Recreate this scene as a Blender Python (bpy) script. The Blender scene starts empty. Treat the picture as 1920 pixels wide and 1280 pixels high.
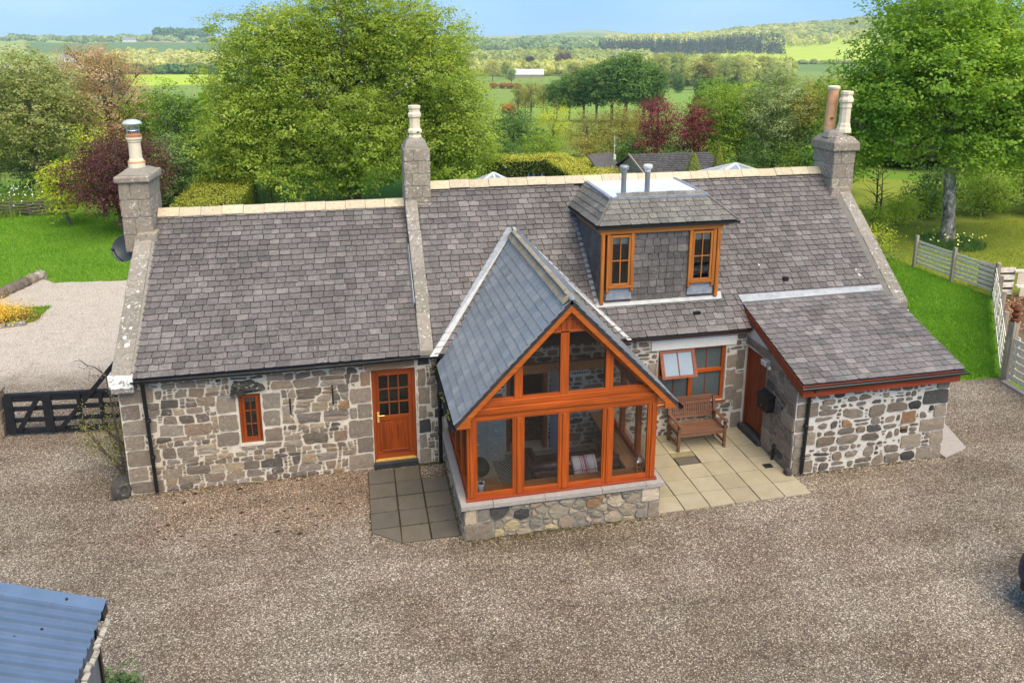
import bpy, bmesh, math, random
import numpy as np
from mathutils import Vector, Matrix, noise
R = math.radians
scene = bpy.context.scene
COL = scene.collection
# ------------------------------------------------------------------ camera
cam_d = bpy.data.cameras.new("camera")
cam = bpy.data.objects.new("camera", cam_d)
COL.objects.link(cam)
CAM = Vector((-0.180, -14.163, 8.416))
YAW, PITCH = 0.21027, -0.23736
fw = Vector((math.sin(YAW)*math.cos(PITCH), math.cos(YAW)*math.cos(PITCH), math.sin(PITCH)))
rt = Vector((math.cos(YAW), -math.sin(YAW), 0))
up = rt.cross(fw)
m = Matrix.Identity(4)
for i in range(3):
    m[i][0], m[i][1], m[i][2], m[i][3] = rt[i], up[i], -fw[i], CAM[i]
cam.matrix_world = m
cam_d.sensor_width = 36
cam_d.lens = 1426.3/1920*36
cam_d.shift_y = -(640-424.1)/1920
cam_d.clip_start = 0.1
cam_d.clip_end = 30000
scene.camera = cam
# ------------------------------------------------------------------ sky and sun
SUN_EL, SUN_AZ = R(57), R(160)          # azimuth clockwise from +Y
world = bpy.data.worlds.new("World")
scene.world = world
world.use_nodes = True
wt = world.node_tree
wt.nodes.clear()
sky = wt.nodes.new("ShaderNodeTexSky")
sky.sky_type = 'NISHITA'
sky.sun_disc = False
sky.sun_elevation = SUN_EL
sky.sun_rotation = SUN_AZ
sky.altitude = 100
sky.air_density = 1.0
sky.dust_density = 0.3
sky.ozone_density = 1.2
tc = wt.nodes.new("ShaderNodeTexCoord")
mp = wt.nodes.new("ShaderNodeVectorMath"); mp.operation = 'MULTIPLY_ADD'
mp.inputs[1].default_value = (1, 1, 0.62); mp.inputs[2].default_value = (0, 0, 0.38)
nrm = wt.nodes.new("ShaderNodeVectorMath"); nrm.operation = 'NORMALIZE'
bg = wt.nodes.new("ShaderNodeBackground"); bg.inputs[1].default_value = 0.13
wo = wt.nodes.new("ShaderNodeOutputWorld")
wt.links.new(tc.outputs['Generated'], mp.inputs[0])
wt.links.new(mp.outputs[0], nrm.inputs[0])
wt.links.new(nrm.outputs[0], sky.inputs[0])
tn = wt.nodes.new('ShaderNodeMix'); tn.data_type = 'RGBA'; tn.blend_type = 'MULTIPLY'; tn.inputs[0].default_value = 1; tn.inputs[7].default_value = (.90, 1.03, 1.03, 1)
wt.links.new(sky.outputs[0], tn.inputs[6]); 
cl_m = wt.nodes.new('ShaderNodeMapping'); cl_m.inputs['Scale'].default_value = (1.6, 1.6, 5.0); wt.links.new(tc.outputs['Generated'], cl_m.inputs[0])
cl_n = wt.nodes.new('ShaderNodeTexNoise'); cl_n.inputs['Scale'].default_value = 1.7; cl_n.inputs['Detail'].default_value = 6; wt.links.new(cl_m.outputs[0], cl_n.inputs['Vector'])
cl_r = wt.nodes.new('ShaderNodeMapRange'); cl_r.inputs[1].default_value = .42; cl_r.inputs[2].default_value = .75; cl_r.inputs[4].default_value = .20; wt.links.new(cl_n.outputs[0], cl_r.inputs[0])
cl_x = wt.nodes.new('ShaderNodeMix'); cl_x.data_type = 'RGBA'; cl_x.inputs[7].default_value = (4.6, 5.0, 5.4, 1)      # thin high cloud
wt.links.new(cl_r.outputs[0], cl_x.inputs[0]); wt.links.new(tn.outputs[2], cl_x.inputs[6]); wt.links.new(cl_x.outputs[2], bg.inputs[0])
wt.links.new(bg.outputs[0], wo.inputs[0])
sun_d = bpy.data.lights.new("sun", 'SUN')
sun_d.energy = 2.4
sun_d.angle = R(55)
sun_d.color = (1.0, 0.83, 0.60)
sun = bpy.data.objects.new("sun", sun_d)
COL.objects.link(sun)
sd = Vector((math.sin(SUN_AZ)*math.cos(SUN_EL), math.cos(SUN_AZ)*math.cos(SUN_EL), math.sin(SUN_EL)))
sun.rotation_euler = sd.to_track_quat('Z', 'Y').to_euler()
sun.location = (5, -20, 30)
scene.view_settings.view_transform = 'Standard'
scene.view_settings.look = 'None'
scene.view_settings.exposure = 1.27
scene.view_settings.gamma = 1.0
scene.view_settings.use_curve_mapping = False
scene.cycles.max_bounces = 8
scene.cycles.diffuse_bounces = 5
scene.cycles.transparent_max_bounces = 16
scene.cycles.volume_bounces = 0
scene.cycles.use_denoising = True
scene.cycles.caustics_reflective = False
scene.cycles.caustics_refractive = False

# ------------------------------------------------------------------ helpers
class MB:
    """collects faces, builds ONE mesh"""
    def __init__(s): s.v = []; s.f = []
    def add(s, vs, fs):
        o = len(s.v); s.v += [tuple(p) for p in vs]; s.f += [tuple(o+i for i in f) for f in fs]; return s
    def box(s, x0, x1, y0, y1, z0, z1, j=0, rng=random):
        vs = [(x, y, z) for z in (z0, z1) for y in (y0, y1) for x in (x0, x1)]
        if j: vs = [tuple(c+rng.uniform(-j, j) for c in p) for p in vs]
        return s.add(vs, [(0,2,3,1),(4,5,7,6),(0,1,5,4),(2,6,7,3),(0,4,6,2),(1,3,7,5)])
    def beam(s, p0, p1, w, h, upv=(0,0,1)):
        p0, p1 = Vector(p0), Vector(p1); d = (p1-p0).normalized()
        a = d.cross(Vector(upv))
        if a.length < 1e-4: a = d.cross(Vector((0,1,0)))
        a.normalize(); b = a.cross(d).normalized()
        a *= w/2; b *= h/2
        vs = [p+sa*a+sb*b for p in (p0, p1) for sa, sb in ((-1,-1),(1,-1),(1,1),(-1,1))]
        return s.add(vs, [(0,3,2,1),(4,5,6,7),(0,1,5,4),(1,2,6,5),(2,3,7,6),(3,0,4,7)])
    def prism(s, pts, ext):
        n = len(pts); ext = Vector(ext); a = [Vector(p) for p in pts]; b = [p+ext for p in a]
        fs = [tuple(range(n)), tuple(range(2*n-1, n-1, -1))]
        fs += [(i, i+n, (i+1) % n + n, (i+1) % n) for i in range(n)]
        return s.add(a+b, fs)
    def tube(s, pts, r, n=8, cap=True):
        pts = [Vector(p) for p in pts]; k = len(pts)
        rs = r if isinstance(r, (list, tuple)) else [r]*k
        vs = []; ref = Vector((0.31, 0.17, 0.93))
        for i, p in enumerate(pts):
            d = (pts[min(i+1, k-1)]-pts[max(i-1, 0)]).normalized()
            a = d.cross(ref)
            if a.length < .1: a = d.cross(Vector((1, 0, 0)))
            a.normalize(); b = d.cross(a)
            for q in range(n):
                t = 2*math.pi*q/n; vs.append(p+rs[i]*(math.cos(t)*a+math.sin(t)*b))
        fs = [(i*n+q, i*n+(q+1) % n, (i+1)*n+(q+1) % n, (i+1)*n+q) for i in range(k-1) for q in range(n)]
        if cap: fs += [tuple(range(n-1, -1, -1)), tuple((k-1)*n+q for q in range(n))]
        return s.add(vs, fs)
    def lathe(s, prof, c, n=16, sq=0):
        c = Vector(c); vs = []
        for r, z in prof:
            for q in range(n):
                t = 2*math.pi*(q+.5)/n; vs.append(c+Vector((r*math.cos(t), r*math.sin(t), z)))
        k = len(prof)
        fs = [(i*n+q, i*n+(q+1) % n, (i+1)*n+(q+1) % n, (i+1)*n+q) for i in range(k-1) for q in range(n)]
        fs += [tuple(range(n-1, -1, -1)), tuple((k-1)*n+q for q in range(n))]
        return s.add(vs, fs)
    def quad(s, a, b, c, d): return s.add([a, b, c, d], [(0, 1, 2, 3)])
    def poly(s, pts): return s.add(pts, [tuple(range(len(pts)))])
    def mesh(s, name, off=(0, 0, 0), smooth=False):
        me = bpy.data.meshes.new(name)
        ox, oy, oz = off
        me.from_pydata([(x-ox, y-oy, z-oz) for x, y, z in s.v], [], s.f)
        if smooth: me.polygons.foreach_set('use_smooth', [True]*len(me.polygons))
        me.update()
        return me
ORG = {}
def thing(name, label, cat, loc=(0, 0, 0), group=None, kind=None):
    o = bpy.data.objects.new(name, None); COL.objects.link(o); o.location = loc
    o.empty_display_size = .2
    tag(o, label, cat, group, kind); ORG[o.name] = Vector(loc); return o
def tag(o, label=None, cat=None, group=None, kind=None):
    if label: o['label'] = label
    if cat: o['category'] = cat
    if group: o['group'] = group
    if kind: o['kind'] = kind
    return o
def link(name, me, mat, parent=None, label=None, kind=None, bev=0, loc=None):
    o = bpy.data.objects.new(name, me); COL.objects.link(o)
    if mat is not None and len(me.materials) == 0: me.materials.append(mat)
    if parent is not None:
        o.parent = parent; ORG[o.name] = ORG[parent.name].copy()
    else: ORG[o.name] = Vector(loc or (0, 0, 0))
    if loc is not None: o.location = loc
    if label: o['label'] = label
    if kind: o['kind'] = kind
    if bev:
        md = o.modifiers.new('bevel', 'BEVEL'); md.width = bev; md.segments = 2; md.limit_method = 'ANGLE'; md.harden_normals = False
    return o
def part(name, mb, mat, parent, label=None, kind=None, bev=0, smooth=False):
    """mesh in world coordinates, hung under a thing or part"""
    return link(name, mb.mesh(name, ORG[parent.name], smooth), mat, parent, label, kind, bev)
def solo(name, mb, mat, label=None, cat=None, loc=(0, 0, 0), group=None, kind=None, bev=0, smooth=False):
    o = link(name, mb.mesh(name, loc, smooth), mat, None, None, None, bev, loc=loc)
    return tag(o, label, cat, group, kind)
def boxes(name, bl, mat, parent, **k):
    return [part(name, MB().box(*b), mat, parent, **k) for b in bl]
def xf(me_pts, M): return [M @ Vector(p) for p in me_pts]

# ------------------------------------------------------------------ materials
def srgb(r, g, b):
    f = lambda c: (c/12.92 if c <= .04045 else ((c+.055)/1.055)**2.4)
    return (f(r/255), f(g/255), f(b/255))
class NT:
    def __init__(s, name):
        s.m = bpy.data.materials.new(name); s.m.use_nodes = True; s.t = s.m.node_tree
        s.b = s.t.nodes['Principled BSDF']; s.out = s.t.nodes['Material Output']
    def n(s, typ, **k):
        x = s.t.nodes.new(typ)
        for a, v in k.items(): setattr(x, a, v)
        return x
    def l(s, a, b): s.t.links.new(a, b)
    def coord(s, kind='Object', scale=(1, 1, 1), warp=0):
        t = s.n('ShaderNodeTexCoord'); mpn = s.n('ShaderNodeMapping'); mpn.inputs['Scale'].default_value = scale
        s.l(t.outputs[kind], mpn.inputs[0]); return mpn.outputs[0]
    def noise(s, scale, detail=4, rough=.6, co=None, dist=0):
        x = s.n('ShaderNodeTexNoise'); x.inputs['Scale'].default_value = scale; x.inputs['Detail'].default_value = detail
        x.inputs['Roughness'].default_value = rough; x.inputs['Distortion'].default_value = dist
        if co is not None: s.l(co, x.inputs['Vector'])
        return x.outputs[0]
    def voro(s, scale, co=None, feature='F1', out='Distance'):
        x = s.n('ShaderNodeTexVoronoi', feature=feature); x.inputs['Scale'].default_value = scale
        if co is not None: s.l(co, x.inputs['Vector'])
        return x.outputs[out]
    def ramp(s, f, stops, interp='LINEAR'):
        x = s.n('ShaderNodeValToRGB'); x.color_ramp.interpolation = interp; e = x.color_ramp.elements
        while len(e) < len(stops): e.new(1.0)
        for q, (p, c) in zip(e, stops):
            q.position = p; q.color = (*(c if isinstance(c, tuple) else (c, c, c)), 1)
        if f is not None: s.l(f, x.inputs[0])
        return x.outputs[0]
    def mix(s, f, a, b, mode='MIX'):
        x = s.n('ShaderNodeMix', data_type='RGBA', blend_type=mode)
        for i, v in ((0, f), (6, a), (7, b)):
            if isinstance(v, bpy.types.NodeSocket): s.l(v, x.inputs[i])
            elif i == 0: x.inputs[0].default_value = v
            else: x.inputs[i].default_value = (*v, 1)
        return x.outputs[2]
    def math(s, op, a, b=0, c=0):
        x = s.n('ShaderNodeMath', operation=op)
        for i, v in enumerate((a, b, c)):
            if isinstance(v, bpy.types.NodeSocket): s.l(v, x.inputs[i])
            else: x.inputs[i].default_value = v
        return x.outputs[0]
    def rnd(s):
        """one random number per object and per loose piece"""
        o = s.n('ShaderNodeObjectInfo').outputs['Random']; g = s.n('ShaderNodeNewGeometry').outputs['Random Per Island']
        return s.math('FRACT', s.math('ADD', o, s.math('MULTIPLY', g, 7.31)))
    def bump(s, h, strength=.5, dist=.01):
        x = s.n('ShaderNodeBump'); x.inputs['Strength'].default_value = strength; x.inputs['Distance'].default_value = dist
        s.l(h, x.inputs['Height']); s.l(x.outputs[0], s.b.inputs['Normal']); return x
    def done(s, col, rough=.8, spec=.3, metal=0):
        if isinstance(col, bpy.types.NodeSocket): s.l(col, s.b.inputs['Base Color'])
        else: s.b.inputs['Base Color'].default_value = (*col, 1)
        if isinstance(rough, bpy.types.NodeSocket): s.l(rough, s.b.inputs['Roughness'])
        else: s.b.inputs['Roughness'].default_value = rough
        s.b.inputs['Specular IOR Level'].default_value = spec; s.b.inputs['Metallic'].default_value = metal
        return s.m
def mul(c, k): return tuple(x*k for x in c)
ALB = .82                                  # overall albedo of built surfaces
def simple(name, col, rough=.6, spec=.3, metal=0, var=.25, scale=6, bump=0):
    col = mul(col, ALB); t = NT(name); co = t.coord('Object')
    n = t.noise(scale, 5, .65, co)
    c = t.mix(t.ramp(n, [(.3, 0.), (.7, 1.)]), mul(col, 1-var), mul(col, 1+var))
    if bump: t.bump(t.noise(scale*12, 3, .6, co), bump, .004)
    return t.done(c, rough, spec, metal)
def mat_slate(name, cols, lich=.25, rough=.62, lcol=(.40, .39, .35), spec=.35):
    cols = [mul(c, ALB) for c in cols]; t = NT(name); r = t.rnd()
    base = t.ramp(r, [(i/(len(cols)-1), c) for i, c in enumerate(cols)])
    g = t.n('ShaderNodeNewGeometry').outputs['Position']
    w = 1.0 if lich > .05 else .35
    big = t.noise(.75, 6, .68, g)
    base = t.mix(t.math('MULTIPLY', t.ramp(big, [(.40, 0.), (.64, .8)]), w), base, t.mix(1, base, (.60, .60, .585), 'MULTIPLY'))
    big2 = t.noise(2.1, 5, .7, g)
    base = t.mix(t.math('MULTIPLY', t.ramp(big2, [(.48, 0.), (.68, .6)]), w), base, t.mix(1, base, (1.32, 1.27, 1.20), 'MULTIPLY'))
    mot = t.noise(15, 6, .8, g)
    base = t.mix(t.math('MULTIPLY', t.ramp(mot, [(.40, .75), (.56, 0.)]), w), base, t.mix(1, base, (.62, .61, .60), 'MULTIPLY'))
    fine = t.noise(44, 5, .8, g)
    base = t.mix(t.math('MULTIPLY', t.ramp(fine, [(.45, .0), (.62, .7)]), w), base, t.mix(1, base, (1.5, 1.45, 1.38), 'MULTIPLY'))
    msk = t.noise(1.6, 4, .7, g)
    sp = t.math('MULTIPLY', t.ramp(t.noise(38, 4, .75, g), [(.585, 0.), (.63, 1.)]), t.ramp(msk, [(.42, .15), (.62, 1.)]))
    c = t.mix(t.math('MULTIPLY', sp, lich*2.6), base, lcol)
    moss = t.math('MULTIPLY', t.ramp(t.noise(3.3, 6, .8, g), [(.60, 0.), (.72, .6)]), w)
    c = t.mix(moss, c, (.105, .10, .065))
    t.bump(t.math('ADD', fine, mot), .7, .008)
    return t.done(c, rough, spec)
def mat_stone(name, cols, lich=.3, dark=.5, bump=.8, lm0=.47):
    cols = [mul(c, ALB) for c in cols]; t = NT(name); r = t.rnd(); g = t.n('ShaderNodeNewGeometry').outputs['Position']
    base = t.ramp(r, [(i/(len(cols)-1), c) for i, c in enumerate(cols)])
    n1 = t.noise(13, 6, .75, g)
    base = t.mix(t.ramp(n1, [(.36, 0.), (.66, dark)]), base, t.mix(1, base, (.5, .47, .45), 'MULTIPLY'))
    n2 = t.noise(70, 4, .75, g)
    base = t.mix(t.ramp(n2, [(.44, 0.), (.62, .7)]), base, t.mix(1, base, (1.6, 1.52, 1.4), 'MULTIPLY'))
    lm = t.math('MULTIPLY', t.ramp(t.noise(16, 4, .7, g), [(.585, 0.), (.625, 1.)]), t.ramp(t.noise(1.9, 3, .6, g), [(lm0, 0.), (lm0+.11, 1.)]))
    c = t.mix(t.math('MULTIPLY', lm, lich), base, (.55, .54, .50))
    h = t.math('ADD', n1, t.math('MULTIPLY', n2, .5))
    t.bump(h, bump, .015)
    return t.done(c, .88, .2)
def mat_mortar(name, c0, c1, scale=5):
    c0, c1 = mul(c0, ALB), mul(c1, ALB); t = NT(name); g = t.n('ShaderNodeNewGeometry').outputs['Position']
    n = t.noise(scale, 6, .7, g); c = t.mix(t.ramp(n, [(.32, 0.), (.68, 1.)]), c0, c1)
    f = t.noise(60, 5, .8, g)
    c = t.mix(t.ramp(f, [(.4, 0.), (.75, .45)]), c, mul(c0, .45))
    t.bump(t.math('ADD', f, t.math('MULTIPLY', n, 1.5)), .9, .02)
    return t.done(c, .92, .15)
def mat_wood(name, col, rough=.4, spec=.4, axis=2, var=.35, grain=22):
    col = mul(col, ALB); t = NT(name); sc = [grain, grain, grain]; sc[axis] = grain*.05
    g = t.n('ShaderNodeNewGeometry').outputs['Position']; mpn = t.n('ShaderNodeMapping'); mpn.inputs['Scale'].default_value = sc
    t.l(g, mpn.inputs[0]); n = t.noise(1.0, 5, .65, mpn.outputs[0], .6)
    c = t.mix(t.ramp(n, [(.34, 0.), (.66, 1.)]), mul(col, 1-var*1.3), mul(col, 1+var*.7))
    r = t.rnd(); c = t.mix(t.math('MULTIPLY', r, .35), c, mul(col, .72))
    w = t.noise(1.6, 4, .6, g); c = t.mix(t.ramp(w, [(.55, 0.), (.75, .45)]), c, mul(col, .55))
    t.bump(n, .25, .003)
    return t.done(c, rough, spec)
def mat_glass(name, tint=(1, 1, 1), refl=1.0):
    t = NT(name)
    tr = t.n('ShaderNodeBsdfTransparent'); tr.inputs[0].default_value = (*tint, 1)
    gl = t.n('ShaderNodeBsdfGlossy'); gl.inputs['Roughness'].default_value = .02
    fr = t.n('ShaderNodeFresnel'); fr.inputs['IOR'].default_value = 1.5
    mx = t.n('ShaderNodeMixShader'); t.l(t.math('MULTIPLY', fr.outputs[0], refl), mx.inputs[0])
    t.l(tr.outputs[0], mx.inputs[1]); t.l(gl.outputs[0], mx.inputs[2]); t.l(mx.outputs[0], t.out.inputs[0])
    return t.m
GAIN = 2.25
def mat_leaf(name, cols, trans=.35, rough=.55):
    """cols: dark to light, picked by the face attribute 'tint'"""
    t = NT(name)
    at = t.n('ShaderNodeAttribute'); at.attribute_name = 'tint'
    o = t.n('ShaderNodeObjectInfo').outputs['Random']
    f = t.math('ADD', at.outputs['Fac'], t.math('MULTIPLY_ADD', o, .16, -.08))
    c = t.ramp(f, [(i/(len(cols)-1), mul(q, GAIN)) for i, q in enumerate(cols)])
    t.l(c, t.b.inputs['Base Color']); t.b.inputs['Roughness'].default_value = rough; t.b.inputs['Specular IOR Level'].default_value = .25
    tl = t.n('ShaderNodeBsdfTranslucent'); t.l(t.mix(1, c, (1.25, 1.2, .55), 'MULTIPLY'), tl.inputs[0])
    mx = t.n('ShaderNodeMixShader'); mx.inputs[0].default_value = min(.5, trans+.12)
    t.l(t.b.outputs[0], mx.inputs[1]); t.l(tl.outputs[0], mx.inputs[2]); t.l(mx.outputs[0], t.out.inputs[0])
    return t.m
# ------------------------------------------------------------------ material instances
OLD = [(.112,.101,.098), (.165,.146,.143), (.134,.122,.119), (.192,.170,.167), (.148,.138,.134), (.235,.213,.207), (.168,.146,.147), (.116,.109,.106), (.198,.178,.173)]
M_slate = mat_slate('old_slate', OLD, .32)
M_slate_out = mat_slate('outhouse_slate', [tuple(x*1.15+.014 for x in c) for c in OLD], .30)
M_slate_dorm = mat_slate('dormer_slate', [tuple(x*.9 for x in c) for c in OLD], .2)
M_slate_moss = mat_slate('mossy_slate', [(.14,.13,.11), (.20,.19,.165), (.17,.16,.145), (.24,.23,.20)], .5)
M_slate_new = mat_slate('new_slate', [(.19,.22,.24), (.26,.29,.31), (.22,.255,.28), (.30,.325,.34), (.205,.235,.27), (.24,.27,.30)], .0, .30, spec=.7)
M_stone = mat_stone('rubble_stone', [(.26,.205,.15), (.15,.12,.095), (.36,.29,.215), (.22,.19,.16), (.11,.095,.08), (.43,.35,.25), (.29,.22,.165), (.18,.15,.125), (.35,.305,.255), (.24,.175,.125), (.40,.31,.205), (.20,.175,.155)], .35, .65, 1.0)
M_stone_out = mat_stone('outhouse_stone', [(.22,.18,.14), (.14,.12,.10), (.30,.245,.19), (.17,.145,.12), (.24,.18,.13), (.10,.092,.084), (.27,.225,.18), (.19,.145,.115)], .25, .6, 1.0)
M_stone_cons = mat_stone('mixed_stone', [(.38,.33,.25), (.20,.185,.165), (.34,.28,.20), (.26,.235,.18), (.42,.35,.25), (.31,.24,.175), (.24,.225,.195)], .3)
M_dark_stone = mat_stone('dark_stone', [(.05,.05,.05), (.085,.08,.075), (.065,.063,.06)], .2, .4)
M_rust_stone = mat_stone('rusty_stone', [(.28,.165,.09), (.32,.21,.12)], .1, .6)
M_quoin = mat_stone('quoin_stone', [(.30,.25,.19), (.235,.19,.145), (.34,.28,.215), (.27,.235,.19), (.21,.17,.135)], .35, .6)
M_quoin_red = mat_stone('pinkish_stone', [(.36,.24,.15), (.30,.20,.13)], .15, .4)
M_skew = mat_stone('coping_stone', [(.33,.30,.26), (.27,.25,.21), (.37,.335,.285), (.31,.275,.23)], 1.0, .75, 1.0, .42)
M_chim = mat_stone('chimney_stone', [(.36,.31,.245), (.30,.26,.21), (.40,.345,.275), (.34,.29,.235)], 1.0, .75, 1.0, .40)
M_mortar = mat_mortar('buff_mortar', (.98,.88,.72), (.70,.61,.48))
M_mortar_w = mat_mortar('white_mortar', (.92,.87,.77), (.70,.64,.54), 3)
M_mortar_g = mat_mortar('grey_mortar', (.44,.40,.33), (.31,.27,.215))
M_render = mat_mortar('lintel_render', (.95,.93,.87), (.86,.83,.76), 2)
M_granite = mat_mortar('granite_coping', (.52,.47,.42), (.46,.41,.37), 9)
M_cement = mat_mortar('cement', (.43,.39,.33), (.33,.295,.24), 7)
M_ridge = mat_stone('ridge_tile', [(.62,.53,.37), (.54,.46,.33), (.66,.57,.41), (.50,.44,.32), (.60,.52,.38)], .2, .55, .4)
M_ridge2 = mat_stone('sandy_ridge', [(.42,.36,.26), (.36,.31,.22), (.46,.40,.30)], .3, .6)
M_lead = simple('lead', (.33,.35,.37), .42, .5, .25, .18, 7, .2)
M_lead_d = simple('weathered_lead', (.30,.32,.36), .5, .4, .2, .25, 9, .2)
M_flat = simple('flat_roof_sheet', (.86,.88,.90), .08, .8, 0, .12, 1.2)  # bright sky reflection is put into the near-white base colour
M_orange = mat_wood('orange_stained_wood', (.48,.090,.008), .40, .45)
M_orange_x = mat_wood('orange_stained_wood_across', (.50,.094,.008), .40, .45, 0)
M_door = mat_wood('deep_orange_stain', (.36,.066,.009), .42, .4)
M_door_x = mat_wood('deep_orange_stain_across', (.37,.07,.009), .42, .4, 0)
M_barge = mat_wood('barge_board_wood', (.52,.122,.012), .42, .45, 0, .25)
M_gold = mat_wood('golden_pine', (.50,.165,.026), .42, .4)
M_gold_x = mat_wood('golden_pine_across', (.52,.175,.028), .42, .4, 0)
M_red = mat_wood('dark_red_stain', (.27,.052,.016), .5, .35)
M_red_x = mat_wood('dark_red_stain_across', (.34,.058,.018), .5, .35, 0)
M_brown = mat_wood('brown_window_wood', (.30,.085,.028), .45, .35)
M_inner = mat_wood('inner_timber', (.60,.27,.10), .5, .3, 1)
M_teak = mat_wood('weathered_teak', (.22,.105,.062), .6, .25, 0)
M_greywood = mat_wood('weathered_fence_wood', (.95,.86,.70), .85, .15, 0, .45, 30)
M_greypost = mat_wood('weathered_post_wood', (.46,.39,.30), .85, .15, 2, .45, 30)
M_shedwood = mat_wood('grey_shed_boards', (.27,.26,.25), .8, .15, 2, .35)
M_black = simple('black_paint', (.012,.013,.014), .35, .4, 0, .3, 8)
M_blackwood = simple('black_stained_wood', (.014,.015,.018), .6, .3, 0, .5, 8, .3)
M_dish = simple('dish_grey', (.045,.055,.06), .45, .4, 0, .15, 4)
M_cream = simple('cream_clay', (.84,.72,.52), .65, .3, 0, .12, 7, .15)
M_tan = simple('tan_clay', (.72,.38,.20), .65, .3, 0, .2, 7, .15)
M_terra = simple('terracotta', (.46,.19,.09), .7, .25, 0, .25, 9)
M_white = simple('white_paint', (.72,.72,.70), .4, .4, 0, .06, 5)
M_metal = simple('galvanised_metal', (.55,.57,.60), .3, .5, .8, .1, 9)
M_flue = simple('grey_flue', (.24,.26,.28), .4, .5, .3, .12, 6)
M_brass = simple('brass', (.95,.62,.16), .3, .6, .3, .1, 9)
M_bluemetal = simple('blue_roof_sheet', (.135,.20,.305), .36, .6, .2, .12, 3)
M_bluemetal_d = simple('blue_roof_flashing', (.14,.21,.32), .42, .55, .1, .1, 3)
M_foam = simple('ragged_filler', (.40,.37,.31), .95, .1, 0, .45, 18, 1)
M_rust = simple('rusty_iron', (.16,.05,.022), .85, .2, .1, .4, 14, .6)
M_glass = mat_glass('clear_glass', (.99, .992, .99), .7)
M_glass_d = mat_glass('window_glass', (.80, .84, .84), 1.3)
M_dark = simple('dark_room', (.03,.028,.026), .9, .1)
M_blind = simple('white_blind', (.75,.74,.70), .8, .2)
M_obscure = simple('obscured_glass', (.10,.125,.125), .12, .6, 0, .3, 30, .3)
M_skyglass = simple('tilted_glass', (.30,.35,.38), .08, .8, 0, .05, 3)
M_plaster = simple('inner_plaster', (.85,.82,.75), .9, .1, 0, .08)
M_leather = simple('brown_leather', (.06,.03,.026), .38, .5, 0, .4, 7, .5)
M_dresser = simple('grey_green_paint', (.36,.40,.375), .5, .4, 0, .06)
M_bag = simple('dark_green_cloth', (.06,.085,.07), .8, .2, 0, .3, 14, .4)
M_coir = simple('coir_mat', (.46,.26,.12), .95, .1, 0, .4, 30, .8)
M_floor = simple('interior_tile', (.50,.46,.39), .35, .4, 0, .15, 4)
M_lightblue = simple('pale_blue_paint', (.5,.58,.70), .5, .4, 0, .05)
M_bark = mat_stone('bark', [(.14,.12,.10), (.18,.16,.13)], .5, .7)
def m_bark_w():
    t = NT('pale_mottled_bark'); g = t.n('ShaderNodeNewGeometry').outputs['Position']; mpn = t.n('ShaderNodeMapping'); mpn.inputs['Scale'].default_value = (1, 1, .55); t.l(g, mpn.inputs[0])
    n = t.noise(4.2, 5, .7, mpn.outputs[0], .4); c = t.ramp(n, [(.38, (.035,.032,.025)), (.46, (.20,.175,.14)), (.55, (.34,.31,.26)), (.60, (.62,.60,.55)), (.70, (.30,.27,.22))])
    f = t.noise(30, 4, .7, g); t.bump(t.math('ADD', n, f), 1.0, .03); return t.done(c, .9, .1)
M_bark_w = m_bark_w()
M_twig = simple('twig', (.13,.105,.08), .9, .1)
M_soil = simple('soil', (.05,.035,.025), .95, .1, 0, .5, 20, .8)
M_carblue = simple('dark_blue_car_paint', (.010,.022,.075), .15, .6, .2, .1)
M_rubber = simple('rubber', (.015,.015,.016), .8, .2)
M_redlamp = simple('red_lamp', (.35,.015,.012), .15, .6)
M_shingle = mat_slate('felt_shingle', [(.085,.08,.08), (.12,.11,.11), (.10,.095,.098)], .3, .85)
M_panel = simple('cream_board', (.66,.56,.44), .8, .2, 0, .12, 3)

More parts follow.
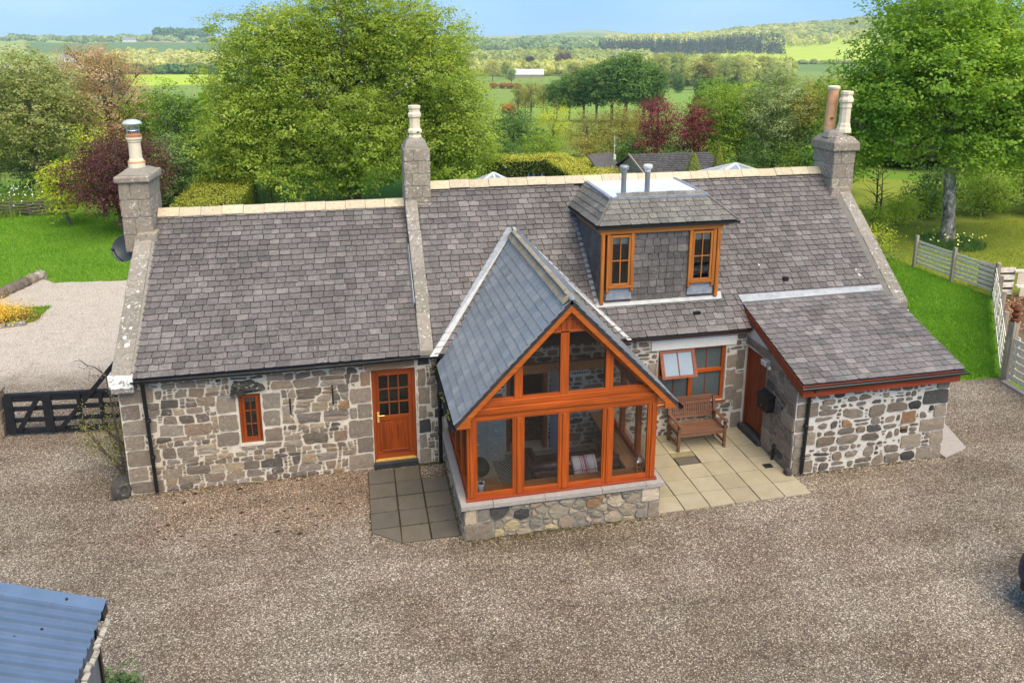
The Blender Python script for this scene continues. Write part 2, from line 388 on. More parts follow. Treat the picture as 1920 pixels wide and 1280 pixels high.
def m_gravel():
    t = NT('gravel'); g = t.n('ShaderNodeNewGeometry').outputs['Position']
    cell = t.voro(50, g, 'F1', 'Color'); d = t.voro(50, g); sep = t.n('ShaderNodeSeparateColor'); t.l(cell, sep.inputs[0])
    c = t.ramp(sep.outputs[0], [(0, (.13,.105,.08)), (.25, (.27,.225,.178)), (.5, (.38,.315,.255)), (.65, (.17,.138,.11)), (.83, (.50,.43,.35)), (1, (.78,.70,.59))])
    n3 = t.noise(17, 5, .75, g)
    c = t.mix(t.ramp(n3, [(.38, .5), (.62, 0.)]), c, t.mix(1, c, (.52,.50,.47), 'MULTIPLY'))
    big = t.noise(.45, 5, .6, g)
    c = t.mix(t.ramp(t.noise(.16, 5, .65, g), [(.42, 0.), (.58, .8)]), c, t.mix(1, c, (1.24,1.22,1.18), 'MULTIPLY'))
    c = t.mix(t.ramp(big, [(.40, 0.), (.60, .8)]), c, t.mix(1, c, (.66,.60,.54), 'MULTIPLY'))
    trk = t.n('ShaderNodeMapping'); trk.inputs['Scale'].default_value = (.13, 1.15, 1); trk.inputs['Rotation'].default_value = (0, 0, .14); t.l(g, trk.inputs[0])
    c = t.mix(t.ramp(t.noise(1.0, 4, .6, trk.outputs[0], 1.2), [(.45, 0.), (.60, .8)]), c, t.mix(1, c, (.74,.72,.69), 'MULTIPLY'))
    # reddish earthy strip along the left front wall
    sx = t.n('ShaderNodeSeparateXYZ'); t.l(g, sx.inputs[0]); X, Y = sx.outputs[0], sx.outputs[1]
    wob = t.math('MULTIPLY_ADD', t.noise(.9, 4, .6, g), 1.6, -.8)
    def band(v, a, b):   # smooth step
        x = t.n('ShaderNodeMapRange', interpolation_type='SMOOTHSTEP'); t.l(v, x.inputs[0]); x.inputs[1].default_value = a; x.inputs[2].default_value = b; return x.outputs[0]
    yy = t.math('ADD', Y, wob); xx = t.math('ADD', X, wob)
    strip = t.math('MULTIPLY', t.math('MULTIPLY', band(yy, -2.3, -1.1), band(xx, -4.8, -3.6)), band(xx, .7, .2))
    c = t.mix(t.math('MULTIPLY', strip, .45), c, t.mix(1, c, (.92,.66,.52), 'MULTIPLY'))
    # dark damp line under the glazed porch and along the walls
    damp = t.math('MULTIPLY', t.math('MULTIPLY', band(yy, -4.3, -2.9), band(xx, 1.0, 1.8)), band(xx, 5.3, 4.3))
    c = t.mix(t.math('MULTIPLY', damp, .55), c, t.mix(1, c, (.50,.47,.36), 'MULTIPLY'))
    # pale fine drive on the left
    yd = t.math('MULTIPLY_ADD', t.noise(1.2, 5, .65, g), 2.2, Y)
    drive = t.math('MULTIPLY', band(yd, 6.0, 8.4), band(X, -4.0, -5.5))
    pale = t.mix(t.noise(24, 4, .7, g), (.66,.57,.475), (.78,.69,.60))
    pale = t.mix(t.ramp(t.noise(2.0, 5, .75, g), [(.5, 0.), (.75, .5)]), pale, (.38,.315,.265))
    c = t.mix(t.math('MULTIPLY', drive, .86), c, pale)
    c = t.mix(t.ramp(d, [(.42, 0.), (.72, .58)]), c, (.05,.04,.031))
    c = t.mix(1, c, (.93,.93,.91), 'MULTIPLY')
    h = t.math('SUBTRACT', 1.0, d)
    t.bump(t.math('ADD', h, t.math('MULTIPLY', n3, 1.2)), .9, .016)
    return t.done(c, .9, .2)
M_gravel = m_gravel()
def m_ground():
    t = NT('countryside'); a = t.n('ShaderNodeAttribute'); a.attribute_name = 'col'
    g = t.n('ShaderNodeNewGeometry').outputs['Position']
    n1 = t.noise(.6, 6, .7, g); n2 = t.noise(9, 5, .7, g); n3 = t.noise(60, 3, .7, g); n4 = t.noise(.02, 4, .6, g)
    c = a.outputs['Color']
    c = t.mix(t.ramp(n1, [(.35, 0.), (.7, .45)]), c, t.mix(1, c, (1.25,1.12,.85), 'MULTIPLY'))
    c = t.mix(t.ramp(n2, [(.4, 0.), (.7, .35)]), c, t.mix(1, c, (.62,.70,.6), 'MULTIPLY'))
    c = t.mix(t.ramp(n3, [(.4, 0.), (.65, .5)]), c, t.mix(1, c, (1.3,1.25,1.2), 'MULTIPLY'))
    c = t.mix(t.ramp(n4, [(.4, 0.), (.65, .35)]), c, t.mix(1, c, (1.25,1.1,1.0), 'MULTIPLY'))
    t.bump(t.math('ADD', n2, n3), .8, .03)
    return t.done(c, .95, .1)
M_ground = m_ground()
def m_paving(name, cols):
    cols = [mul(c, .66) for c in cols]; t = NT(name); r = t.rnd(); g = t.n('ShaderNodeNewGeometry').outputs['Position']
    c = t.ramp(r, [(i/(len(cols)-1), q) for i, q in enumerate(cols)])
    n = t.noise(2.2, 6, .7, g); f = t.noise(45, 5, .75, g)
    c = t.mix(t.ramp(n, [(.35, 0.), (.7, .5)]), c, t.mix(1, c, (.62,.60,.50), 'MULTIPLY'))
    c = t.mix(t.ramp(f, [(.4, 0.), (.7, .4)]), c, t.mix(1, c, (1.3,1.28,1.2), 'MULTIPLY'))
    t.bump(f, .4, .006)
    return t.done(c, .8, .25)
M_pav_grey = m_paving('grey_paving', [(.175,.152,.118), (.14,.126,.105), (.20,.172,.13), (.158,.142,.12)])
M_pav_buff = m_paving('buff_paving', [(.53,.455,.305), (.45,.385,.26), (.57,.495,.345), (.49,.425,.295)])

# ------------------------------------------------------------------ ground
PR = np.array([(0,0),(50,0),(62,-.6),(80,-2.2),(110,-4.8),(165,-8.5),(230,-11.6),(320,-15),(420,-17.2),(520,-18.7),(700,-21),(900,-22),(1050,-20.8),(1200,-18.2),(1500,-10),(1900,3),(2400,13),(3000,22),(4000,32),(5200,36),(5700,28),(5900,0)])
def azim(x, y): return np.degrees(np.arctan2(x-CAM.x, y-CAM.y))
def T(x, y):
    x = np.asarray(x, float); y = np.asarray(y, float)
    r = np.hypot(x-CAM.x, y-CAM.y); a = azim(x, y)
    z = np.interp(r, PR[:, 0], PR[:, 1])
    far = np.clip((r-1100)/1400, 0, 1)
    z = z + far*(np.exp(-((a-38)/11)**2)*52*np.clip(1.25-(r-2500)/6000, 0, 1))        # wooded hill on the right
    z = z + np.clip((r-2800)/1200, 0, 1)*(np.exp(-((a-17.5)/4.2)**2)*30)              # long low hill in the middle
    z = z + far*4*np.sin(a*.9+1)*np.sin(r/900)
    z = z + np.clip((r-90)/300, 0, 1)*1.2*np.sin(x/43+.5)*np.sin(y/57)
    return z
def Tz(x, y): return float(T(x, y))
def field_col(x, y):
    r = np.hypot(x-CAM.x, y-CAM.y); a = azim(x, y)
    n = len(r); c = np.tile(np.array([.10,.165,.03]), (n, 1))
    def put(mask, col): c[mask] = col
    # mown grass round the house
    put(r < 60, (.12,.225,.026))
    put((x > 19) & (y > 3) & (r < 55), (.20,.245,.038))                    # yellower lawn beyond the right fence
    line = (x-16)*(6.5-1.0)/(20.9-16)+1.0                                   # fence line
    put((x > 12) & (y > line) & (y < 10.2) & (x < 20.9), (.12,.235,.025))
    put((x > 16.2) & (y < line-.2) & (y > -6) & (y < 6.4) & (x < 27), (.16,.115,.085))
    put((r > 60) & (r < 900), (.17,.25,.055))
    put((r > 230) & (r < 400) & (a > 12), (.165,.27,.05))
    put((r > 60) & (r < 130), (.14,.21,.045))
    # distant patchwork
    k = (np.floor(np.log(np.maximum(r, 1))*7+.6*np.sin(a*.35)) + np.floor(a/5.5+.7*np.sin(r/300))*3).astype(int) % 5
    pal = np.array([(.24,.32,.09), (.30,.33,.11), (.18,.26,.08), (.32,.30,.14), (.27,.36,.085)])
    fm = r > 900; c[fm] = pal[k[fm]]
    put((r > 860) & (r < 1080) & (a > 28) & (a < 42), (.13,.21,.055))
    put((r > 1080) & (r < 1700) & (a > 26) & (a < 42), (.36,.46,.055))       # field on the right, sunlight put into its colour
    put((r > 560) & (r < 820) & (a > -16) & (a < -8), (.34,.46,.045))        # strip on the left, painted as if sunlit
    put((r > 820) & (r < 900) & (a > -16) & (a < -8), (.09,.13,.05))
    put((r > 900) & (r < 1500) & (a > -17) & (a < -7.5), (.34,.33,.085))
    put((r > 1500) & (r < 2100) & (a > -20) & (a < -5), (.12,.19,.07))
    return c
def make_terrain():
    az = np.concatenate([np.arange(-180, -40, 10), np.arange(-40, 62, .4), np.arange(62, 180, 10)])
    rr = np.concatenate([[.5], np.arange(6, 50, .8), np.geomspace(50, 5800, 130)])
    A, RR = np.meshgrid(np.radians(az), rr)
    x = CAM.x+RR*np.sin(A); y = CAM.y+RR*np.cos(A); z = T(x.ravel(), y.ravel())-.03
    z = z - np.where(RR.ravel() < 60, .0, 0)
    na, nr = len(az), len(rr)
    co = np.stack([x.ravel(), y.ravel(), z], 1)
    i, j = np.meshgrid(np.arange(nr-1), np.arange(na), indexing='ij'); j2 = (j+1) % na
    f = np.stack([i*na+j, (i+1)*na+j, (i+1)*na+j2, i*na+j2], -1).reshape(-1, 4)[:, ::-1]
    me = np_mesh('terrain', co, f)
    ca = me.attributes.new('col', 'FLOAT_COLOR', 'POINT')
    c = field_col(co[:, 0], co[:, 1]); ca.data.foreach_set('color', np.concatenate([c, np.ones((len(c), 1))], 1).ravel().astype(np.float32))
    me.polygons.foreach_set('use_smooth', [True]*len(me.polygons))
    o = link('terrain', me, M_ground); tag(o, kind='structure'); return o
def np_mesh(name, co, f):
    """co (N,3), f (M,k) constant face size"""
    me = bpy.data.meshes.new(name); k = f.shape[1]
    me.vertices.add(len(co)); me.vertices.foreach_set('co', np.ascontiguousarray(co, np.float32).ravel())
    me.loops.add(f.size); me.loops.foreach_set('vertex_index', np.ascontiguousarray(f, np.int32).ravel())
    me.polygons.add(len(f)); me.polygons.foreach_set('loop_start', np.arange(0, f.size, k, dtype=np.int32))
    me.update(calc_edges=True)
    return me
make_terrain()
def ragged(pts, step=.35, amp=.07, seed=1):
    rg = random.Random(seed); out = []
    for i, p in enumerate(pts):
        q = pts[(i+1) % len(pts)]; L = math.hypot(q[0]-p[0], q[1]-p[1]); k = max(1, int(min(L, 14)/step))
        for s in range(k):
            t = s/k; a = amp if s else 0
            out.append((p[0]+(q[0]-p[0])*t+rg.uniform(-a, a), p[1]+(q[1]-p[1])*t+rg.uniform(-a, a)))
    return out
yard = [(-40,-30), (40,-30), (40,-2), (15.75,-2), (15.95,.95), (11.7,1.15), (11.7,5.6), (-4.5,5.6), (-5.6,14.55), (-8.6,14.6), (-10.9,14.85), (-11.55,15.5), (-12.05,13.2), (-15,10.5), (-40,10)]
g = MB(); g.poly([(x, y, 0) for x, y in ragged(yard, .3, .05, 4)])
solo('gravel_yard', g, M_gravel, kind='structure')
# ------------------------------------------------------------------ slates and rubble
def clip(poly, nx, ny, d):
    """keep nx*x+ny*y <= d"""
    out = []
    for i in range(len(poly)):
        p, q = poly[i], poly[(i+1) % len(poly)]
        a, b = nx*p[0]+ny*p[1]-d, nx*q[0]+ny*q[1]-d
        if a <= 0: out.append(p)
        if (a < 0) != (b < 0) and abs(a-b) > 1e-12:
            t = a/(a-b); out.append((p[0]+t*(q[0]-p[0]), p[1]+t*(q[1]-p[1])))
    return out
def area(poly): return .5*sum(poly[i][0]*poly[(i+1) % len(poly)][1]-poly[(i+1) % len(poly)][0]*poly[i][1] for i in range(len(poly)))
def inside(poly, x, y):
    return all((q[0]-p[0])*(y-p[1])-(q[1]-p[1])*(x-p[0]) >= 0 for p, q in zip(poly, poly[1:]+poly[:1]))
def clip_to(poly, reg):
    for p, q in zip(reg, reg[1:]+reg[:1]):
        nx, ny = q[1]-p[1], -(q[0]-p[0]); poly = clip(poly, nx, ny, nx*p[0]+ny*p[1])
        if len(poly) < 3: return []
    return poly
def plan_slates(O, u, v, reg, gauge, wm, wv, seed, holes=(), regular=False, jit=.006, drop=0):
    """list of slates: (poly2d or None, u0, v0, w, L, frame)"""
    rg = random.Random(seed); n = u.cross(v).normalized()
    us = [p[0] for p in reg]; vs = [p[1] for p in reg]; out = []; row = 0
    vv = min(vs)
    while vv < max(vs)-.02:
        g = gauge*(1+(0 if regular else rg.uniform(-.08, .08)))
        x = min(us)-rg.uniform(0, wm) if not regular else min(us)-(wm/2 if row % 2 else 0)
        while x < max(us):
            w = wm*(1+rg.uniform(-wv, wv)) if wv else wm
            dv = rg.uniform(-jit, jit)
            rect = [(x, vv+dv), (x+w, vv+dv), (x+w, vv+g+.03), (x, vv+g+.03)]
            cx, cy = x+w/2, vv+g/2
            ok = not any(inside(h, cx, cy) for h in holes)
            if ok and rg.random() >= drop:
                if all(inside(reg, *p) for p in rect[:2]) and inside(reg, x, min(vv+g, max(vs)-.001)) and inside(reg, x+w, min(vv+g, max(vs)-.001)):
                    out.append(dict(poly=None, u0=x, v0=vv+dv, w=w, L=g+.03, O=O, u=u, v=v, n=n, s=rg.random()))
                else:
                    pc = clip_to(rect, reg)
                    if len(pc) > 2 and area(pc) > .0025: out.append(dict(poly=pc, u0=x, v0=vv+dv, w=w, L=g+.03, O=O, u=u, v=v, n=n, s=rg.random()))
            x += w
        vv += g; row += 1
    return out
def slate_variants(name, k, t0, mat, seed, chip=.05):
    rg = random.Random(seed); res = []
    for _ in range(k):
        a, b = rg.uniform(0, chip), rg.uniform(0, chip); c, d = rg.uniform(0, chip*1.2), rg.uniform(0, chip*1.2)
        e = .028 if chip > .01 else .018
        bot = [(e+.004+c*.6, a*.6), (.5, rg.uniform(-.035, .035)*(chip > .01)), (1-e-.004-d*.6, b*.6), (1-e, .14), (1-e, 1), (e, 1), (e, .14)]
        mb = MB(); zt = lambda y: t0*(1.9-1.55*y)+.002
        top = [(x, y, zt(y)) for x, y in bot]; low = [(x, y, zt(y)-t0) for x, y in bot]; n = len(bot)
        mb.add(top+low, [tuple(range(n))]+[(i, i+n, (i+1) % n+n, (i+1) % n) for i in range(n) if i not in (4,)])
        me = mb.mesh(name); me.materials.append(mat); res.append(me)
    return res
def lay_slates(plan, parent, mat, t0=.011, limit=300, seed=5, tilt=.014, chip=.075, stuffname='slates'):
    rg = random.Random(seed)
    def size(s):
        c = s['O']+s['u']*(s['u0']+s['w']/2)+s['v']*(s['v0']+s['L']/2); d = CAM-c
        return s['w']*s['L']*abs(s['n'].dot(d.normalized()))/d.length_squared*(1 if s['poly'] is None else .3)
    plan = sorted(plan, key=size, reverse=True); var = slate_variants('slate', 10, t0, mat, seed, chip)
    org = ORG[parent.name]; rest = MB(); k = 0
    for s in plan:
        ang = rg.uniform(-tilt, tilt); ca, sa = math.cos(ang), math.sin(ang); lift = rg.uniform(0, .25)*t0
        u = s['u']*ca+s['v']*sa; v = s['v']*ca-s['u']*sa; n = s['n']
        if s['poly'] is None:
            p = s['O']+s['u']*s['u0']+s['v']*s['v0']+n*lift
            M = Matrix(((u.x*s['w'], v.x*s['L'], n.x, p.x-org.x), (u.y*s['w'], v.y*s['L'], n.y, p.y-org.y), (u.z*s['w'], v.z*s['L'], n.z, p.z-org.z), (0, 0, 0, 1)))
            me = var[rg.randrange(10)]
            if k < limit:
                o = bpy.data.objects.new('slate', me); COL.objects.link(o); o.parent = parent; o.matrix_local = M; k += 1; continue
            M2 = Matrix.Translation(org) @ M
            rest.add([M2 @ w.co for w in me.vertices], [tuple(f.vertices) for f in me.polygons])
        else:
            O, U, V = s['O'], s['u'], s['v']
            zt = lambda y: t0*(1.9-1.55*min(1, max(0, (y-s['v0'])/s['L'])))+.002+lift
            top = [O+U*x+V*y+n*zt(y) for x, y in s['poly']]; low = [O+U*x+V*y+n*(zt(y)-t0) for x, y in s['poly']]; m = len(top)
            if k < limit and len(plan) <= limit:
                mb = MB().add(top+low, [tuple(range(m))]+[(i, i+m, (i+1) % m+m, (i+1) % m) for i in range(m)])
                part('slate', mb, mat, parent); k += 1
            else: rest.add(top+low, [tuple(range(m))]+[(i, i+m, (i+1) % m+m, (i+1) % m) for i in range(m)])
    if rest.v: part(stuffname, rest, mat, parent, kind='stuff')
def rubble(reg, obst, radii, tries, gap, seed, aspect=.6, loose=.22):
    """irregular stones: convex polygons in a wall plane (power diagram of packed discs)"""
    rg = np.random.default_rng(seed); P = np.array(reg); x0, y0 = P.min(0); x1, y1 = P.max(0)
    S = np.zeros((0, 3))
    for r, n in zip(radii, tries):
        for _ in range(n):
            x, y = rg.uniform(x0, x1)*aspect, rg.uniform(y0, y1); rr = r*rg.uniform(.8, 1.15)
            if not inside(reg, x/aspect, y): continue
            if any(o[0]-.02 < x/aspect < o[1]+.02 and o[2]-.02 < y < o[3]+.02 for o in obst): continue
            if len(S):
                d = np.hypot(S[:, 0]-x, S[:, 1]-y)
                if (d < (S[:, 2]+rr)*.93).any(): continue
            S = np.vstack([S, [x, y, rr]])
    out = []
    for i, (x, y, r) in enumerate(S):
        d = np.hypot(S[:, 0]-x, S[:, 1]-y); order = np.argsort(d)[1:22]
        poly = [(p[0]*aspect, p[1]) for p in reg]
        for j in order:
            xj, yj, rj = S[j]; nx, ny = 2*(xj-x), 2*(yj-y); dd = xj*xj+yj*yj-x*x-y*y+r*r-rj*rj
            poly = clip(poly, nx, ny, dd)
            if len(poly) < 3: break
        if len(poly) < 3: continue
        poly = [(a/aspect, b) for a, b in poly]; X = x/aspect
        if max(p[0] for p in poly)-min(p[0] for p in poly) > 5.2*r/aspect: poly = clip(clip(poly, 1, 0, X+2.3*r/aspect), -1, 0, -(X-2.3*r/aspect))
        s = finish(poly, obst, gap, loose, rg)
        if s: out.append(s)
    return out
def finish(poly, obst, gap, loose, rg, blunt=.09):
    """cut away from dressed blocks, inset by the joint, shrink, blunt and roughen one stone"""
    for o in obst:
        if len(poly) < 3: return None
        if min(p[0] for p in poly) < o[1] and max(p[0] for p in poly) > o[0] and min(p[1] for p in poly) < o[3] and max(p[1] for p in poly) > o[2]:
            poly = max((clip(poly, *c) for c in ((1, 0, o[0]), (-1, 0, -o[1]), (0, 1, o[2]), (0, -1, -o[3]))), key=lambda q: area(q) if len(q) > 2 else 0)
    if len(poly) < 3 or area(poly) < .0016: return None
    g = gap*rg.uniform(.5, 1.5); src = poly
    for p, q in zip(src, src[1:]+src[:1]):
        nx, ny = q[1]-p[1], -(q[0]-p[0]); L = math.hypot(nx, ny)
        if L < 1e-6: continue
        nx /= L; ny /= L; poly = clip(poly, nx, ny, nx*p[0]+ny*p[1]-g)
        if len(poly) < 3: return None
    A = area(poly)
    if A < .0009 or (A < .0035 and rg.random() < .2): return None
    cx = sum(p[0] for p in poly)/len(poly); cy = sum(p[1] for p in poly)/len(poly); k = 1-loose*rg.random()**2
    poly = [(cx+(p[0]-cx)*k, cy+(p[1]-cy)*k) for p in poly]; pts = []; jt = min(.016, .05*math.sqrt(A))
    for p, q in zip(poly, poly[1:]+poly[:1]):
        L = math.hypot(q[0]-p[0], q[1]-p[1])
        if L < .012: continue
        e = min(.3, max(blunt, .016/L))
        for t in ((e, 1-e) if L < .09 else (e, .5, 1-e)): pts.append((p[0]+(q[0]-p[0])*t+rg.uniform(-jt, jt), p[1]+(q[1]-p[1])*t+rg.uniform(-jt, jt)))
    return (A, pts) if len(pts) > 4 else None
def coursed(x0, x1, y0, y1, obst, gap, loose, seed, hs=(.09, .255), blunt=.09):
    """roughly coursed rubble: uneven beds, slanting joints, small packing stones"""
    rg = np.random.default_rng(seed); out = []; beds = [y0]
    while beds[-1] < y1-.06: beds.append(min(beds[-1]+rg.uniform(*hs), y1))
    beds[-1] = y1
    wav = [(rg.uniform(.006, .022), rg.uniform(2, 5), rg.uniform(0, 6), rg.uniform(.004, .012), rg.uniform(7, 13), rg.uniform(0, 6)) for _ in beds]
    def bed(k, x):
        if k == 0 or k == len(beds)-1: return beds[k]
        a, f, p, b, g, q = wav[k]; return beds[k]+a*math.sin(f*x+p)+b*math.sin(g*x+q)
    def emit(poly):
        poly = clip(clip(poly, 1, 0, x1), -1, 0, -x0)
        if len(poly) > 2 and area(poly) > 0:
            s = finish(poly, obst, gap, loose, rg, blunt)
            if s: out.append(s)
    for k in range(len(beds)-1):
        h = beds[k+1]-beds[k]; x = x0-rg.uniform(0, .2); s0 = 0.0
        while x < x1:
            u = rg.random(); w = rg.uniform(.06, .12) if u < .22 else h*rg.uniform(.9, 2.9)
            w = min(.52, max(.06, w)); s1 = rg.uniform(-.28, .28)*h; xr = x+w
            bl, br = (x-s0/2, bed(k, x)), (xr-s1/2, bed(k, xr)); tl, tr = (x+s0/2, bed(k+1, x)), (xr+s1/2, bed(k+1, xr))
            lerp = lambda a, b, t: (a[0]+(b[0]-a[0])*t, a[1]+(b[1]-a[1])*t)
            if u < .22 and h > .1: n = int(rg.integers(2, 5))
            elif rg.random() < .24 and h > .12: n = 2
            else: n = 1
            ts = [0]+sorted((i+1)/n+rg.uniform(-.12, .12)/n for i in range(n-1))+[1]
            for a, b in zip(ts, ts[1:]):
                P = [lerp(bl, tl, a), lerp(br, tr, a), lerp(br, tr, b), lerp(bl, tl, b)]
                if n == 1 and w > .14 and rg.random() < .35:    # knock a corner off and pack it with a chip
                    if rg.random() < .5: c = lerp(P[2], P[3], rg.uniform(.25, .5)); e = lerp(P[2], P[1], rg.uniform(.3, .6)); emit([e, P[2], c]); P = [P[0], P[1], e, c, P[3]]
                    else: c = lerp(P[3], P[2], rg.uniform(.25, .5)); e = lerp(P[3], P[0], rg.uniform(.3, .6)); emit([e, c, P[3]]); P = [P[0], P[1], P[2], c, e]
                emit(P)
            x = xr; s0 = s1
    return out
def stone_mb(mb, pts, O, u, v, n, h, rg):
    cx = sum(p[0] for p in pts)/len(pts); cy = sum(p[1] for p in pts)/len(pts); m = len(pts)
    W = lambda x, y, z: O+u*x+v*y+n*z
    tx, ty = rg.uniform(-.5, .5)*h/.2, rg.uniform(-.5, .5)*h/.15
    r0 = [W(x, y, -.012) for x, y in pts]; r1 = [W(cx+(x-cx)*.95, cy+(y-cy)*.95, h*rg.uniform(.55, 1.05)+tx*(x-cx)+ty*(y-cy)) for x, y in pts]
    c = [W(cx+rg.uniform(-.2, .2)*(pts[0][0]-cx), cy, h*rg.uniform(.9, 1.35))]
    fs = []
    for i in range(m):
        j = (i+1) % m; fs += [(i, j, m+j, m+i), (m+i, m+j, 2*m)]
    return mb.add(r0+r1+c, fs)
def lay_stones(stones, parent, mat, O, u, v, n, h=.022, limit=300, minA=.004, seed=3, special=None):
    rg = random.Random(seed); rest = MB(); k = 0
    for A, pts in sorted(stones, key=lambda s: -s[0]):
        if k < limit and A > minA:
            mt = mat; lab = None
            if special:
                for (fn, m2, l2) in special:
                    cx = sum(p[0] for p in pts)/len(pts); cy = sum(p[1] for p in pts)/len(pts)
                    if fn(cx, cy, A, rg): mt, lab = m2, l2; break
            o = part('stone', stone_mb(MB(), pts, O, u, v, n, h*rg.uniform(.7, 1.3), rg), mt, parent, lab, smooth=False); k += 1
        else: stone_mb(rest, pts, O, u, v, n, h*.6, rg)
    if rest.v: part('small_stones', rest, mat, parent, kind='stuff')
    return k
def block(parent, x0, x1, z0, z1, mat, O, u, v, n, h=.02, seed=0, name='dressed_stone', label=None):
    """dressed quoin: rectangle with uneven arrises standing a little proud"""
    rg = random.Random(seed*7919+int(x0*1000)+int(z0*313)); j = .012
    pts = []
    for (a, b), (c, d) in (((x0, z0), (x1, z0)), ((x1, z0), (x1, z1)), ((x1, z1), (x0, z1)), ((x0, z1), (x0, z0))):
        for t in (.06, .35, .65, .94): pts.append((a+(c-a)*t+rg.uniform(-j, j), b+(d-b)*t+rg.uniform(-j, j)))
    return part(name, stone_mb(MB(), pts, O, u, v, n, h, rg), mat, parent, label)
def wall_grid(mb, O, u, v, n, w, h, openings, depth):
    """rectangular wall face w x h with rectangular openings that get reveals"""
    xs = sorted({0, w, *[o[0] for o in openings], *[o[1] for o in openings]}); ys = sorted({0, h, *[o[2] for o in openings], *[o[3] for o in openings]})
    Wd = lambda x, y, z=0: O+u*x+v*y+n*z
    for a, b in zip(xs, xs[1:]):
        for c, d in zip(ys, ys[1:]):
            cx, cy = (a+b)/2, (c+d)/2
            if any(o[0] < cx < o[1] and o[2] < cy < o[3] for o in openings): continue
            mb.quad(Wd(a, c), Wd(b, c), Wd(b, d), Wd(a, d))
    for a, b, c, d in openings:
        for p, q in (((a, c), (a, d)), ((a, d), (b, d)), ((b, d), (b, c)), ((b, c), (a, c))):
            mb.quad(Wd(*p), Wd(*q), Wd(*q, -depth), Wd(*p, -depth))
X_, Y_, Z_ = Vector((1, 0, 0)), Vector((0, 1, 0)), Vector((0, 0, 1))

# ================================================================== THE COTTAGE
KL = (4.85-2.47)/3.19; KR = (5.22-2.46)/3.20
zL = lambda y: 2.47+KL*(y+.15)
zR = lambda y: 2.46+KR*(y+.15)
cot = thing('stone_cottage', 'long rubble-stone cottage with slated roofs, three chimneys and an orange timber dormer', 'cottage', (4, 0, 0))
# --- front wall with openings
wall = MB()
ops = [(.0+4.6, .86+4.6, .0, 2.13), (-2.52+4.6, -2.11+4.6, .83, 1.87), (6.05+4.6, 7.62+4.6, .73, 2.02), (2.72+4.6, 3.60+4.6, .0, 2.0)]
wall_grid(wall, Vector((-4.6, 0, 0)), X_, Z_, -Y_, 16.7, 2.5, ops, .32)
W_front = part('wall', wall, M_mortar, cot)
# backs and gables so that the house is closed
w2 = MB()
w2.quad((-4.6, 6.1, 0), (12.1, 6.1, 0), (12.1, 6.1, 2.5), (-4.6, 6.1, 2.5))
w2.poly([(-4.6, 0, 0), (-4.6, 6.1, 0), (-4.6, 6.1, 2.5), (-4.6, 3.05, 4.86), (-4.6, 0, 2.5)])
w2.poly([(12.1, 0, 0), (12.1, 6.1, 0), (12.1, 6.1, 2.5), (12.1, 3.05, 5.22), (12.1, 0, 2.5)])
w2.box(.95, 1.25, .34, 6.0, 0, 2.5)
w2.poly([(1.0, 0, 2.4), (1.0, 6.1, 2.4), (1.0, 3.05, 5.15)])
part('gable_wall', w2, M_mortar_g, cot)
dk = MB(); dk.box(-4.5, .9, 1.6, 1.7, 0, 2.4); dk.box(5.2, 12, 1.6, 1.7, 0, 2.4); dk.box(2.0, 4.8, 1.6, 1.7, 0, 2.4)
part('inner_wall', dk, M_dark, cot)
O_f = Vector((0, -.001, 0)); n_f = Vector((0, -1, 0))
# dressed blocks: quoins, jambs, lintels
blocks = []
def bl(x0, x1, z0, z1, mat=M_quoin, h=.012, label=None):
    blocks.append((x0, x1, z0, z1)); block(W_front, x0+.012, x1-.012, z0+.012, z1-.012, mat, O_f, X_, Z_, n_f, h, len(blocks), 'dressed_stone', label)
zq = [.0, .27, .58, .93, 1.24, 1.55, 1.86, 2.16, 2.45]
for i, (a, b) in enumerate(zip(zq, zq[1:])): bl(-4.6, -4.6+(.62 if i % 2 == 0 else .36), a, b)
bl(-.13, .88, 2.14, 2.42, M_quoin_red, .035, 'pinkish sandstone lintel')
for a, b, w in ((.0, .36, .52), (.36, .72, .34), (.72, 1.12, .50), (1.12, 1.46, .30), (1.46, 1.80, .44)): bl(-w, -.005, a, b)
bl(-.22, -.005, 1.80, 2.14, M_quoin_red)
for i, (a, b) in enumerate(((.0, .33), (.33, .66), (.66, .98), (.98, 1.30), (1.30, 1.70), (1.70, 2.10), (2.14, 2.46))):
    bl(.90, 1.16 if i % 2 == 0 else 1.08, a, b, M_dark_stone if i in (2, 6) else M_quoin)
bl(1.22, 1.46, .98, 1.20, M_dark_stone)
for a, b in ((.82, 1.12), (1.14, 1.50), (1.52, 1.86)):
    bl(-2.09, -1.66-.1*((a*7) % 1), a, b); bl(-2.98+.1*((a*5) % 1), -2.54, a, b)
bl(7.64, 7.95, .70, 1.05); bl(7.64, 7.88, 1.05, 1.45, M_quoin); bl(7.64, 7.92, 1.45, 1.80)
bl(5.75, 6.03, .9, 1.3); bl(5.8, 6.03, 1.35, 1.75)
bl(7.80, 8.09, 0, .42); bl(7.85, 8.09, .45, .9); bl(7.82, 8.09, .92, 1.35); bl(7.86, 8.09, 1.4, 1.9)
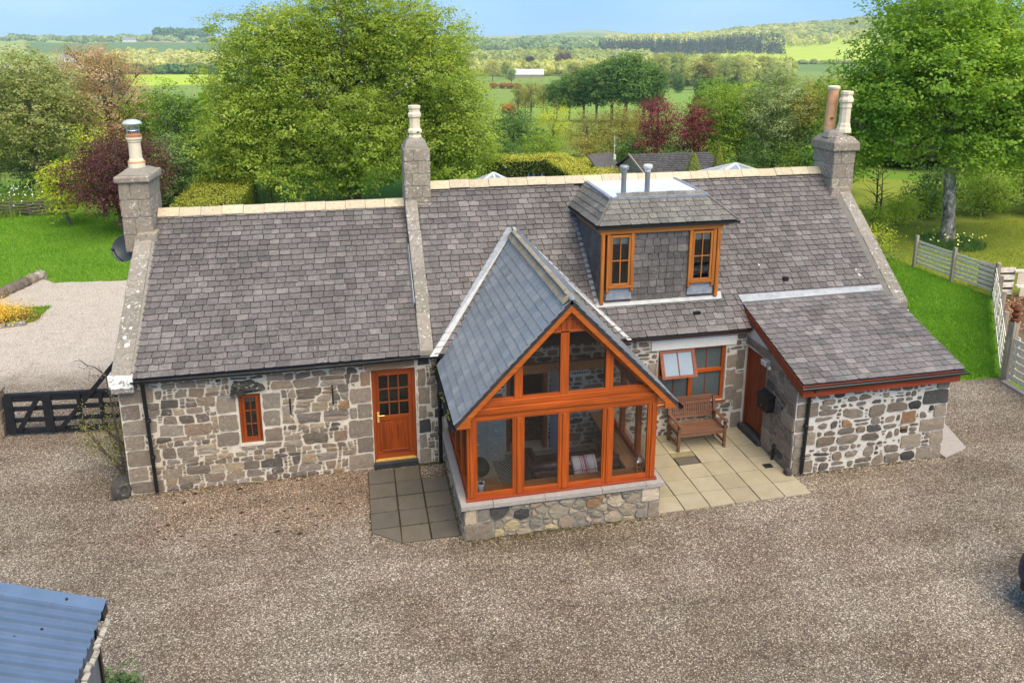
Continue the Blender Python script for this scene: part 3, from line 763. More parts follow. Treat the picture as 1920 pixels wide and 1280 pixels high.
# rough dark lintel over the little window
rl = MB(); rgl = random.Random(8)
pts = [(-2.66, 1.90), (-2.50, 1.88), (-2.32, 1.895), (-2.12, 1.90), (-1.99, 1.96), (-2.05, 2.06), (-2.14, 2.10), (-2.26, 2.17), (-2.42, 2.15), (-2.56, 2.17), (-2.62, 2.05)]
stone_mb(rl, pts, O_f, X_, Z_, n_f, .16, rgl)
part('rough_lintel', rl, mat_stone('mossy_dark_stone', [(.085,.085,.075), (.12,.12,.10)], .7, .7, 1.0, .35), W_front, 'rough projecting dark stone lintel', smooth=False)
blocks.append((-2.66, -1.97, 1.88, 2.17))
obst = blocks + [(o[0]-4.6-.015, o[1]-4.6+.015, o[2], o[3]) for o in ops] + [(5.86, 7.84, 2.03, 2.26), (1.30, 1.40, 0, 2.5)]
LW = coursed(-4.6, 1.46, .0, 2.42, obst, .008, .14, 11)
RW = coursed(1.5, 8.1, .0, 2.36, obst, .012, .36, 12, (.08, .21), .15)
def sp_dark(x, y, A, rg): return rg.random() < .025 and A > .01
lay_stones(LW, W_front, M_stone, O_f, X_, Z_, n_f, .02, 260, .0035, 5, [(sp_dark, M_dark_stone, None), (lambda x, y, A, rg: rg.random() < .02, M_rust_stone, None)])
wr = MB(); wr.quad((1.47, -.003, 0), (2.70, -.003, 0), (2.70, -.003, 2.36), (1.47, -.003, 2.36)); wr.quad((3.62, -.003, 0), (6.03, -.003, 0), (6.03, -.003, 2.4), (3.62, -.003, 2.4))
wr.quad((7.64, -.003, 0), (8.1, -.003, 0), (8.1, -.003, 2.4), (7.64, -.003, 2.4)); wr.quad((6.03, -.003, 0), (7.64, -.003, 0), (7.64, -.003, .72), (6.03, -.003, .72))
part('pointing', wr, mat_mortar('pale_pointing', (.88, .82, .70), (.66, .60, .49), 4), W_front)
lay_stones(RW, W_front, M_stone_out, O_f+Vector((0, -.004, 0)), X_, Z_, n_f, .024, 90, .0055, 6, [(sp_dark, M_dark_stone, None)])
lt = MB(); lt.box(5.87, 7.84, -.03, .05, 2.03, 2.25, .006)
part('painted_lintel', lt, M_render, W_front, 'long white rendered lintel over kitchen window')
for x, za, zb in ((-1.565, 1.38, 1.70), (-.755, 1.49, 1.90)):
    part('iron_bar', MB().box(x-.014, x+.014, -.03, 0, za, zb), M_black, W_front)
# single block at the foot of the left corner
s_ = MB(); stone_mb(s_, [(-4.90, .03), (-4.72, .0), (-4.6, .03), (-4.57, .15), (-4.60, .28), (-4.7, .31), (-4.88, .29), (-4.91, .15)], Vector((0, -.02, 0)), X_, Z_, n_f, .14, random.Random(3))
s_.box(-4.88, -4.62, -.1, .3, .02, .27, .02)
solo('corner_boulder', s_, M_dark_stone, 'squared dark boulder on the gravel at the left foot of the cottage', 'boulder', (-4.7, 0, 0))

# --- roofs
def roof_plane(mb, x0, x1, ys, zf, t=.06):
    (y0, y1) = ys
    mb.prism([(x0, y0, zf(y0)), (x1, y0, zf(y0)), (x1, y1, zf(y1)), (x0, y1, zf(y1))], (0, 0, -t))
rf = MB()
roof_plane(rf, -4.3, .97, (-.15, 3.05), lambda y: zL(y)-.012); roof_plane(rf, 1.2, 11.72, (-.15, 3.05), lambda y: zR(y)-.012)
for x0, x1, zt in ((-4.6, .97, 4.84), (.97, 12.1, 5.2)): rf.prism([(x0, 3.05, zt), (x1, 3.05, zt), (x1, 6.3, 2.42), (x0, 6.3, 2.42)], (0, 0, -.06))
M_under = simple('roof_underlay', (.05, .047, .048), .95, .05)
roof = part('roof', rf, M_under, cot)
vL = Vector((0, 1, KL)).normalized(); vR = Vector((0, 1, KR)).normalized()
SL = 3.17/vL.y; SR = 3.17/vR.y
pl_left = plan_slates(Vector((-4.28, -.19, zL(-.19))), X_, vL, [(0, 0), (5.24, 0), (5.24, SL), (0, SL)], .143, .215, .22, 21)
def r2(x, y): return (x-1.245, (y+.19)/vR.y)
cons_hole = [r2(1.62, -.3), r2(4.95, -.3), r2(3.36, 1.55), r2(3.24, 1.55)]
dorm_hole = [r2(4.93, .52), r2(7.5, .52), r2(7.35, 3.1), r2(5.05, 3.1)]
out_hole = [r2(8.15, -.3), r2(11.7, -.3), r2(11.7, .26), r2(8.15, .26)]
pl_right = plan_slates(Vector((1.245, -.19, zR(-.19))), X_, vR, [(0, 0), (10.42, 0), (10.42, SR), (0, SR)], .143, .215, .22, 22, [cons_hole, dorm_hole, out_hole])
lay_slates(pl_left+pl_right, roof, M_slate, .017, 300, 31)
rgt = random.Random(77)
def ridge_run(x0, x1, zt, n, seed, mat=M_ridge, skip=()):
    L = (x1-x0)/n
    for i in range(n):
        a, b = x0+i*L+.004, x0+(i+1)*L-.004
        if any(s0 < (a+b)/2 < s1 for s0, s1 in skip): continue
        dz = rgt.uniform(-.008, .008); mb = MB(); h = .17
        prof = [(-h, -.115), (-h+.01, -.09), (-.03, .045), (.03, .045), (h-.01, -.09), (h, -.115), (.03, .01), (-.03, .01)]
        mb.prism([(a, 3.05+y, zt+z+.02+dz) for y, z in prof], (b-a, 0, 0))
        part('ridge_tile', mb, mat, cot)
ridge_run(-4.28, .96, 4.88, 12, 1)
ridge_run(1.55, 11.62, 5.26, 22, 2)
# skews (coping stones on the gables)
def skew(x0, x1, y0, y1, zf, cuts, off=.10, th=.16, mat=M_skew):
    ys = [y0]+cuts+[y1]
    for a, b in zip(ys, ys[1:]):
        j = rgt.uniform(-.008, .008); mb = MB()
        mb.prism([(x0+j, a+.005, zf(a)+off), (x1+j, a+.005, zf(a)+off), (x1+j, b-.005, zf(b)+off), (x0+j, b-.005, zf(b)+off)], (0, 0, -th))
        part('coping_stone', mb, mat, cot, bev=.018)
skew(-4.64, -4.30, -.20, 2.5, zL, [.45, 1.25, 1.95], .09)
skew(.965, 1.24, -.16, 2.72, zR, [.5, 1.3, 2.05], .075)
skew(11.70, 12.02, -.05, 2.45, zR, [.62, 1.35, 1.95], .16, .30)
for x0, x1, zf in ((-4.66, -4.27, zL), (11.72, 12.06, zR)):   # skew putts at the foot
    part('skew_putt', MB().box(x0, x1, -.20, .14, zf(-.2)-.26, zf(-.2)+.02, .012), M_skew, cot, bev=.02)
lime = NT('limewash'); gl_ = lime.n('ShaderNodeNewGeometry').outputs['Position']
M_lime = lime.done(lime.mix(lime.ramp(lime.noise(11, 5, .7, gl_), [(.44, 0.), (.52, 1.)]), (.30, .26, .21), (.80, .79, .75)), .85, .2)
part('skew_putt', MB().box(-4.672, -4.268, -.215, .16, zL(-.2)-.15, zL(-.2)+.105, .018), M_lime, cot, 'lime-splashed foot of the left gable coping', bev=.03)
wp = MB()
for (cx, cy, w, d) in ((-4.44, .32, .05, .04), (-4.5, .46, .04, .035), (-4.42, .62, .03, .03), (-4.52, 1.02, .03, .03), (-4.40, 1.3, .03, .025)):
    q0 = len(wp.v); wp.poly([(cx+w*rgt.uniform(.6, 1.2)*math.cos(t), cy+d*rgt.uniform(.6, 1.2)*math.sin(t), zL(cy)+.10+KL*d*math.sin(t)) for t in [k*math.pi/4 for k in range(8)]])
part('lichen_spots', wp, M_white, cot, kind='stuff')
part('lead_flashing', MB().prism([(.925, .7, zL(.7)+.03), (.955, .7, zL(.7)+.14), (.955, 1.9, zL(1.9)+.17), (.925, 1.9, zL(1.9)+.03)], (-.015, 0, 0)), M_lead, cot)
part('mortar_fillet', MB().prism([(11.69, -.1, zR(-.1)+.14), (11.60, -.1, zR(-.1)+.015), (11.60, 2.5, zR(2.5)+.015), (11.69, 2.5, zR(2.5)+.14)], (.02, 0, -.02)), M_cement, cot)
part('mortar_fillet', MB().prism([(-4.295, -.1, zL(-.1)+.07), (-4.24, -.1, zL(-.1)+.02), (-4.24, 2.5, zL(2.5)+.02), (-4.295, 2.5, zL(2.5)+.07)], (-.02, 0, -.02)), M_cement, cot)

# --- chimneys (roof > nothing: each stack is a part with its stones)
def stack(x0, x1, y0, y1, z0, z1, courses, seed, label, cap=None):
    rg = random.Random(seed)
    core = part('chimney_stack', MB().box(x0+.012, x1-.012, y0+.012, y1-.012, z0, z1), M_cement, cot, label)
    zs = [z0+(z1-z0)*i/courses for i in range(courses+1)]
    for i, (a, b) in enumerate(zip(zs, zs[1:])):
        for (O, u, n, L) in ((Vector((x0, y0, 0)), X_, -Y_, x1-x0), (Vector((x1, y0, 0)), Y_, X_, y1-y0), (Vector((x0, y1, 0)), -Y_, -X_, y1-y0)):
            cuts = [0, L*(.36 if i % 2 else .62)+rg.uniform(-.05, .05), L]
            for c, d in zip(cuts, cuts[1:]): block(core, c+.003, d-.003, a+.003, b-.003, M_chim, O+n*-.004, u, Z_, n, .009, seed+i)
    return core
st1 = stack(-4.86, -4.29, 2.47, 3.46, 4.15, 5.62, 4, 41, 'left gable chimney with a broad flat cap')
part('chimney_cap', MB().box(-4.91, -4.24, 2.41, 3.50, 5.61, 5.76, .014), M_chim, cot, bev=.03)
part('flaunching', MB().add([(-4.88, 2.5, 5.76), (-4.27, 2.5, 5.76), (-4.27, 3.45, 5.76), (-4.88, 3.45, 5.76), (-4.75, 2.85, 5.86), (-4.43, 2.85, 5.86), (-4.43, 3.2, 5.86), (-4.75, 3.2, 5.86)], [(0, 1, 5, 4), (1, 2, 6, 5), (2, 3, 7, 6), (3, 0, 4, 7), (4, 5, 6, 7)]), M_cement, cot)
part('chimney_corbel', MB().box(-4.60, -4.20, 2.34, 2.75, 4.36, 4.58, .02), M_chim, cot, bev=.02)
pc = (-4.59, 3.0, 0)
pot1 = part('chimney_pot', MB().lathe([(.165, 5.85), (.165, 5.95), (.15, 5.97), (.14, 6.02), (.125, 6.05), (.118, 6.38), (.135, 6.40), (.135, 6.43), (.155, 6.45), (.155, 6.53), (.12, 6.56)], pc, 20), M_cream, cot, 'cream clay chimney pot under a domed metal cowl', smooth=False)
part('pot_rim', MB().lathe([(.158, 6.50), (.158, 6.54), (.11, 6.575), (.10, 6.575)], pc, 20), M_terra, pot1)
part('pot_rim', MB().lathe([(.168, 5.955), (.168, 5.985), (.15, 5.995)], pc, 20), M_tan, pot1)
cw = MB()
for k in range(8):
    t = 2*math.pi*k/8; cw.tube([(pc[0]+.12*math.cos(t), pc[1]+.12*math.sin(t), 6.56), (pc[0]+.13*math.cos(t), pc[1]+.13*math.sin(t), 6.76)], .009, 5)
cw.lathe([(.128, 6.62), (.134, 6.63), (.128, 6.64)], pc, 16)
cw.tube([(pc[0], pc[1], 6.5), (pc[0], pc[1], 6.75)], .05, 8)
part('cowl', cw, M_metal, pot1)
part('cowl_lid', MB().lathe([(.19, 6.76), (.195, 6.775), (.16, 6.82), (.09, 6.85), (.02, 6.86)], pc, 20), simple('cowl_lid', (.62, .68, .70), .35, .5, .2, .05), pot1, smooth=True)
st2 = stack(.97, 1.54, 2.66, 3.5, 4.45, 6.12, 6, 42, 'slim middle chimney with one cream pot')
part('chimney_corbel', MB().box(1.24, 1.57, 2.61, 3.0, 4.72, 4.90, .02), M_chim, cot, bev=.02)
part('flaunching', MB().lathe([(.37, 6.10), (.36, 6.16), (.30, 6.27), (.20, 6.35), (.1, 6.36)], (1.255, 3.02, 0), 4), M_cement, cot, smooth=False)
pc = (1.255, 3.0, 0)
pot2 = part('chimney_pot', MB().lathe([(.15, 6.30), (.155, 6.36), (.135, 6.39), (.13, 6.42), (.165, 6.45), (.165, 6.50), (.125, 6.55), (.12, 6.78), (.15, 6.80), (.155, 6.86), (.125, 6.90), (.125, 6.97), (.145, 6.985), (.145, 7.04), (.11, 7.05)], pc, 8), M_cream, cot, 'cream clay chimney pot on the middle stack')
part('pot_hole', MB().lathe([(.035, 0), (.03, .02)], (1.31, 2.862, 6.46), 8), M_soil, pot2)
st3 = stack(11.51, 12.10, 2.45, 3.30, 4.4, 5.82, 4, 43, 'right gable chimney carrying two pots')
part('chimney_cap', MB().add([(11.44, 2.38, 5.80), (12.17, 2.38, 5.80), (12.17, 3.38, 5.80), (11.44, 3.38, 5.80), (11.45, 2.39, 6.0), (12.16, 2.39, 6.0), (12.16, 3.37, 6.0), (11.45, 3.37, 6.0), (11.56, 2.52, 6.14), (12.05, 2.52, 6.14), (12.05, 3.24, 6.14), (11.56, 3.24, 6.14)],
    [(0, 1, 5, 4), (1, 2, 6, 5), (2, 3, 7, 6), (3, 0, 4, 7), (4, 5, 9, 8), (5, 6, 10, 9), (6, 7, 11, 10), (7, 4, 8, 11), (8, 9, 10, 11), (3, 2, 1, 0)]), M_chim, cot, bev=.02)
part('flaunching', MB().lathe([(.33, 6.10), (.28, 6.22), (.2, 6.28), (.1, 6.28)], (11.80, 2.9, 0), 8), M_cement, cot)
part('chimney_corbel', MB().prism([(11.44, 2.36, 4.62), (11.98, 2.36, 4.62), (11.98, 2.36, 4.90), (11.52, 2.36, 4.90)], (0, .5, 0)), M_chim, cot, bev=.02)
pc = (11.93, 2.78, 0)
part('chimney_pot', MB().lathe([(.19, 6.22), (.18, 6.30), (.155, 6.36), (.15, 6.42), (.135, 6.46), (.13, 6.82), (.15, 6.84), (.145, 6.88), (.14, 6.94), (.175, 6.98), (.175, 7.03), (.14, 7.10), (.135, 7.14), (.155, 7.16), (.155, 7.23), (.11, 7.24)], pc, 8), M_cream, cot, 'fluted cream chimney pot on the right stack')
p0, p1 = Vector((11.76, 3.12, 6.2)), Vector((11.80, 3.14, 7.34))
pot4 = part('chimney_pot', MB().tube([p0, p1], [.14, .125], 16), M_tan, cot, 'tall leaning tan clay chimney pot on the right stack')
part('pot_rim', MB().tube([p0.lerp(p1, .92), p0.lerp(p1, .95), p0.lerp(p1, .985), p1+Vector((0, 0, .01))], [.13, .15, .155, .12], 16), M_cream, pot4)
part('pot_hole', MB().lathe([(.04, 0), (.03, .02)], (11.72, 2.985, 6.55), 8), M_soil, pot4)

# --- gutters and downpipes of the main house
def gutter(parent, p0, p1, r=.055, name='gutter', n=6, sag=.01):
    p0, p1 = Vector(p0), Vector(p1); mb = MB(); d = (p1-p0); k = 8
    ax = d.normalized(); out = ax.cross(Z_).normalized()
    prev = None; vs = []; fs = []
    for i in range(k+1):
        c = p0.lerp(p1, i/k)-Z_*sag*math.sin(math.pi*i/k)
        ring = [c+out*r*math.cos(math.pi+math.pi*q/n)+Z_*r*math.sin(math.pi+math.pi*q/n) for q in range(n+1)]
        ring += [c+out*(r-.008)*math.cos(2*math.pi-math.pi*q/n)+Z_*(r-.008)*math.sin(2*math.pi-math.pi*q/n) for q in range(n+1)]
        vs += ring
    m = 2*(n+1)
    fs = [(i*m+q, i*m+(q+1) % m, (i+1)*m+(q+1) % m, (i+1)*m+q) for i in range(k) for q in range(m)]+[tuple(range(m)), tuple(range(k*m+m-1, k*m-1, -1))]
    mb.add(vs, fs)
    return part(name, mb, M_black, parent)
gutter(cot, (-4.30, -.21, 2.42), (.93, -.21, 2.43), .058, sag=.02)
gutter(cot, (.95, -.20, 2.43), (1.55, -.20, 2.42), .05)
gutter(cot, (5.15, -.20, 2.42), (8.12, -.20, 2.43), .035, sag=.015)
part('fascia', MB().box(5.1, 8.1, -.13, -.10, 2.32, 2.42), M_red_x, cot)
def pipe(parent, pts, r=.034, clips=()):
    o = part('downpipe', MB().tube(pts, r, 10), M_black, parent)
    for z in clips: part('pipe_bracket', MB().lathe([(r+.006, z-.03), (r+.012, z-.025), (r+.012, z+.025), (r+.006, z+.03)], (pts[-1][0], pts[-1][1], 0), 10), M_black, o)
pipe(cot, [(-4.15, -.2, 2.4), (-4.14, -.11, 2.28), (-4.13, -.10, 1.6), (-4.11, -.10, .06)], .036, (1.55, .8))
pipe(cot, [(1.33, -.18, 2.38), (1.33, -.09, 2.26), (1.33, -.09, .02)], .042, (1.5, .7))

# --- joinery helper: frame with glazing bars, panes are parts
def frame_bars(parent, mat, matx, x0, x1, z0, z1, y, w, d=.06, nx=1, nz=1, bar=.022, glass=M_glass_d, name='window', gl_y=.5, host=None):
    f = MB(); f.box(x0, x0+w, y, y+d, z0, z1); f.box(x1-w, x1, y, y+d, z0, z1)
    fo = part(name, f, mat, parent, bev=.006) if name else parent
    fo2 = fo; fo = host or fo
    boxes('rail', [(x0+w, x1-w, y+.003, y+d-.003, z0, z0+w), (x0+w, x1-w, y+.003, y+d-.003, z1-w, z1)], matx, fo, bev=.006)
    xs = [x0+w+(x1-x0-2*w)*i/nx for i in range(nx+1)]; zs = [z0+w+(z1-z0-2*w)*i/nz for i in range(nz+1)]
    if nx*nz > 1:
        b = MB()
        for x in xs[1:-1]: b.box(x-bar/2, x+bar/2, y+.006, y+d*.8, z0+w, z1-w)
        for z in zs[1:-1]: b.box(x0+w, x1-w, y+.008, y+d*.75, z-bar/2, z+bar/2)
        part('glazing_bar', b, mat, fo)
    for a, b_ in zip(xs, xs[1:]):
        for c, e in zip(zs, zs[1:]):
            part('pane', MB().box(a, b_, y+d*gl_y, y+d*gl_y+.006, c, e), glass, fo)
    return fo2
# front door
dr = part('door', MB().box(.06, .80, .075, .12, .155, 1.06).box(.06, .14, .07, .12, 1.06, 2.06).box(.72, .80, .07, .12, 1.06, 2.06), M_door, cot, 'orange timber door with nine small panes')
boxes('door_frame', [(.0, .06, .04, .15, .12, 2.12), (.80, .86, .04, .15, .12, 2.12)], M_door, dr, bev=.005)
part('door_frame', MB().box(.06, .80, .04, .15, 2.06, 2.12), M_door_x, dr, bev=.005)
boxes('rail', [(.14, .72, .069, .12, 1.97, 2.06), (.14, .72, .066, .12, .99, 1.10), (.06, .80, .066, .12, .155, .30)], M_door_x, dr, bev=.005)
for k in range(7): part('plank', MB().box(.185+k*.0715, .185+(k+1)*.0715-.006, .062, .08, .33, .95), M_door, dr)
part('weather_bar', MB().box(.17, .70, .045, .075, .32, .35), M_red_x, dr, bev=.005)
b = MB()
for x in (.333, .527): b.box(x-.012, x+.012, .07, .11, 1.1, 1.97)
for z in (1.39, 1.68): b.box(.14, .72, .072, .108, z-.012, z+.012)
part('glazing_bar', b, M_brown, dr)
for a, b_ in zip((.14, .345, .539), (.321, .515, .72)):
    for c, e in zip((1.1, 1.402, 1.692), (1.378, 1.668, 1.97)): part('pane', MB().box(a, b_, .09, .096, c, e), M_glass_d, dr)
part('handle', MB().box(.085, .125, .045, .068, .98, 1.2).tube([(.105, .05, 1.13), (.105, .02, 1.13), (.23, .02, 1.13)], .011, 8), M_brass, dr)
part('threshold_strip', MB().box(.02, .84, .01, .07, .123, .155), M_brass, dr)
part('doorstep', MB().box(-.02, .88, -.08, .30, .0, .12, .004), simple('dark_step', (.035, .04, .04), .5, .4, 0, .3, 6), cot, bev=.01)
# little six-pane window
w1 = frame_bars(cot, M_door, M_door_x, -2.515, -2.115, .835, 1.865, .05, .035, .08, 1, 1, name='window')
frame_bars(w1, M_door, M_door_x, -2.475, -2.155, .875, 1.83, .062, .06, .05, 2, 3, .018, name='sash', host=w1)
part('blind', MB().box(-2.40, -2.23, .10, .11, 1.66, 1.80), M_blind, w1)
part('window_sill', MB().box(-2.54, -2.09, -.03, .05, .79, .83, .004), M_mortar_w, w1)
# kitchen window
kw = part('window', MB().box(6.79, 6.88, .05, .14, .79, 1.96), M_orange, cot, 'four-part orange window with one sash propped open', bev=.005)
boxes('stile', [(6.05, 6.12, .05, .14, .73, 2.02), (7.55, 7.62, .05, .14, .73, 2.02)], M_orange, kw, bev=.005)
boxes('rail', [(6.12, 7.55, .052, .138, .73, .79), (6.12, 7.55, .052, .138, 1.96, 2.02), (6.88, 7.55, .052, .138, 1.40, 1.48), (6.12, 6.79, .052, .138, 1.38, 1.42)], M_orange_x, kw, bev=.005)
for x0, x1, z0, z1 in ((6.88, 7.55, 1.48, 1.96), (6.88, 7.55, .79, 1.40), (6.12, 6.79, .79, 1.38)):
    part('pane', MB().box(x0, x1, .10, .106, z0, z1), M_obscure, kw)
    part('glazing_bar', MB().box((x0+x1)/2-.01, (x0+x1)/2+.01, .085, .10, z0, z1), M_brown, kw)
part('sill', MB().box(6.0, 7.66, -.05, .06, .69, .73, .003), M_brown, kw)
# the open sash, hinged at the top and pushed out
th = R(24); hz, hy = 1.985, .04
def sw(x, s, d): return (x, hy-s*math.sin(th)-d*math.cos(th), hz-s*math.cos(th)+d*math.sin(th))
def sbox(mb, x0, x1, s0, s1, d0, d1):
    vs = [sw(x, s, d) for d in (d0, d1) for s in (s0, s1) for x in (x0, x1)]
    mb.add(vs, [(0, 2, 3, 1), (4, 5, 7, 6), (0, 1, 5, 4), (2, 6, 7, 3), (0, 4, 6, 2), (1, 3, 7, 5)])
sa = MB(); sbox(sa, 6.06, 6.135, 0, .60, 0, .05); sbox(sa, 6.785, 6.86, 0, .60, 0, .05); sbox(sa, 6.135, 6.785, 0, .06, .002, .048); sbox(sa, 6.135, 6.785, .54, .60, .002, .048); sbox(sa, 6.45, 6.472, .06, .54, .004, .044)
sas = part('open_sash', sa, M_brown, kw, 'sash tilted outward')
pa = MB(); sbox(pa, 6.13, 6.45, .05, .55, .02, .03); part('pane', pa, M_skyglass, kw)
pa = MB(); sbox(pa, 6.472, 6.79, .05, .55, .02, .03); part('pane', pa, M_skyglass, kw)
# --- dormer
dorm = part('dormer', MB().prism([(4.86, .47, 2.95), (7.50, .47, 2.95), (7.50, 2.6, 4.72), (7.50, .47, 4.72), (4.86, .47, 4.72)][:2]+[(7.50, .47, 4.72), (4.86, .47, 4.72)], (0, 2.2, 0)), M_under, cot, 'box dormer clad in slates under a shallow slated skirt')
fsl = plan_slates(Vector((4.86, .455, 3.02)), X_, Z_, [(.68, .0), (1.96, .0), (1.96, 1.52), (.68, 1.52)], .150, .205, .25, 61)
fsl += plan_slates(Vector((4.86, .455, 2.99)), X_, Z_, [(.08, 0), (.68, 0), (.68, .30), (.08, .30)], .150, .2, .2, 62)
fsl += plan_slates(Vector((4.86, .455, 2.99)), X_, Z_, [(1.96, 0), (2.6, 0), (2.6, .33), (1.96, .33)], .150, .2, .2, 63)
lay_slates(fsl, dorm, M_slate_dorm, .012, 80, 64, .03, .10)
# cheeks: left side slates follow the roof pitch
chk = plan_slates(Vector((4.845, 2.62, 2.95)), -Y_, Z_, [(.05, 1.76), (2.14, .03), (2.14, 1.72)], .15, .2, .2, 65)
lay_slates(chk, dorm, M_slate_dorm, .010, 60, 66, .02, .08, 'cheek_slates')
chk = plan_slates(Vector((7.515, .45, 2.95)), Y_, Z_, [(0.03, .03), (2.1, 1.74), (.03, 1.72)], .15, .2, .2, 67)
lay_slates(chk, dorm, M_slate_dorm, .010, 40, 68, .02, .08, 'cheek_slates')
# skirt roof
e0, e1, yf, ze = 4.72, 7.86, .33, 4.72
f0, f1, yt, zt = 5.24, 7.40, 1.00, 5.16
sk = MB()
sk.prism([(e0+.02, yf+.02, ze-.01), (e1-.02, yf+.02, ze-.01), (f1, yt, zt-.01), (f0, yt, zt-.01)], (0, 0, -.04))
sk.prism([(e0+.02, 2.47, ze-.01), (e0+.02, yf+.02, ze-.01), (f0, yt, zt-.01), (f0+.04, 3.0, zt-.01)], (0, 0, -.04))
sk.prism([(e1-.02, yf+.02, ze-.01), (e1-.02, 2.47, ze-.01), (f1+.04, 3.0, zt-.01), (f1, yt, zt-.01)], (0, 0, -.04))
part('dormer_skirt', sk, M_under, cot)
A = Vector((e0, yf, ze)); B = Vector((e1, yf, ze)); Ct = Vector((f1, yt, zt)); Dt = Vector((f0, yt, zt))
def plane_uv(O, u, P): # orthonormal slope frame and 2d coords
    n = u.cross(P-O).normalized(); v = n.cross(u).normalized(); return v
v1 = plane_uv(A, X_, Dt); to2 = lambda O, u, v, P: ((P-O).dot(u), (P-O).dot(v))
reg = [to2(A, X_, v1, p) for p in (A, B, Ct, Dt)]
s1 = plan_slates(A, X_, v1, reg, .155, .215, .2, 71)
lay_slates(s1, dorm, M_slate_moss, .012, 70, 72, .015, .05, 'skirt_slates')
E0 = Vector((e0, 2.46, ze)); E1 = Vector((f0+.05, 3.0, zt)); u2 = (A-E0).normalized(); v2 = plane_uv(E0, u2, Dt)
reg = [to2(E0, u2, v2, p) for p in (E0, A, Dt, E1)]
s2 = plan_slates(E0, u2, v2, reg, .155, .215, .2, 73)
lay_slates(s2, dorm, M_slate_moss, .012, 60, 74, .015, .05, 'skirt_slates')
F0 = Vector((e1, 2.46, ze)); F1 = Vector((f1+.05, 3.0, zt)); u3 = (F0-B).normalized(); v3 = plane_uv(B, u3, Ct)
reg = [to2(B, u3, v3, p) for p in (B, F0, F1, Ct)]
lay_slates(plan_slates(B, u3, v3, reg, .155, .215, .2, 75), dorm, M_slate_moss, .012, 0, 76, .015, .05, 'skirt_slates')
for p, q in ((A, Dt), (B, Ct)): part('hip', MB().beam(p+Vector((0, 0, .03)), q+Vector((0, 0, .03)), .05, .025), M_slate_moss, cot)
part('dormer_gutter', MB().beam((e0-.03, yf+.0, ze-.035), (e1+.04, yf+.0, ze-.035), .07, .05).beam((e0+.0, 2.4, ze-.035), (e0+.0, yf, ze-.035), .07, .05), M_black, cot)
fl = MB()
fl.prism([(f0-.01, yt-.02, zt+.012), (f1+.01, yt-.02, zt+.012), (f1+.10, 3.16, zt+.035), (f0+.06, 3.16, zt+.035)], (0, 0, -.03))
part('flat_roof', fl, M_flat, cot, 'wet pale flat roof of the dormer reflecting the sky')
ed = MB(); ed.beam((f0-.03, yt-.04, zt+.005), (f1+.04, yt-.04, zt+.005), .07, .05); ed.beam((f0-.03, yt-.02, zt+.008), (f0+.04, 3.1, zt+.03), .09, .05); ed.beam((f1+.03, yt-.02, zt+.008), (f1+.12, 3.1, zt+.03), .07, .05)
part('lead_edge', ed, M_lead_d, cot)
for x, y in ((5.61, 1.30), (6.16, 1.31)):
    q = part('flue_pipe', MB().tube([(x, y, 5.12), (x, y, 5.68)], .058, 14), M_flue, cot, smooth=False)
    part('flue_cap', MB().lathe([(.062, 5.66), (.068, 5.69), (.068, 5.72), (.10, 5.745), (.105, 5.79), (.09, 5.82), (.02, 5.83)], (x, y, 0), 16), M_white if x > 6 else M_lead, q)
# timber trim
def gp(name, mb, mat=M_gold, parent=cot): return part(name, mb, mat, parent, bev=.005)
gp('dormer_post', MB().box(4.83, 4.905, .38, .46, 3.0, 4.53)); gp('dormer_post', MB().box(7.44, 7.52, .38, .46, 3.02, 4.53))
gp('dormer_beam', MB().box(4.80, 7.56, .385, .46, 4.53, 4.60), M_gold_x); gp('dormer_beam', MB().box(4.76, 7.68, .36, .46, 4.603, 4.68), M_gold_x)
gp('dormer_beam', MB().box(4.795, 4.86, .465, 2.2, 4.55, 4.67), M_gold)
gp('dormer_beam', MB().box(7.50, 7.56, .465, 2.2, 4.55, 4.67), M_gold)
for wx0, wx1 in ((4.955, 5.555), (6.80, 7.415)):
    ww = gp('dormer_window', MB().box(wx0, wx0+.07, .375, .45, 3.27, 4.525).box(wx1-.07, wx1, .375, .45, 3.27, 4.525))
    frame_bars(ww, M_gold, M_gold_x, wx0+.075, wx1-.075, 3.40, 4.50, .385, .05, .055, 2, 2, .02, name='sash', host=ww)
    part('blind', MB().box(wx0+.13, wx1-.13, .442, .446, 4.30, 4.45), M_blind, ww)
    part('room_behind', MB().quad((wx0+.1, .449, 3.42), (wx1-.1, .449, 3.42), (wx1-.1, .449, 4.48), (wx0+.1, .449, 4.48)), M_dark, ww)  # near-black sheet close behind the panes; its colour stands for the room's shade
    gp('window_sill', MB().box(wx0+.04, wx1-.04, .35, .44, 3.355, 3.398), M_gold_x, ww)
    part('lead_apron', MB().prism([(wx0+.0, .40, 3.09), (wx1-.02, .40, 3.09), (wx1-.03, .42, 3.34), (wx0+.04, .42, 3.34)], (0, .02, 0)), M_lead_d, ww)
# lead flashings of dormer and lower roofs
def strip(name, pts, t, mat, parent, off):
    k = [Vector(p)+Vector(off) for p in pts]; return part(name, MB().prism(k, t), mat, parent)
strip('lead_flashing', [(4.74, .38, zR(.38)), (7.62, .38, zR(.38)), (7.66, .52, zR(.52)), (4.80, .52, zR(.52))], (0, 0, -.012), M_lead, cot, (0, -.02, .045))
strip('lead_flashing', [(4.74, .40, zR(.40)), (4.85, .40, zR(.40)), (4.82, 2.46, zR(2.46)), (4.74, 2.46, zR(2.46))], (0, 0, -.01), M_lead_d, cot, (0, 0, .035))
part('lead_lump', MB().box(4.66, 4.80, 2.30, 2.50, 4.60, 4.70, .02), M_lead, cot, bev=.02)
part('roof_vent', MB().box(9.26, 9.38, .62, .74, zR(.68)-.02, zR(.68)+.07), M_black, cot)
part('roof_vent', MB().box(6.86, 7.02, .12, .22, zR(.17)-.02, zR(.17)+.045), M_black, cot)
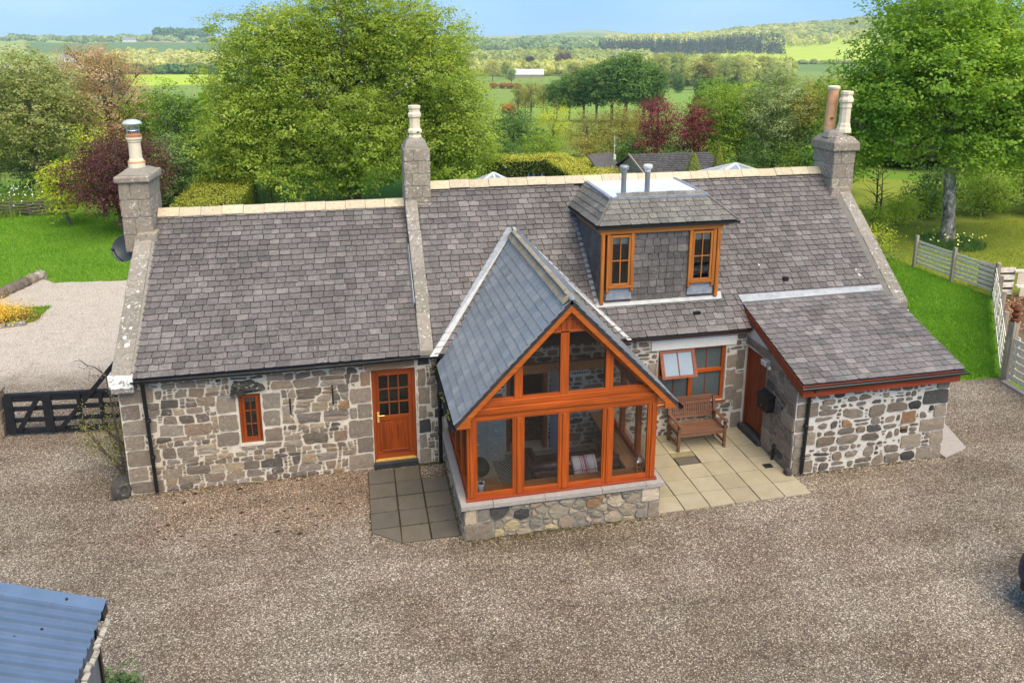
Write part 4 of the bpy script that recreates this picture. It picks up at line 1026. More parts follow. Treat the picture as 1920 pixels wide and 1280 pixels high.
for x, y in ((8.82, .9), (11.2, .62)):
    part('lead_tag', MB().prism([(x, y, zR(y)+.03), (x+.03, y, zR(y)+.03), (x+.01, y+.16, zR(y+.16)+.03), (x-.02, y+.16, zR(y+.16)+.03)], (0, 0, -.01)), M_white, cot)

# ================================================================== GLAZED PORCH
con = thing('conservatory', 'orange timber glazed porch with a steep blue-grey slate roof on a low stone wall', 'conservatory', (3.25, -1.3, 0))
XL, XR, YF = 1.51, 4.93, -2.62
# low wall
dw = MB()
dw.box(1.43, 5.01, -2.69, -2.40, 0, .615); dw.box(1.43, 1.72, -2.399, -.004, 0, .615); dw.box(4.72, 5.01, -2.399, -.004, 0, .615)
lw = part('low_wall', dw, M_mortar_g, con)
def cb(x0, x1, z0, z1, mat, seed, lab=None): return block(lw, x0, x1, z0, z1, mat, Vector((0, -2.691, 0)), X_, Z_, -Y_, .025, seed, 'dressed_stone', lab)
cb(1.44, 1.64, .31, .60, mat_stone('cream_sandstone', [(.50, .40, .27), (.54, .44, .31)], .1, .3), 91); cb(1.44, 1.92, .0, .29, M_quoin, 92)
cb(4.66, 5.0, .33, .60, mat_stone('pale_sandstone', [(.56, .47, .36), (.52, .44, .34)], .1, .3), 93); cb(4.80, 5.0, .0, .31, M_quoin, 94)
cs = rubble([(1.44, .0), (5.0, .0), (5.0, .60), (1.44, .60)], [(1.43, 1.66, .3, .61), (1.43, 1.94, 0, .30), (4.64, 5.01, .32, .61), (4.78, 5.01, 0, .32)], (.115, .085, .06, .04), (120, 300, 600, 900), .012, 14, .75)
lay_stones(cs, lw, M_stone_cons, Vector((0, -2.691, 0)), X_, Z_, -Y_, .03, 90, .003, 15,
    [(lambda x, y, A, rg: 3.55 < x < 3.95 and y > .38 and A > .012, M_rust_stone, 'rusty orange stone'), (lambda x, y, A, rg: x < 2.6 and .3 < y and A > .014 and rg.random() < .5, M_dark_stone, 'black stone'),
     (lambda x, y, A, rg: A > .012 and rg.random() < .12, mat_stone('yellow_stone', [(.46, .37, .20), (.42, .34, .20)], .2, .3), None)])
for (O, u, n, L, sd_) in ((Vector((1.429, 0, 0)), -Y_, -X_, 2.69, 16), (Vector((5.011, -2.69, 0)), Y_, X_, 2.69, 17)):
    ss = rubble([(0.01, 0), (L-.02, 0), (L-.02, .6), (.01, .6)], [], (.12, .085, .06), (100, 200, 300), .014, sd_, .7)
    lay_stones(ss, lw, M_stone_cons, O, u, Z_, n, .022, 40, .004, sd_)
cp = MB(); xs = [1.365, 1.93, 2.85, 3.9, 4.72, 5.075]
for a, b in zip(xs, xs[1:]):
    part('sill_stone', MB().box(a+.002, b-.002, -2.755, -2.45, .62, .712, .002), M_granite, con, bev=.008)
ys = [-2.449, -1.75, -.9, -.01]
for a, b in zip(ys, ys[1:]):
    part('sill_stone', MB().box(1.365, 1.68, a+.002, b-.002, .62, .712, .002), M_granite, con, bev=.008)
    part('sill_stone', MB().box(4.76, 5.075, a+.002, b-.002, .62, .712, .002), M_granite, con, bev=.008)
# front frame
def op(name, mb, mat=M_orange, parent=None, lab=None): return part(name, mb, mat, parent or con, lab, bev=.006)
op('bottom_rail', MB().box(XL-.03, XR+.03, YF-.035, YF+.08, .715, .75), M_red_x)
for x0, x1 in ((XL, 1.655), (2.325, 2.48), (3.135, 3.285), (3.94, 4.095), (4.785, XR)):
    op('post', MB().box(x0, x1, YF+.012, YF+.10, .75, 2.215))
    m_ = (x0+x1)/2; op('post_cover', MB().box(m_-.03, m_+.03, YF-.012, YF+.012, .76, 2.21))
op('beam', MB().box(XL-.02, XR+.02, YF-.03, YF+.11, 2.33, 2.44), M_orange_x)
op('beam', MB().box(XL, XR, YF+.005, YF+.10, 2.217, 2.328), M_orange_x)
op('beam', MB().box(XL+.05, XR-.05, YF-.005, YF+.10, 2.442, 2.545), M_orange_x)
bays = ((1.655, 2.325), (2.48, 3.135), (3.285, 3.94), (4.095, 4.785))
for a, b in bays:
    wd = op('window', MB().box(a, a+.028, YF+.02, YF+.075, .752, 2.215).box(b-.028, b, YF+.02, YF+.075, .752, 2.215))
    boxes('rail', [(a+.028, b-.028, YF+.021, YF+.074, .752, .835), (a+.028, b-.028, YF+.021, YF+.074, 2.19, 2.215)], M_orange_x, wd)
    part('pane', MB().box(a+.02, b-.02, YF+.045, YF+.051, .82, 2.20), M_glass, wd)
RX, RZ = 3.27, 4.27                                     # apex of the barge boards
zb = lambda x: RZ-.30-abs(x-RX)*1.0                     # underside of the frame following the slope
for x0, x1 in ((2.325, 2.475), (3.125, 3.28), (3.94, 4.085)):
    op('gable_post', MB().prism([(x0, YF+.012, 2.545), (x1, YF+.012, 2.545), (x1, YF+.012, min(zb(x1)+.03, 3.71)), (x0, YF+.012, min(zb(x0)+.03, 3.71))], (0, .09, 0)))
for sgn in (-1, 1):
    xa, xb_ = RX+sgn*.1, RX+sgn*1.62
    op('rafter_frame', MB().prism([(RX, YF+.02, zb(RX)+.14), (RX, YF+.02, zb(RX)-.0), (RX+sgn*1.50, YF+.02, zb(RX+1.5)-.0), (RX+sgn*1.56, YF+.02, zb(RX+1.56)+.14)], (0, .08, 0)))
op('gable_panel', MB().prism([(RX-.30, YF+.03, 3.70), (RX+.30, YF+.03, 3.70), (RX, YF+.03, 4.0)], (0, .05, 0)), M_red)
for k in range(7):
    x = RX-.27+k*.09; zt_ = min(zb(x-.04), zb(x+.04))+.05
    if zt_ > 3.74: part('gable_board', MB().box(x-.041, x+.041, YF+.018, YF+.03, 3.70, zt_), M_orange, con)
op('rail', MB().box(RX-.32, RX+.32, YF+.012, YF+.075, 3.675, 3.715), M_orange_x)
for a, b in ((1.80, 2.325), (2.475, 3.125), (3.28, 3.94), (4.085, 4.70)):
    za, zb2 = min(zb(a), 3.69), min(zb(b), 3.69)
    pts = [(a, 2.55), (b, 2.55), (b, max(zb2, 2.552)), (a, max(za, 2.552))]
    if a < 3.0 < b: pts = [(a, 2.55), (b, 2.55), (b, 3.69), (2.98, 3.69), (a, za)]
    if a < 3.5 < b: pts = [(a, 2.55), (b, 2.55), (b, zb2), (3.55, 3.69), (a, 3.69)]
    part('gable_pane', MB().prism([(x, YF+.045, z) for x, z in pts], (0, .006, 0)), M_glass, con)
    part('rail', MB().box(a, b, YF+.015, YF+.07, 2.546, 2.585), M_orange_x, con)
# barge boards
for sgn, xe in ((-1, 1.315), (1, 5.255)):
    L = abs(xe-RX)
    op('barge_board', MB().prism([(RX, -2.735, RZ), (RX, -2.735, RZ-.20), (xe-sgn*.24, -2.735, RZ-.20-(L-.24)*1.03), (xe-sgn*.24, -2.735, 2.15), (xe, -2.735, 2.15), (xe, -2.735, RZ-L*1.03+.01)][::sgn], (0, .035, 0)), M_barge, con, 'orange barge board')
op('soffit_board', MB().box(1.33, 1.56, -2.70, YF, 2.14, 2.16), M_orange_x); op('soffit_board', MB().box(4.95, 5.24, -2.70, YF, 2.14, 2.16), M_orange_x)
# side walls: left and right glazing
for sx, x0, x1 in ((-1, XL, XL+.09), (1, XR-.09, XR)):
    op('side_rail', MB().box(x0-.02, x1+.02, YF+.10, -.01, .715, .76), M_red)
    op('side_beam', MB().box(x0, x1, YF+.11, -.01, 2.12, 2.30))
    for y in (-1.86, -1.02, -.12):
        op('side_post', MB().box(x0, x1, y-.06, y+.06, .76, 2.12))
    for a, b in ((YF+.10, -1.92), (-1.80, -1.08), (-.96, -.18)):
        part('side_pane', MB().box((x0+x1)/2-.003, (x0+x1)/2+.003, a, b, .76, 2.12), M_glass, con)
        boxes('side_rail', [(x0+.01, x1-.01, a, b, .762, .82), (x0+.01, x1-.01, a, b, 2.06, 2.12)], M_orange, con)
# roof
EX = 1.985
conroof = MB(); zc = lambda x: RZ+.015-abs(x-RX)*1.03
ym = lambda z: (z-2.46)/KR-.15                              # where the porch roof meets the house roof
for sgn in (-1, 1):
    xe = RX+sgn*EX; ze_ = zc(xe)
    conroof.prism([(xe, -2.74, ze_-.01), (RX, -2.74, zc(RX)-.01), (RX, ym(zc(RX))+.05, zc(RX)-.01), (xe, min(ym(ze_), -.02), ze_-.01)], (-sgn*.03, 0, -.045))
cr = part('roof', conroof, M_under, con)
lining = MB()
for sgn in (-1, 1):
    lining.quad((RX+sgn*1.7, YF+.1, zc(RX+1.7)-.12), (RX, YF+.1, zc(RX)-.12), (RX, 1.6, zc(RX)-.12), (RX+sgn*1.7, -.05, zc(RX+1.7)-.12))
part('roof_lining', lining, M_plaster, con)
for sgn in (-1, 1):
    xe = RX+sgn*EX; O = Vector((xe, -2.745, zc(xe))); P = Vector((RX, -2.745, zc(RX))); v = (P-O).normalized()
    if sgn < 0: u, O2 = Y_*-1, Vector((xe, 0, zc(xe)))
    else: u, O2 = Y_, O
    back_lo, back_hi = -.30, ym(zc(RX))
    Sg = (P-O).length
    pts = [Vector((xe, -2.745, zc(xe))), Vector((RX, -2.745, zc(RX))), Vector((RX, back_hi, zc(RX))), Vector((xe, back_lo, zc(xe)))]
    reg = [to2(O2, u, v, p) for p in pts]
    if area(reg) < 0: reg = reg[::-1]
    lay_slates(plan_slates(O2, u, v, reg, .165, .235, .14, 81+sgn, (), True, .002), cr, M_slate_new, .011, 300 if sgn < 0 else 0, 83+sgn, .003, .009, 'slates_right' if sgn > 0 else 'slates')
nr = 13
for i in range(nr):
    a = -2.70+i*4.55/nr; b = a+4.55/nr-.012; mb = MB(); dz = rgt.uniform(-.006, .006)
    prof = [(-.15, -.115), (-.14, -.09), (-.07, .0), (0, .045), (.07, .0), (.14, -.09), (.15, -.115), (0, 0)]
    mb.prism([(RX+x, a, RZ+.05+z+dz) for x, z in prof], (0, b-a, 0)); part('ridge_tile', mb, M_ridge2, con)
part('ridge_end', MB().lathe([(.06, 0), (.05, .04), (.0, .05)], (RX, -2.74, RZ+.04), 8), M_lead_d, con)
# valley flashings on the main roof
for sgn in (-1, 1):
    p = Vector((RX+sgn*.02, ym(zc(RX)), zc(RX))); xe = RX+sgn*(EX+.02); ze_ = zc(xe); q = Vector((xe, max(ym(ze_), -.22), zR(max(ym(ze_), -.22))))
    w = Vector((sgn*.17, 0, 0)); n = Vector((0, -KR, 1)).normalized()*.03
    part('valley_flashing', MB().prism([p+n+Vector((0, .09, .08)), p+n-Vector((0, .05, .0)), q+n-w*.2, q+n+w*(.75 if sgn < 0 else .35), p+n+w*(.5 if sgn < 0 else .3)+Vector((0, .09, .08))][::-sgn], n*-.4), M_lead, con)
gutter(con, (RX-EX-.04, -.05, zc(RX+EX)-.06), (RX-EX-.04, -2.78, zc(RX+EX)-.06), .05)
gutter(con, (RX+EX+.04, -2.78, zc(RX+EX)-.06), (RX+EX+.04, -.12, zc(RX+EX)-.06), .05)
ms = MB(); rgm = random.Random(9)
for k in range(46):
    y = rgm.choice([-.2, -.25, -.3, -.6, -1.5, -1.6, -2.2, -2.3])+rgm.uniform(-.15, .15); s = rgm.uniform(.008, .022)
    c = Vector((RX-EX-.04+rgm.uniform(-.05, .06), y, zc(RX+EX)-.055+rgm.uniform(0, .02))); ms.add([c+Vector((-s, 0, 0)), c+Vector((0, -s, 0)), c+Vector((s, 0, 0)), c+Vector((0, s, 0)), c+Vector((0, 0, s*1.3))], [(0, 1, 4), (1, 2, 4), (2, 3, 4), (3, 0, 4)])
part('moss', ms, simple('gutter_moss', (.13, .14, .02), .95, .1, 0, .5, 40), con, kind='stuff')
# inside
solo('interior_floor', MB().box(1.73, 4.71, -2.39, .32, 0, .05), M_floor, kind='structure')
sl = MB(); sl.box(1.66, 4.78, -2.50, -2.24, .715, .755); op('inner_sill', sl, mat_wood('inner_sill_wood', (.36, .15, .045), .45, .3, 0))
op('inner_sill', MB().box(4.52, 4.83, -2.238, -.02, .715, .755), M_inner); op('inner_sill', MB().box(1.61, 1.80, -2.238, -.02, .715, .755), M_inner)
iw = MB(); iw.box(1.72, 4.72, -2.40, -2.392, .05, .715); part('inner_panel', iw, M_plaster, con)
op('tie_beam', MB().box(1.6, 4.85, -.12, -.015, 1.80, 2.0), M_inner)
doorf = MB().box(2.72, 2.80, -.02, .15, .05, 2.0).box(3.52, 3.60, -.02, .15, .05, 2.0).box(2.80, 3.52, -.02, .15, 1.93, 2.0)
op('inner_door_frame', doorf, M_brown)
op('inner_door', MB().box(3.66, 3.70, -.62, -.03, .06, 1.95), M_lightblue, None, 'pale blue inner door standing open')
solo_bunting = MB().box(4.08, 4.48, -.05, -.03, 1.62, 1.76)
bt = solo('bunting_sign', solo_bunting, M_plaster, 'small pale plaque with a zigzag row on the porch back wall', 'sign', (4.28, -.04, 1.62))
zz = MB()
for k in range(7): x = 4.10+k*.053; zz.add([(x, -.053, 1.73), (x+.05, -.053, 1.73), (x+.025, -.053, 1.66)], [(0, 1, 2)])
part('zigzag', zz, M_dark, bt)
rug_m = NT('woven_rug'); gpos = rug_m.n('ShaderNodeNewGeometry').outputs['Position']
mpp = rug_m.n('ShaderNodeMapping'); mpp.inputs['Scale'].default_value = (1, 1, 1); mpp.inputs['Rotation'].default_value = (0, 0, R(0)); rug_m.l(gpos, mpp.inputs[0])
brk = rug_m.n('ShaderNodeTexBrick'); brk.inputs['Scale'].default_value = 1; brk.inputs['Color1'].default_value = (.74, .73, .70, 1); brk.inputs['Color2'].default_value = (.62, .62, .60, 1); brk.inputs['Mortar'].default_value = (.02, .02, .022, 1)
brk.inputs['Mortar Size'].default_value = .012; brk.inputs['Brick Width'].default_value = .07; brk.inputs['Row Height'].default_value = .045; rug_m.l(mpp.outputs[0], brk.inputs['Vector'])
M_rug = rug_m.done(brk.outputs[0], .9, .1)
solo('rug', MB().box(2.36, 4.5, -2.0, -.14, .052, .062), M_rug, 'grey and black woven rug on the porch floor', 'rug', (3.4, -1, .052))
solo('doormat', MB().box(1.80, 2.33, -1.95, -.95, .052, .07), M_coir, 'brown coir doormat inside the left end of the porch', 'doormat', (2.05, -1.45, .052))
ch = thing('chest_of_drawers', 'pale grey-green chest of drawers with round knobs in the porch corner', 'chest of drawers', (2.25, -.22, .05))
part('body', MB().box(1.86, 2.62, -.36, -.03, .05, 1.16), M_dresser, ch, bev=.008)
for k in range(4):
    for s0, s1 in ((1.89, 2.23), (2.25, 2.59)):
        d_ = part('drawer', MB().box(s0, s1, -.378, -.36, .12+k*.26, .12+k*.26+.235), M_dresser, ch, bev=.004)
        part('knob', MB().lathe([(.012, 0), (.022, .012), (.02, .026)], ((s0+s1)/2, -.40, .225+k*.26), 8), M_white, d_)
bgm = MB(); bgm.lathe([(.20, .05), (.25, .10), (.26, .19), (.20, .29), (.08, .33)], (1.98, -.68, 0), 14)
solo('floor_cushion', bgm, M_bag, 'dark green cloth bag slumped before the grey chest of drawers', 'bag', (1.98, -.68, .05), smooth=True)
so = thing('sofa', 'dark brown leather sofa seen from behind through the porch glass', 'sofa', (3.7, -1.3, .05))
def puff(x0, x1, y0, y1, z0, z1, name, n=.05): return part(name, MB().box(x0, x1, y0, y1, z0, z1), M_leather, so, bev=n)
puff(2.90, 4.50, -1.90, -1.62, .12, .72, 'backrest', .09); puff(2.82, 3.05, -1.90, -.95, .12, .68, 'armrest', .08); puff(4.36, 4.60, -1.90, -.95, .12, .68, 'armrest', .08)
puff(3.05, 3.70, -1.61, -.95, .2, .48, 'seat', .06); puff(3.71, 4.35, -1.61, -.95, .2, .48, 'seat', .06)
part('back_roll', MB().tube([(2.86, -1.78, .69), (3.2, -1.80, .71), (3.7, -1.8, .71), (4.2, -1.8, .71), (4.54, -1.78, .69)], [.09, .105, .105, .105, .09], 12), M_leather, so, smooth=True)
for x in (2.95, 4.45): part('leg', MB().box(x-.03, x+.03, -1.85, -1.79, .05, .13), M_dark, so)
# plaid throw
tp = NT('plaid'); uvc = tp.n('ShaderNodeAttribute'); uvc.attribute_name = 'cloth'
sx = tp.n('ShaderNodeSeparateXYZ'); tp.l(uvc.outputs['Vector'], sx.inputs[0])
def stripes(v, pos):
    a = tp.ramp(v, pos, 'CONSTANT'); return a
W_, P_, RD, G_ = (.74, .70, .69), (.62, .20, .32), (.42, .03, .09), (.20, .16, .19)
c1 = stripes(sx.outputs[0], [(0, W_), (.33, P_), (.37, W_), (.41, G_), (.43, W_), (.48, RD), (.51, P_), (.58, W_), (.62, G_), (.64, W_), (.9, P_), (.93, W_)])
c2 = stripes(sx.outputs[1], [(0, P_), (.13, RD), (.16, P_), (.22, W_), (.27, G_), (.285, W_), (.36, P_), (.38, W_), (.72, P_), (.75, W_), (.82, RD), (.85, W_)])
M_plaid = tp.done(tp.mix(1, c1, c2, 'MULTIPLY'), .9, .1)
nx_, nz_ = 14, 22; prof = [(-1.60, .61), (-1.66, .75), (-1.74, .815), (-1.82, .825), (-1.915, .775), (-1.945, .70), (-1.95, .54), (-1.96, .40), (-1.96, .30)]
pl_ = [Vector((0, y, z)) for y, z in prof]; seg = [0]
for a, b in zip(pl_, pl_[1:]): seg.append(seg[-1]+(b-a).length)
vs = []; at_ = []
for i in range(nz_+1):
    s = seg[-1]*i/nz_; k = max(j for j in range(len(seg)-1) if seg[j] <= s+1e-9); t = (s-seg[k])/(seg[k+1]-seg[k]); p = pl_[k].lerp(pl_[k+1], min(1, t))
    for j in range(nx_+1):
        f = j/nx_; vs.append((3.60+.46*f+.012*math.sin(i*.5), p.y-.012*math.sin(f*19)*min(1, i/10)-.008, p.z+.004*math.sin(f*11))); at_ += [f, 1-i/nz_, 0]
fs = [(i*(nx_+1)+j, i*(nx_+1)+j+1, (i+1)*(nx_+1)+j+1, (i+1)*(nx_+1)+j) for i in range(nz_) for j in range(nx_)]
tm = MB().add(vs, fs).mesh('plaid_throw', (3.82, -1.8, .8), True); av = tm.attributes.new('cloth', 'FLOAT_VECTOR', 'POINT'); av.data.foreach_set('vector', at_)
to = link('plaid_throw', tm, M_plaid, loc=(3.82, -1.8, .8)); tag(to, 'white throw with pink and red checks hung over the sofa back', 'throw')
md = to.modifiers.new('thickness', 'SOLIDIFY'); md.thickness = .012
pt = thing('plant_pot', 'small white pot with blue pattern on the left inner sill of the porch', 'plant pot', (1.77, -2.40, .756))
part('pot', MB().lathe([(.045, .757), (.065, .90), (.072, .915), (.06, .91), (.055, .88)], (1.77, -2.40, 0), 16), M_white, pt)
pd = MB()
for k in range(7):
    t = -2.4+k*.5
    for z in (.80, .84): pd.box(1.77+.058*math.cos(t)-.006, 1.77+.058*math.cos(t)+.006, -2.40+.058*math.sin(t)-.006, -2.40+.058*math.sin(t)+.006, z, z+.018)
part('pattern', pd, simple('blue_glaze', (.06, .10, .26), .3, .5), pt)
part('soil', MB().lathe([(.055, .885), (.05, .895)], (1.77, -2.40, 0), 12), M_soil, pt)
tw = MB()
for k in range(14):
    t = k*2.4; tw.tube([(1.77, -2.4, .88), (1.77+.03*math.cos(t), -2.4+.03*math.sin(t), .93), (1.77+.05*math.cos(t), -2.4+.05*math.sin(t), .98+.01*(k % 4))], .003, 4)
part('stems', tw, M_twig, pt)
ln = thing('lantern', 'small wooden lantern on the right inner sill of the porch', 'lantern', (4.72, -2.38, .756))
lb = MB().box(4.65, 4.79, -2.44, -2.30, .757, .785)
for x in (4.655, 4.765):
    for y in (-2.435, -2.325): lb.box(x, x+.02, y, y+.02, .785, .95)
lb.box(4.65, 4.79, -2.44, -2.30, .95, .965)
part('frame', lb, M_gold, ln)
lb2 = MB().box(4.674, 4.766, -2.437, -2.430, .86, .873).box(4.713, 4.727, -2.436, -2.430, .785, .95); part('lattice', lb2, M_gold, ln)
part('core', MB().lathe([(.035, .786), (.035, .88), (.005, .885)], (4.72, -2.37, 0), 10), M_dark, ln)
part('roof', MB().add([(4.645, -2.445, .966), (4.795, -2.445, .966), (4.795, -2.295, .966), (4.645, -2.295, .966), (4.70, -2.39, 1.03), (4.74, -2.39, 1.03), (4.74, -2.35, 1.03), (4.70, -2.35, 1.03)], [(0, 1, 5, 4), (1, 2, 6, 5), (2, 3, 7, 6), (3, 0, 4, 7), (4, 5, 6, 7)]), M_metal, ln)
part('ring', MB().tube([(4.72+.022*math.cos(t*.7), -2.37, 1.045+.022*math.sin(t*.7)) for t in range(10)], .004, 5), M_metal, ln)

# ================================================================== OUTHOUSE
oh = thing('outhouse', 'lean-to stone outhouse with white pointing and a slated roof with red fascia', 'outhouse', (9.8, -1, 0))
OX0, OX1, OY = 8.10, 11.57, -2.0
KO = (2.86-2.05)/(.32+2.19); zo = lambda y: 2.05+KO*(y+2.19)
ow = MB()
wall_grid(ow, Vector((OX0, OY, 0)), X_, Z_, -Y_, OX1-OX0, 2.02, [(2.42, 2.60, .66, .80)], .16)
ow.poly([(OX0, OY, 0), (OX0, OY, 2.02), (OX0, -.86, zo(-.86)-.06), (OX0, -.86, 0)])
ow.poly([(OX0, -.86, 1.98), (OX0, -.86, zo(-.86)-.06), (OX0, -.003, zo(0)-.06), (OX0, -.003, 1.98)])
ow.quad((OX0, -.06, 0), (OX0, -.06, 1.98), (OX0, -.003, 1.98), (OX0, -.003, 0))
ow.quad((OX0, -.86, 0), (OX0, -.86, 1.98), (OX0+.3, -.86, 1.98), (OX0+.3, -.86, 0)); ow.quad((OX0, -.06, 0), (OX0+.3, -.06, 0), (OX0+.3, -.06, 1.98), (OX0, -.06, 1.98)); ow.quad((OX0, -.86, 1.98), (OX0, -.06, 1.98), (OX0+.3, -.06, 1.98), (OX0+.3, -.86, 1.98))
ow.poly([(OX1, OY, 0), (OX1, 1.2, 0), (OX1, 1.2, 2.6), (OX1, OY, 2.02)])
owp = part('wall', ow, M_mortar_w, oh)
O_o = Vector((OX0, OY-.001, 0)); O_s = Vector((OX0-.001, 0, 0)); us_, ns_ = -Y_, -X_
ob = []
def ob_(x0, x1, z0, z1, mat=M_quoin, h=.02, lab=None): ob.append((x0, x1, z0, z1)); block(owp, x0+.012, x1-.012, z0+.012, z1-.012, mat, O_o, X_, Z_, -Y_, h, 200+len(ob), 'dressed_stone', lab)
zq2 = [0, .30, .62, .92, 1.22, 1.55, 1.88]
for i, (a, b) in enumerate(zip(zq2, zq2[1:])):
    ob_(.0, .50 if i % 2 == 0 else .26, a, b)
    ob_(3.47-(.62 if i % 2 == 0 else .32), 3.47, a, b, M_dark_stone if i == 4 else M_quoin, .02)
ob_(2.95, 3.46, 1.88, 2.0, M_quoin_red)
ob_(2.45, 2.95, .30, .60, M_quoin); ob_(2.40, 2.75, .86, 1.14, M_rust_stone, .02, 'rust-stained stone')
ost = coursed(0, 3.47, 0, 1.98, ob+[(2.40, 2.62, .64, .82)], .013, .38, 37, (.10, .27), .2)
lay_stones(ost, owp, M_stone_out, O_o, X_, Z_, -Y_, .022, 200, .004, 34, [(lambda x, y, A, rg: rg.random() < .07 and A > .01, M_dark_stone, None), (lambda x, y, A, rg: rg.random() < .015, M_rust_stone, None)])
sg = MB(); sg.poly([(OX0-.002, OY, 0), (OX0-.002, OY, 2.02), (OX0-.002, -.862, zo(-.86)-.06), (OX0-.002, -.862, 0)]); part('pointing', sg, M_mortar_g, oh)
sob = []
def sb_(y0, y1, z0, z1, mat=M_quoin): sob.append((y0, y1, z0, z1)); block(owp, y0+.01, y1-.01, z0+.01, z1-.01, mat, O_s+Vector((-.002, 0, 0)), us_, Z_, ns_, .02, 300+len(sob))
for i, (a, b) in enumerate(zip(zq2, zq2[1:])): sb_(2.0-(.28 if i % 2 == 0 else .46), 2.0, a, b)
sb_(.0, .98, 2.0, 2.22, M_quoin); sb_(.88, 1.2, .0, .5); sb_(.88, 1.15, .52, .95)
sst = [s for s in coursed(.87, 1.99, 0, 2.0, sob, .010, .2, 35)]
lay_stones(sst, owp, M_stone_out, O_s+Vector((-.002, 0, 0)), us_, Z_, ns_, .02, 60, .004, 36)
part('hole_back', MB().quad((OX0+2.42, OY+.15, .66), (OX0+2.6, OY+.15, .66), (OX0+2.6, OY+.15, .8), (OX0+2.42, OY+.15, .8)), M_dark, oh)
part('brick', MB().box(OX0+2.44, OX0+2.58, OY-.015, OY+.08, .735, .795, .006), M_rust_stone, oh); part('brick', MB().box(OX0+2.45, OX0+2.59, OY-.01, OY+.08, .655, .69, .006), M_dark_stone, oh)
orf = MB(); orf.prism([(8.09, -2.19, zo(-2.19)), (11.66, -2.19, zo(-2.19)), (11.72, .33, zo(.33)), (8.09, .33, zo(.33))], (0, 0, -.05))
orp = part('roof', orf, M_under, oh)
vO = Vector((0, 1, KO)).normalized(); SO = 2.54/vO.y
lay_slates(plan_slates(Vector((8.07, -2.215, zo(-2.215))), X_, vO, [(0, 0), (3.60, 0), (3.66, SO), (0, SO)], .152, .212, .22, 85), orp, M_slate_out, .015, 300, 86)
strip('lead_flashing', [(8.06, .26, zo(.26)), (11.70, .31, zo(.31)), (11.72, .41, zR(.41)), (8.04, .42, zR(.42))], (0, 0, -.015), M_lead, oh, (0, 0, .045))
part('barge_board', MB().prism([(8.06, -2.22, zo(-2.22)-.03), (8.06, .0, zo(0)-.03), (8.06, .30, zo(.30)-.03), (8.06, .30, zo(.30)-.17), (8.06, -2.22, zo(-2.22)-.25)], (.03, 0, 0)), M_red, oh, bev=.004)
part('fascia', MB().box(8.09, 11.60, -2.20, -2.17, zo(-2.19)-.27, zo(-2.19)-.035), M_red_x, oh, bev=.004)
part('soffit', MB().box(8.09, 11.58, -2.17, -2.0, zo(-2.19)-.12, zo(-2.19)-.10), M_red_x, oh)
gutter(oh, (8.06, -2.255, 1.995), (11.72, -2.255, 2.0), .052, sag=.006)
pipe(oh, [(8.34, -2.25, 1.95), (8.34, -2.12, 1.82), (8.33, -2.06, 1.7), (8.31, -2.06, .1), (8.30, -2.08, .04)], .036, (1.75, 1.1, .4))
od = part('door', MB().box(OX0+.05, OX0+.09, -.83, -.10, .19, 1.96), M_red, oh, 'dark red boarded outhouse door')
for k in range(5): part('plank', MB().box(OX0+.035, OX0+.05, -.825+k*.143, -.825+(k+1)*.143-.006, .2, 1.95), M_red, od)
boxes('door_frame', [(OX0+.0, OX0+.10, -.10, -.06, .17, 1.98), (OX0+.0, OX0+.10, -.86, -.83, .17, 1.98)], M_red, od)
part('doorstep', MB().box(8.0, 8.42, -.90, -.02, .002, .15, .006), M_dark_stone, oh, bev=.015)
ls = thing('wall_lamp', 'silver floodlight on the outhouse wall beside the red door', 'lamp', (8.08, -1.0, 1.9))
part('bracket', MB().box(8.04, 8.095, -1.02, -.97, 1.84, 1.92), M_white, ls)
part('lamp_head', MB().prism([(7.94, -1.07, 1.93), (8.06, -1.07, 1.97), (8.06, -1.07, 2.06), (7.92, -1.07, 2.05)], (0, .18, 0)), M_metal, ls, bev=.01)
part('lens', MB().prism([(7.938, -1.06, 1.935), (7.918, -1.06, 2.045), (7.912, -1.06, 2.045), (7.932, -1.06, 1.935)], (0, .16, 0)), simple('lamp_lens', (.6, .65, .68), .15, .6), ls)
pb = thing('letter_box', 'black metal post box fixed to the outhouse side wall', 'letter box', (8.02, -1.08, 1.0))
part('box', MB().box(7.90, 8.095, -1.28, -.90, 1.0, 1.30), M_black, pb, bev=.01)
part('lid', MB().prism([(7.88, -1.30, 1.30), (8.097, -1.30, 1.38), (8.097, -1.30, 1.355), (7.88, -1.30, 1.28)], (0, .42, 0)), M_black, pb)
part('lock', MB().lathe([(.012, 0), (.012, .01)], (7.898, -1.08, 1.1), 8), M_metal, pb)
part('notice', MB().box(8.070, 8.096, -1.22, -.96, 1.46, 1.62), M_dark_stone, oh, 'small dark slate plaque above the post box')
part('hinge_strap', MB().box(8.075, 8.096, -1.56, -1.545, 1.2, 1.55), M_black, oh)
part('drain_elbow', MB().tube([(8.09, -1.42, .36), (8.05, -1.42, .35), (8.04, -1.42, .28), (8.04, -1.42, .02)], .026, 8), M_black, oh)
part('plinth_stone', MB().box(8.0, 8.12, -2.06, -1.9, .0, .14, .02), M_dark_stone, oh, bev=.03)
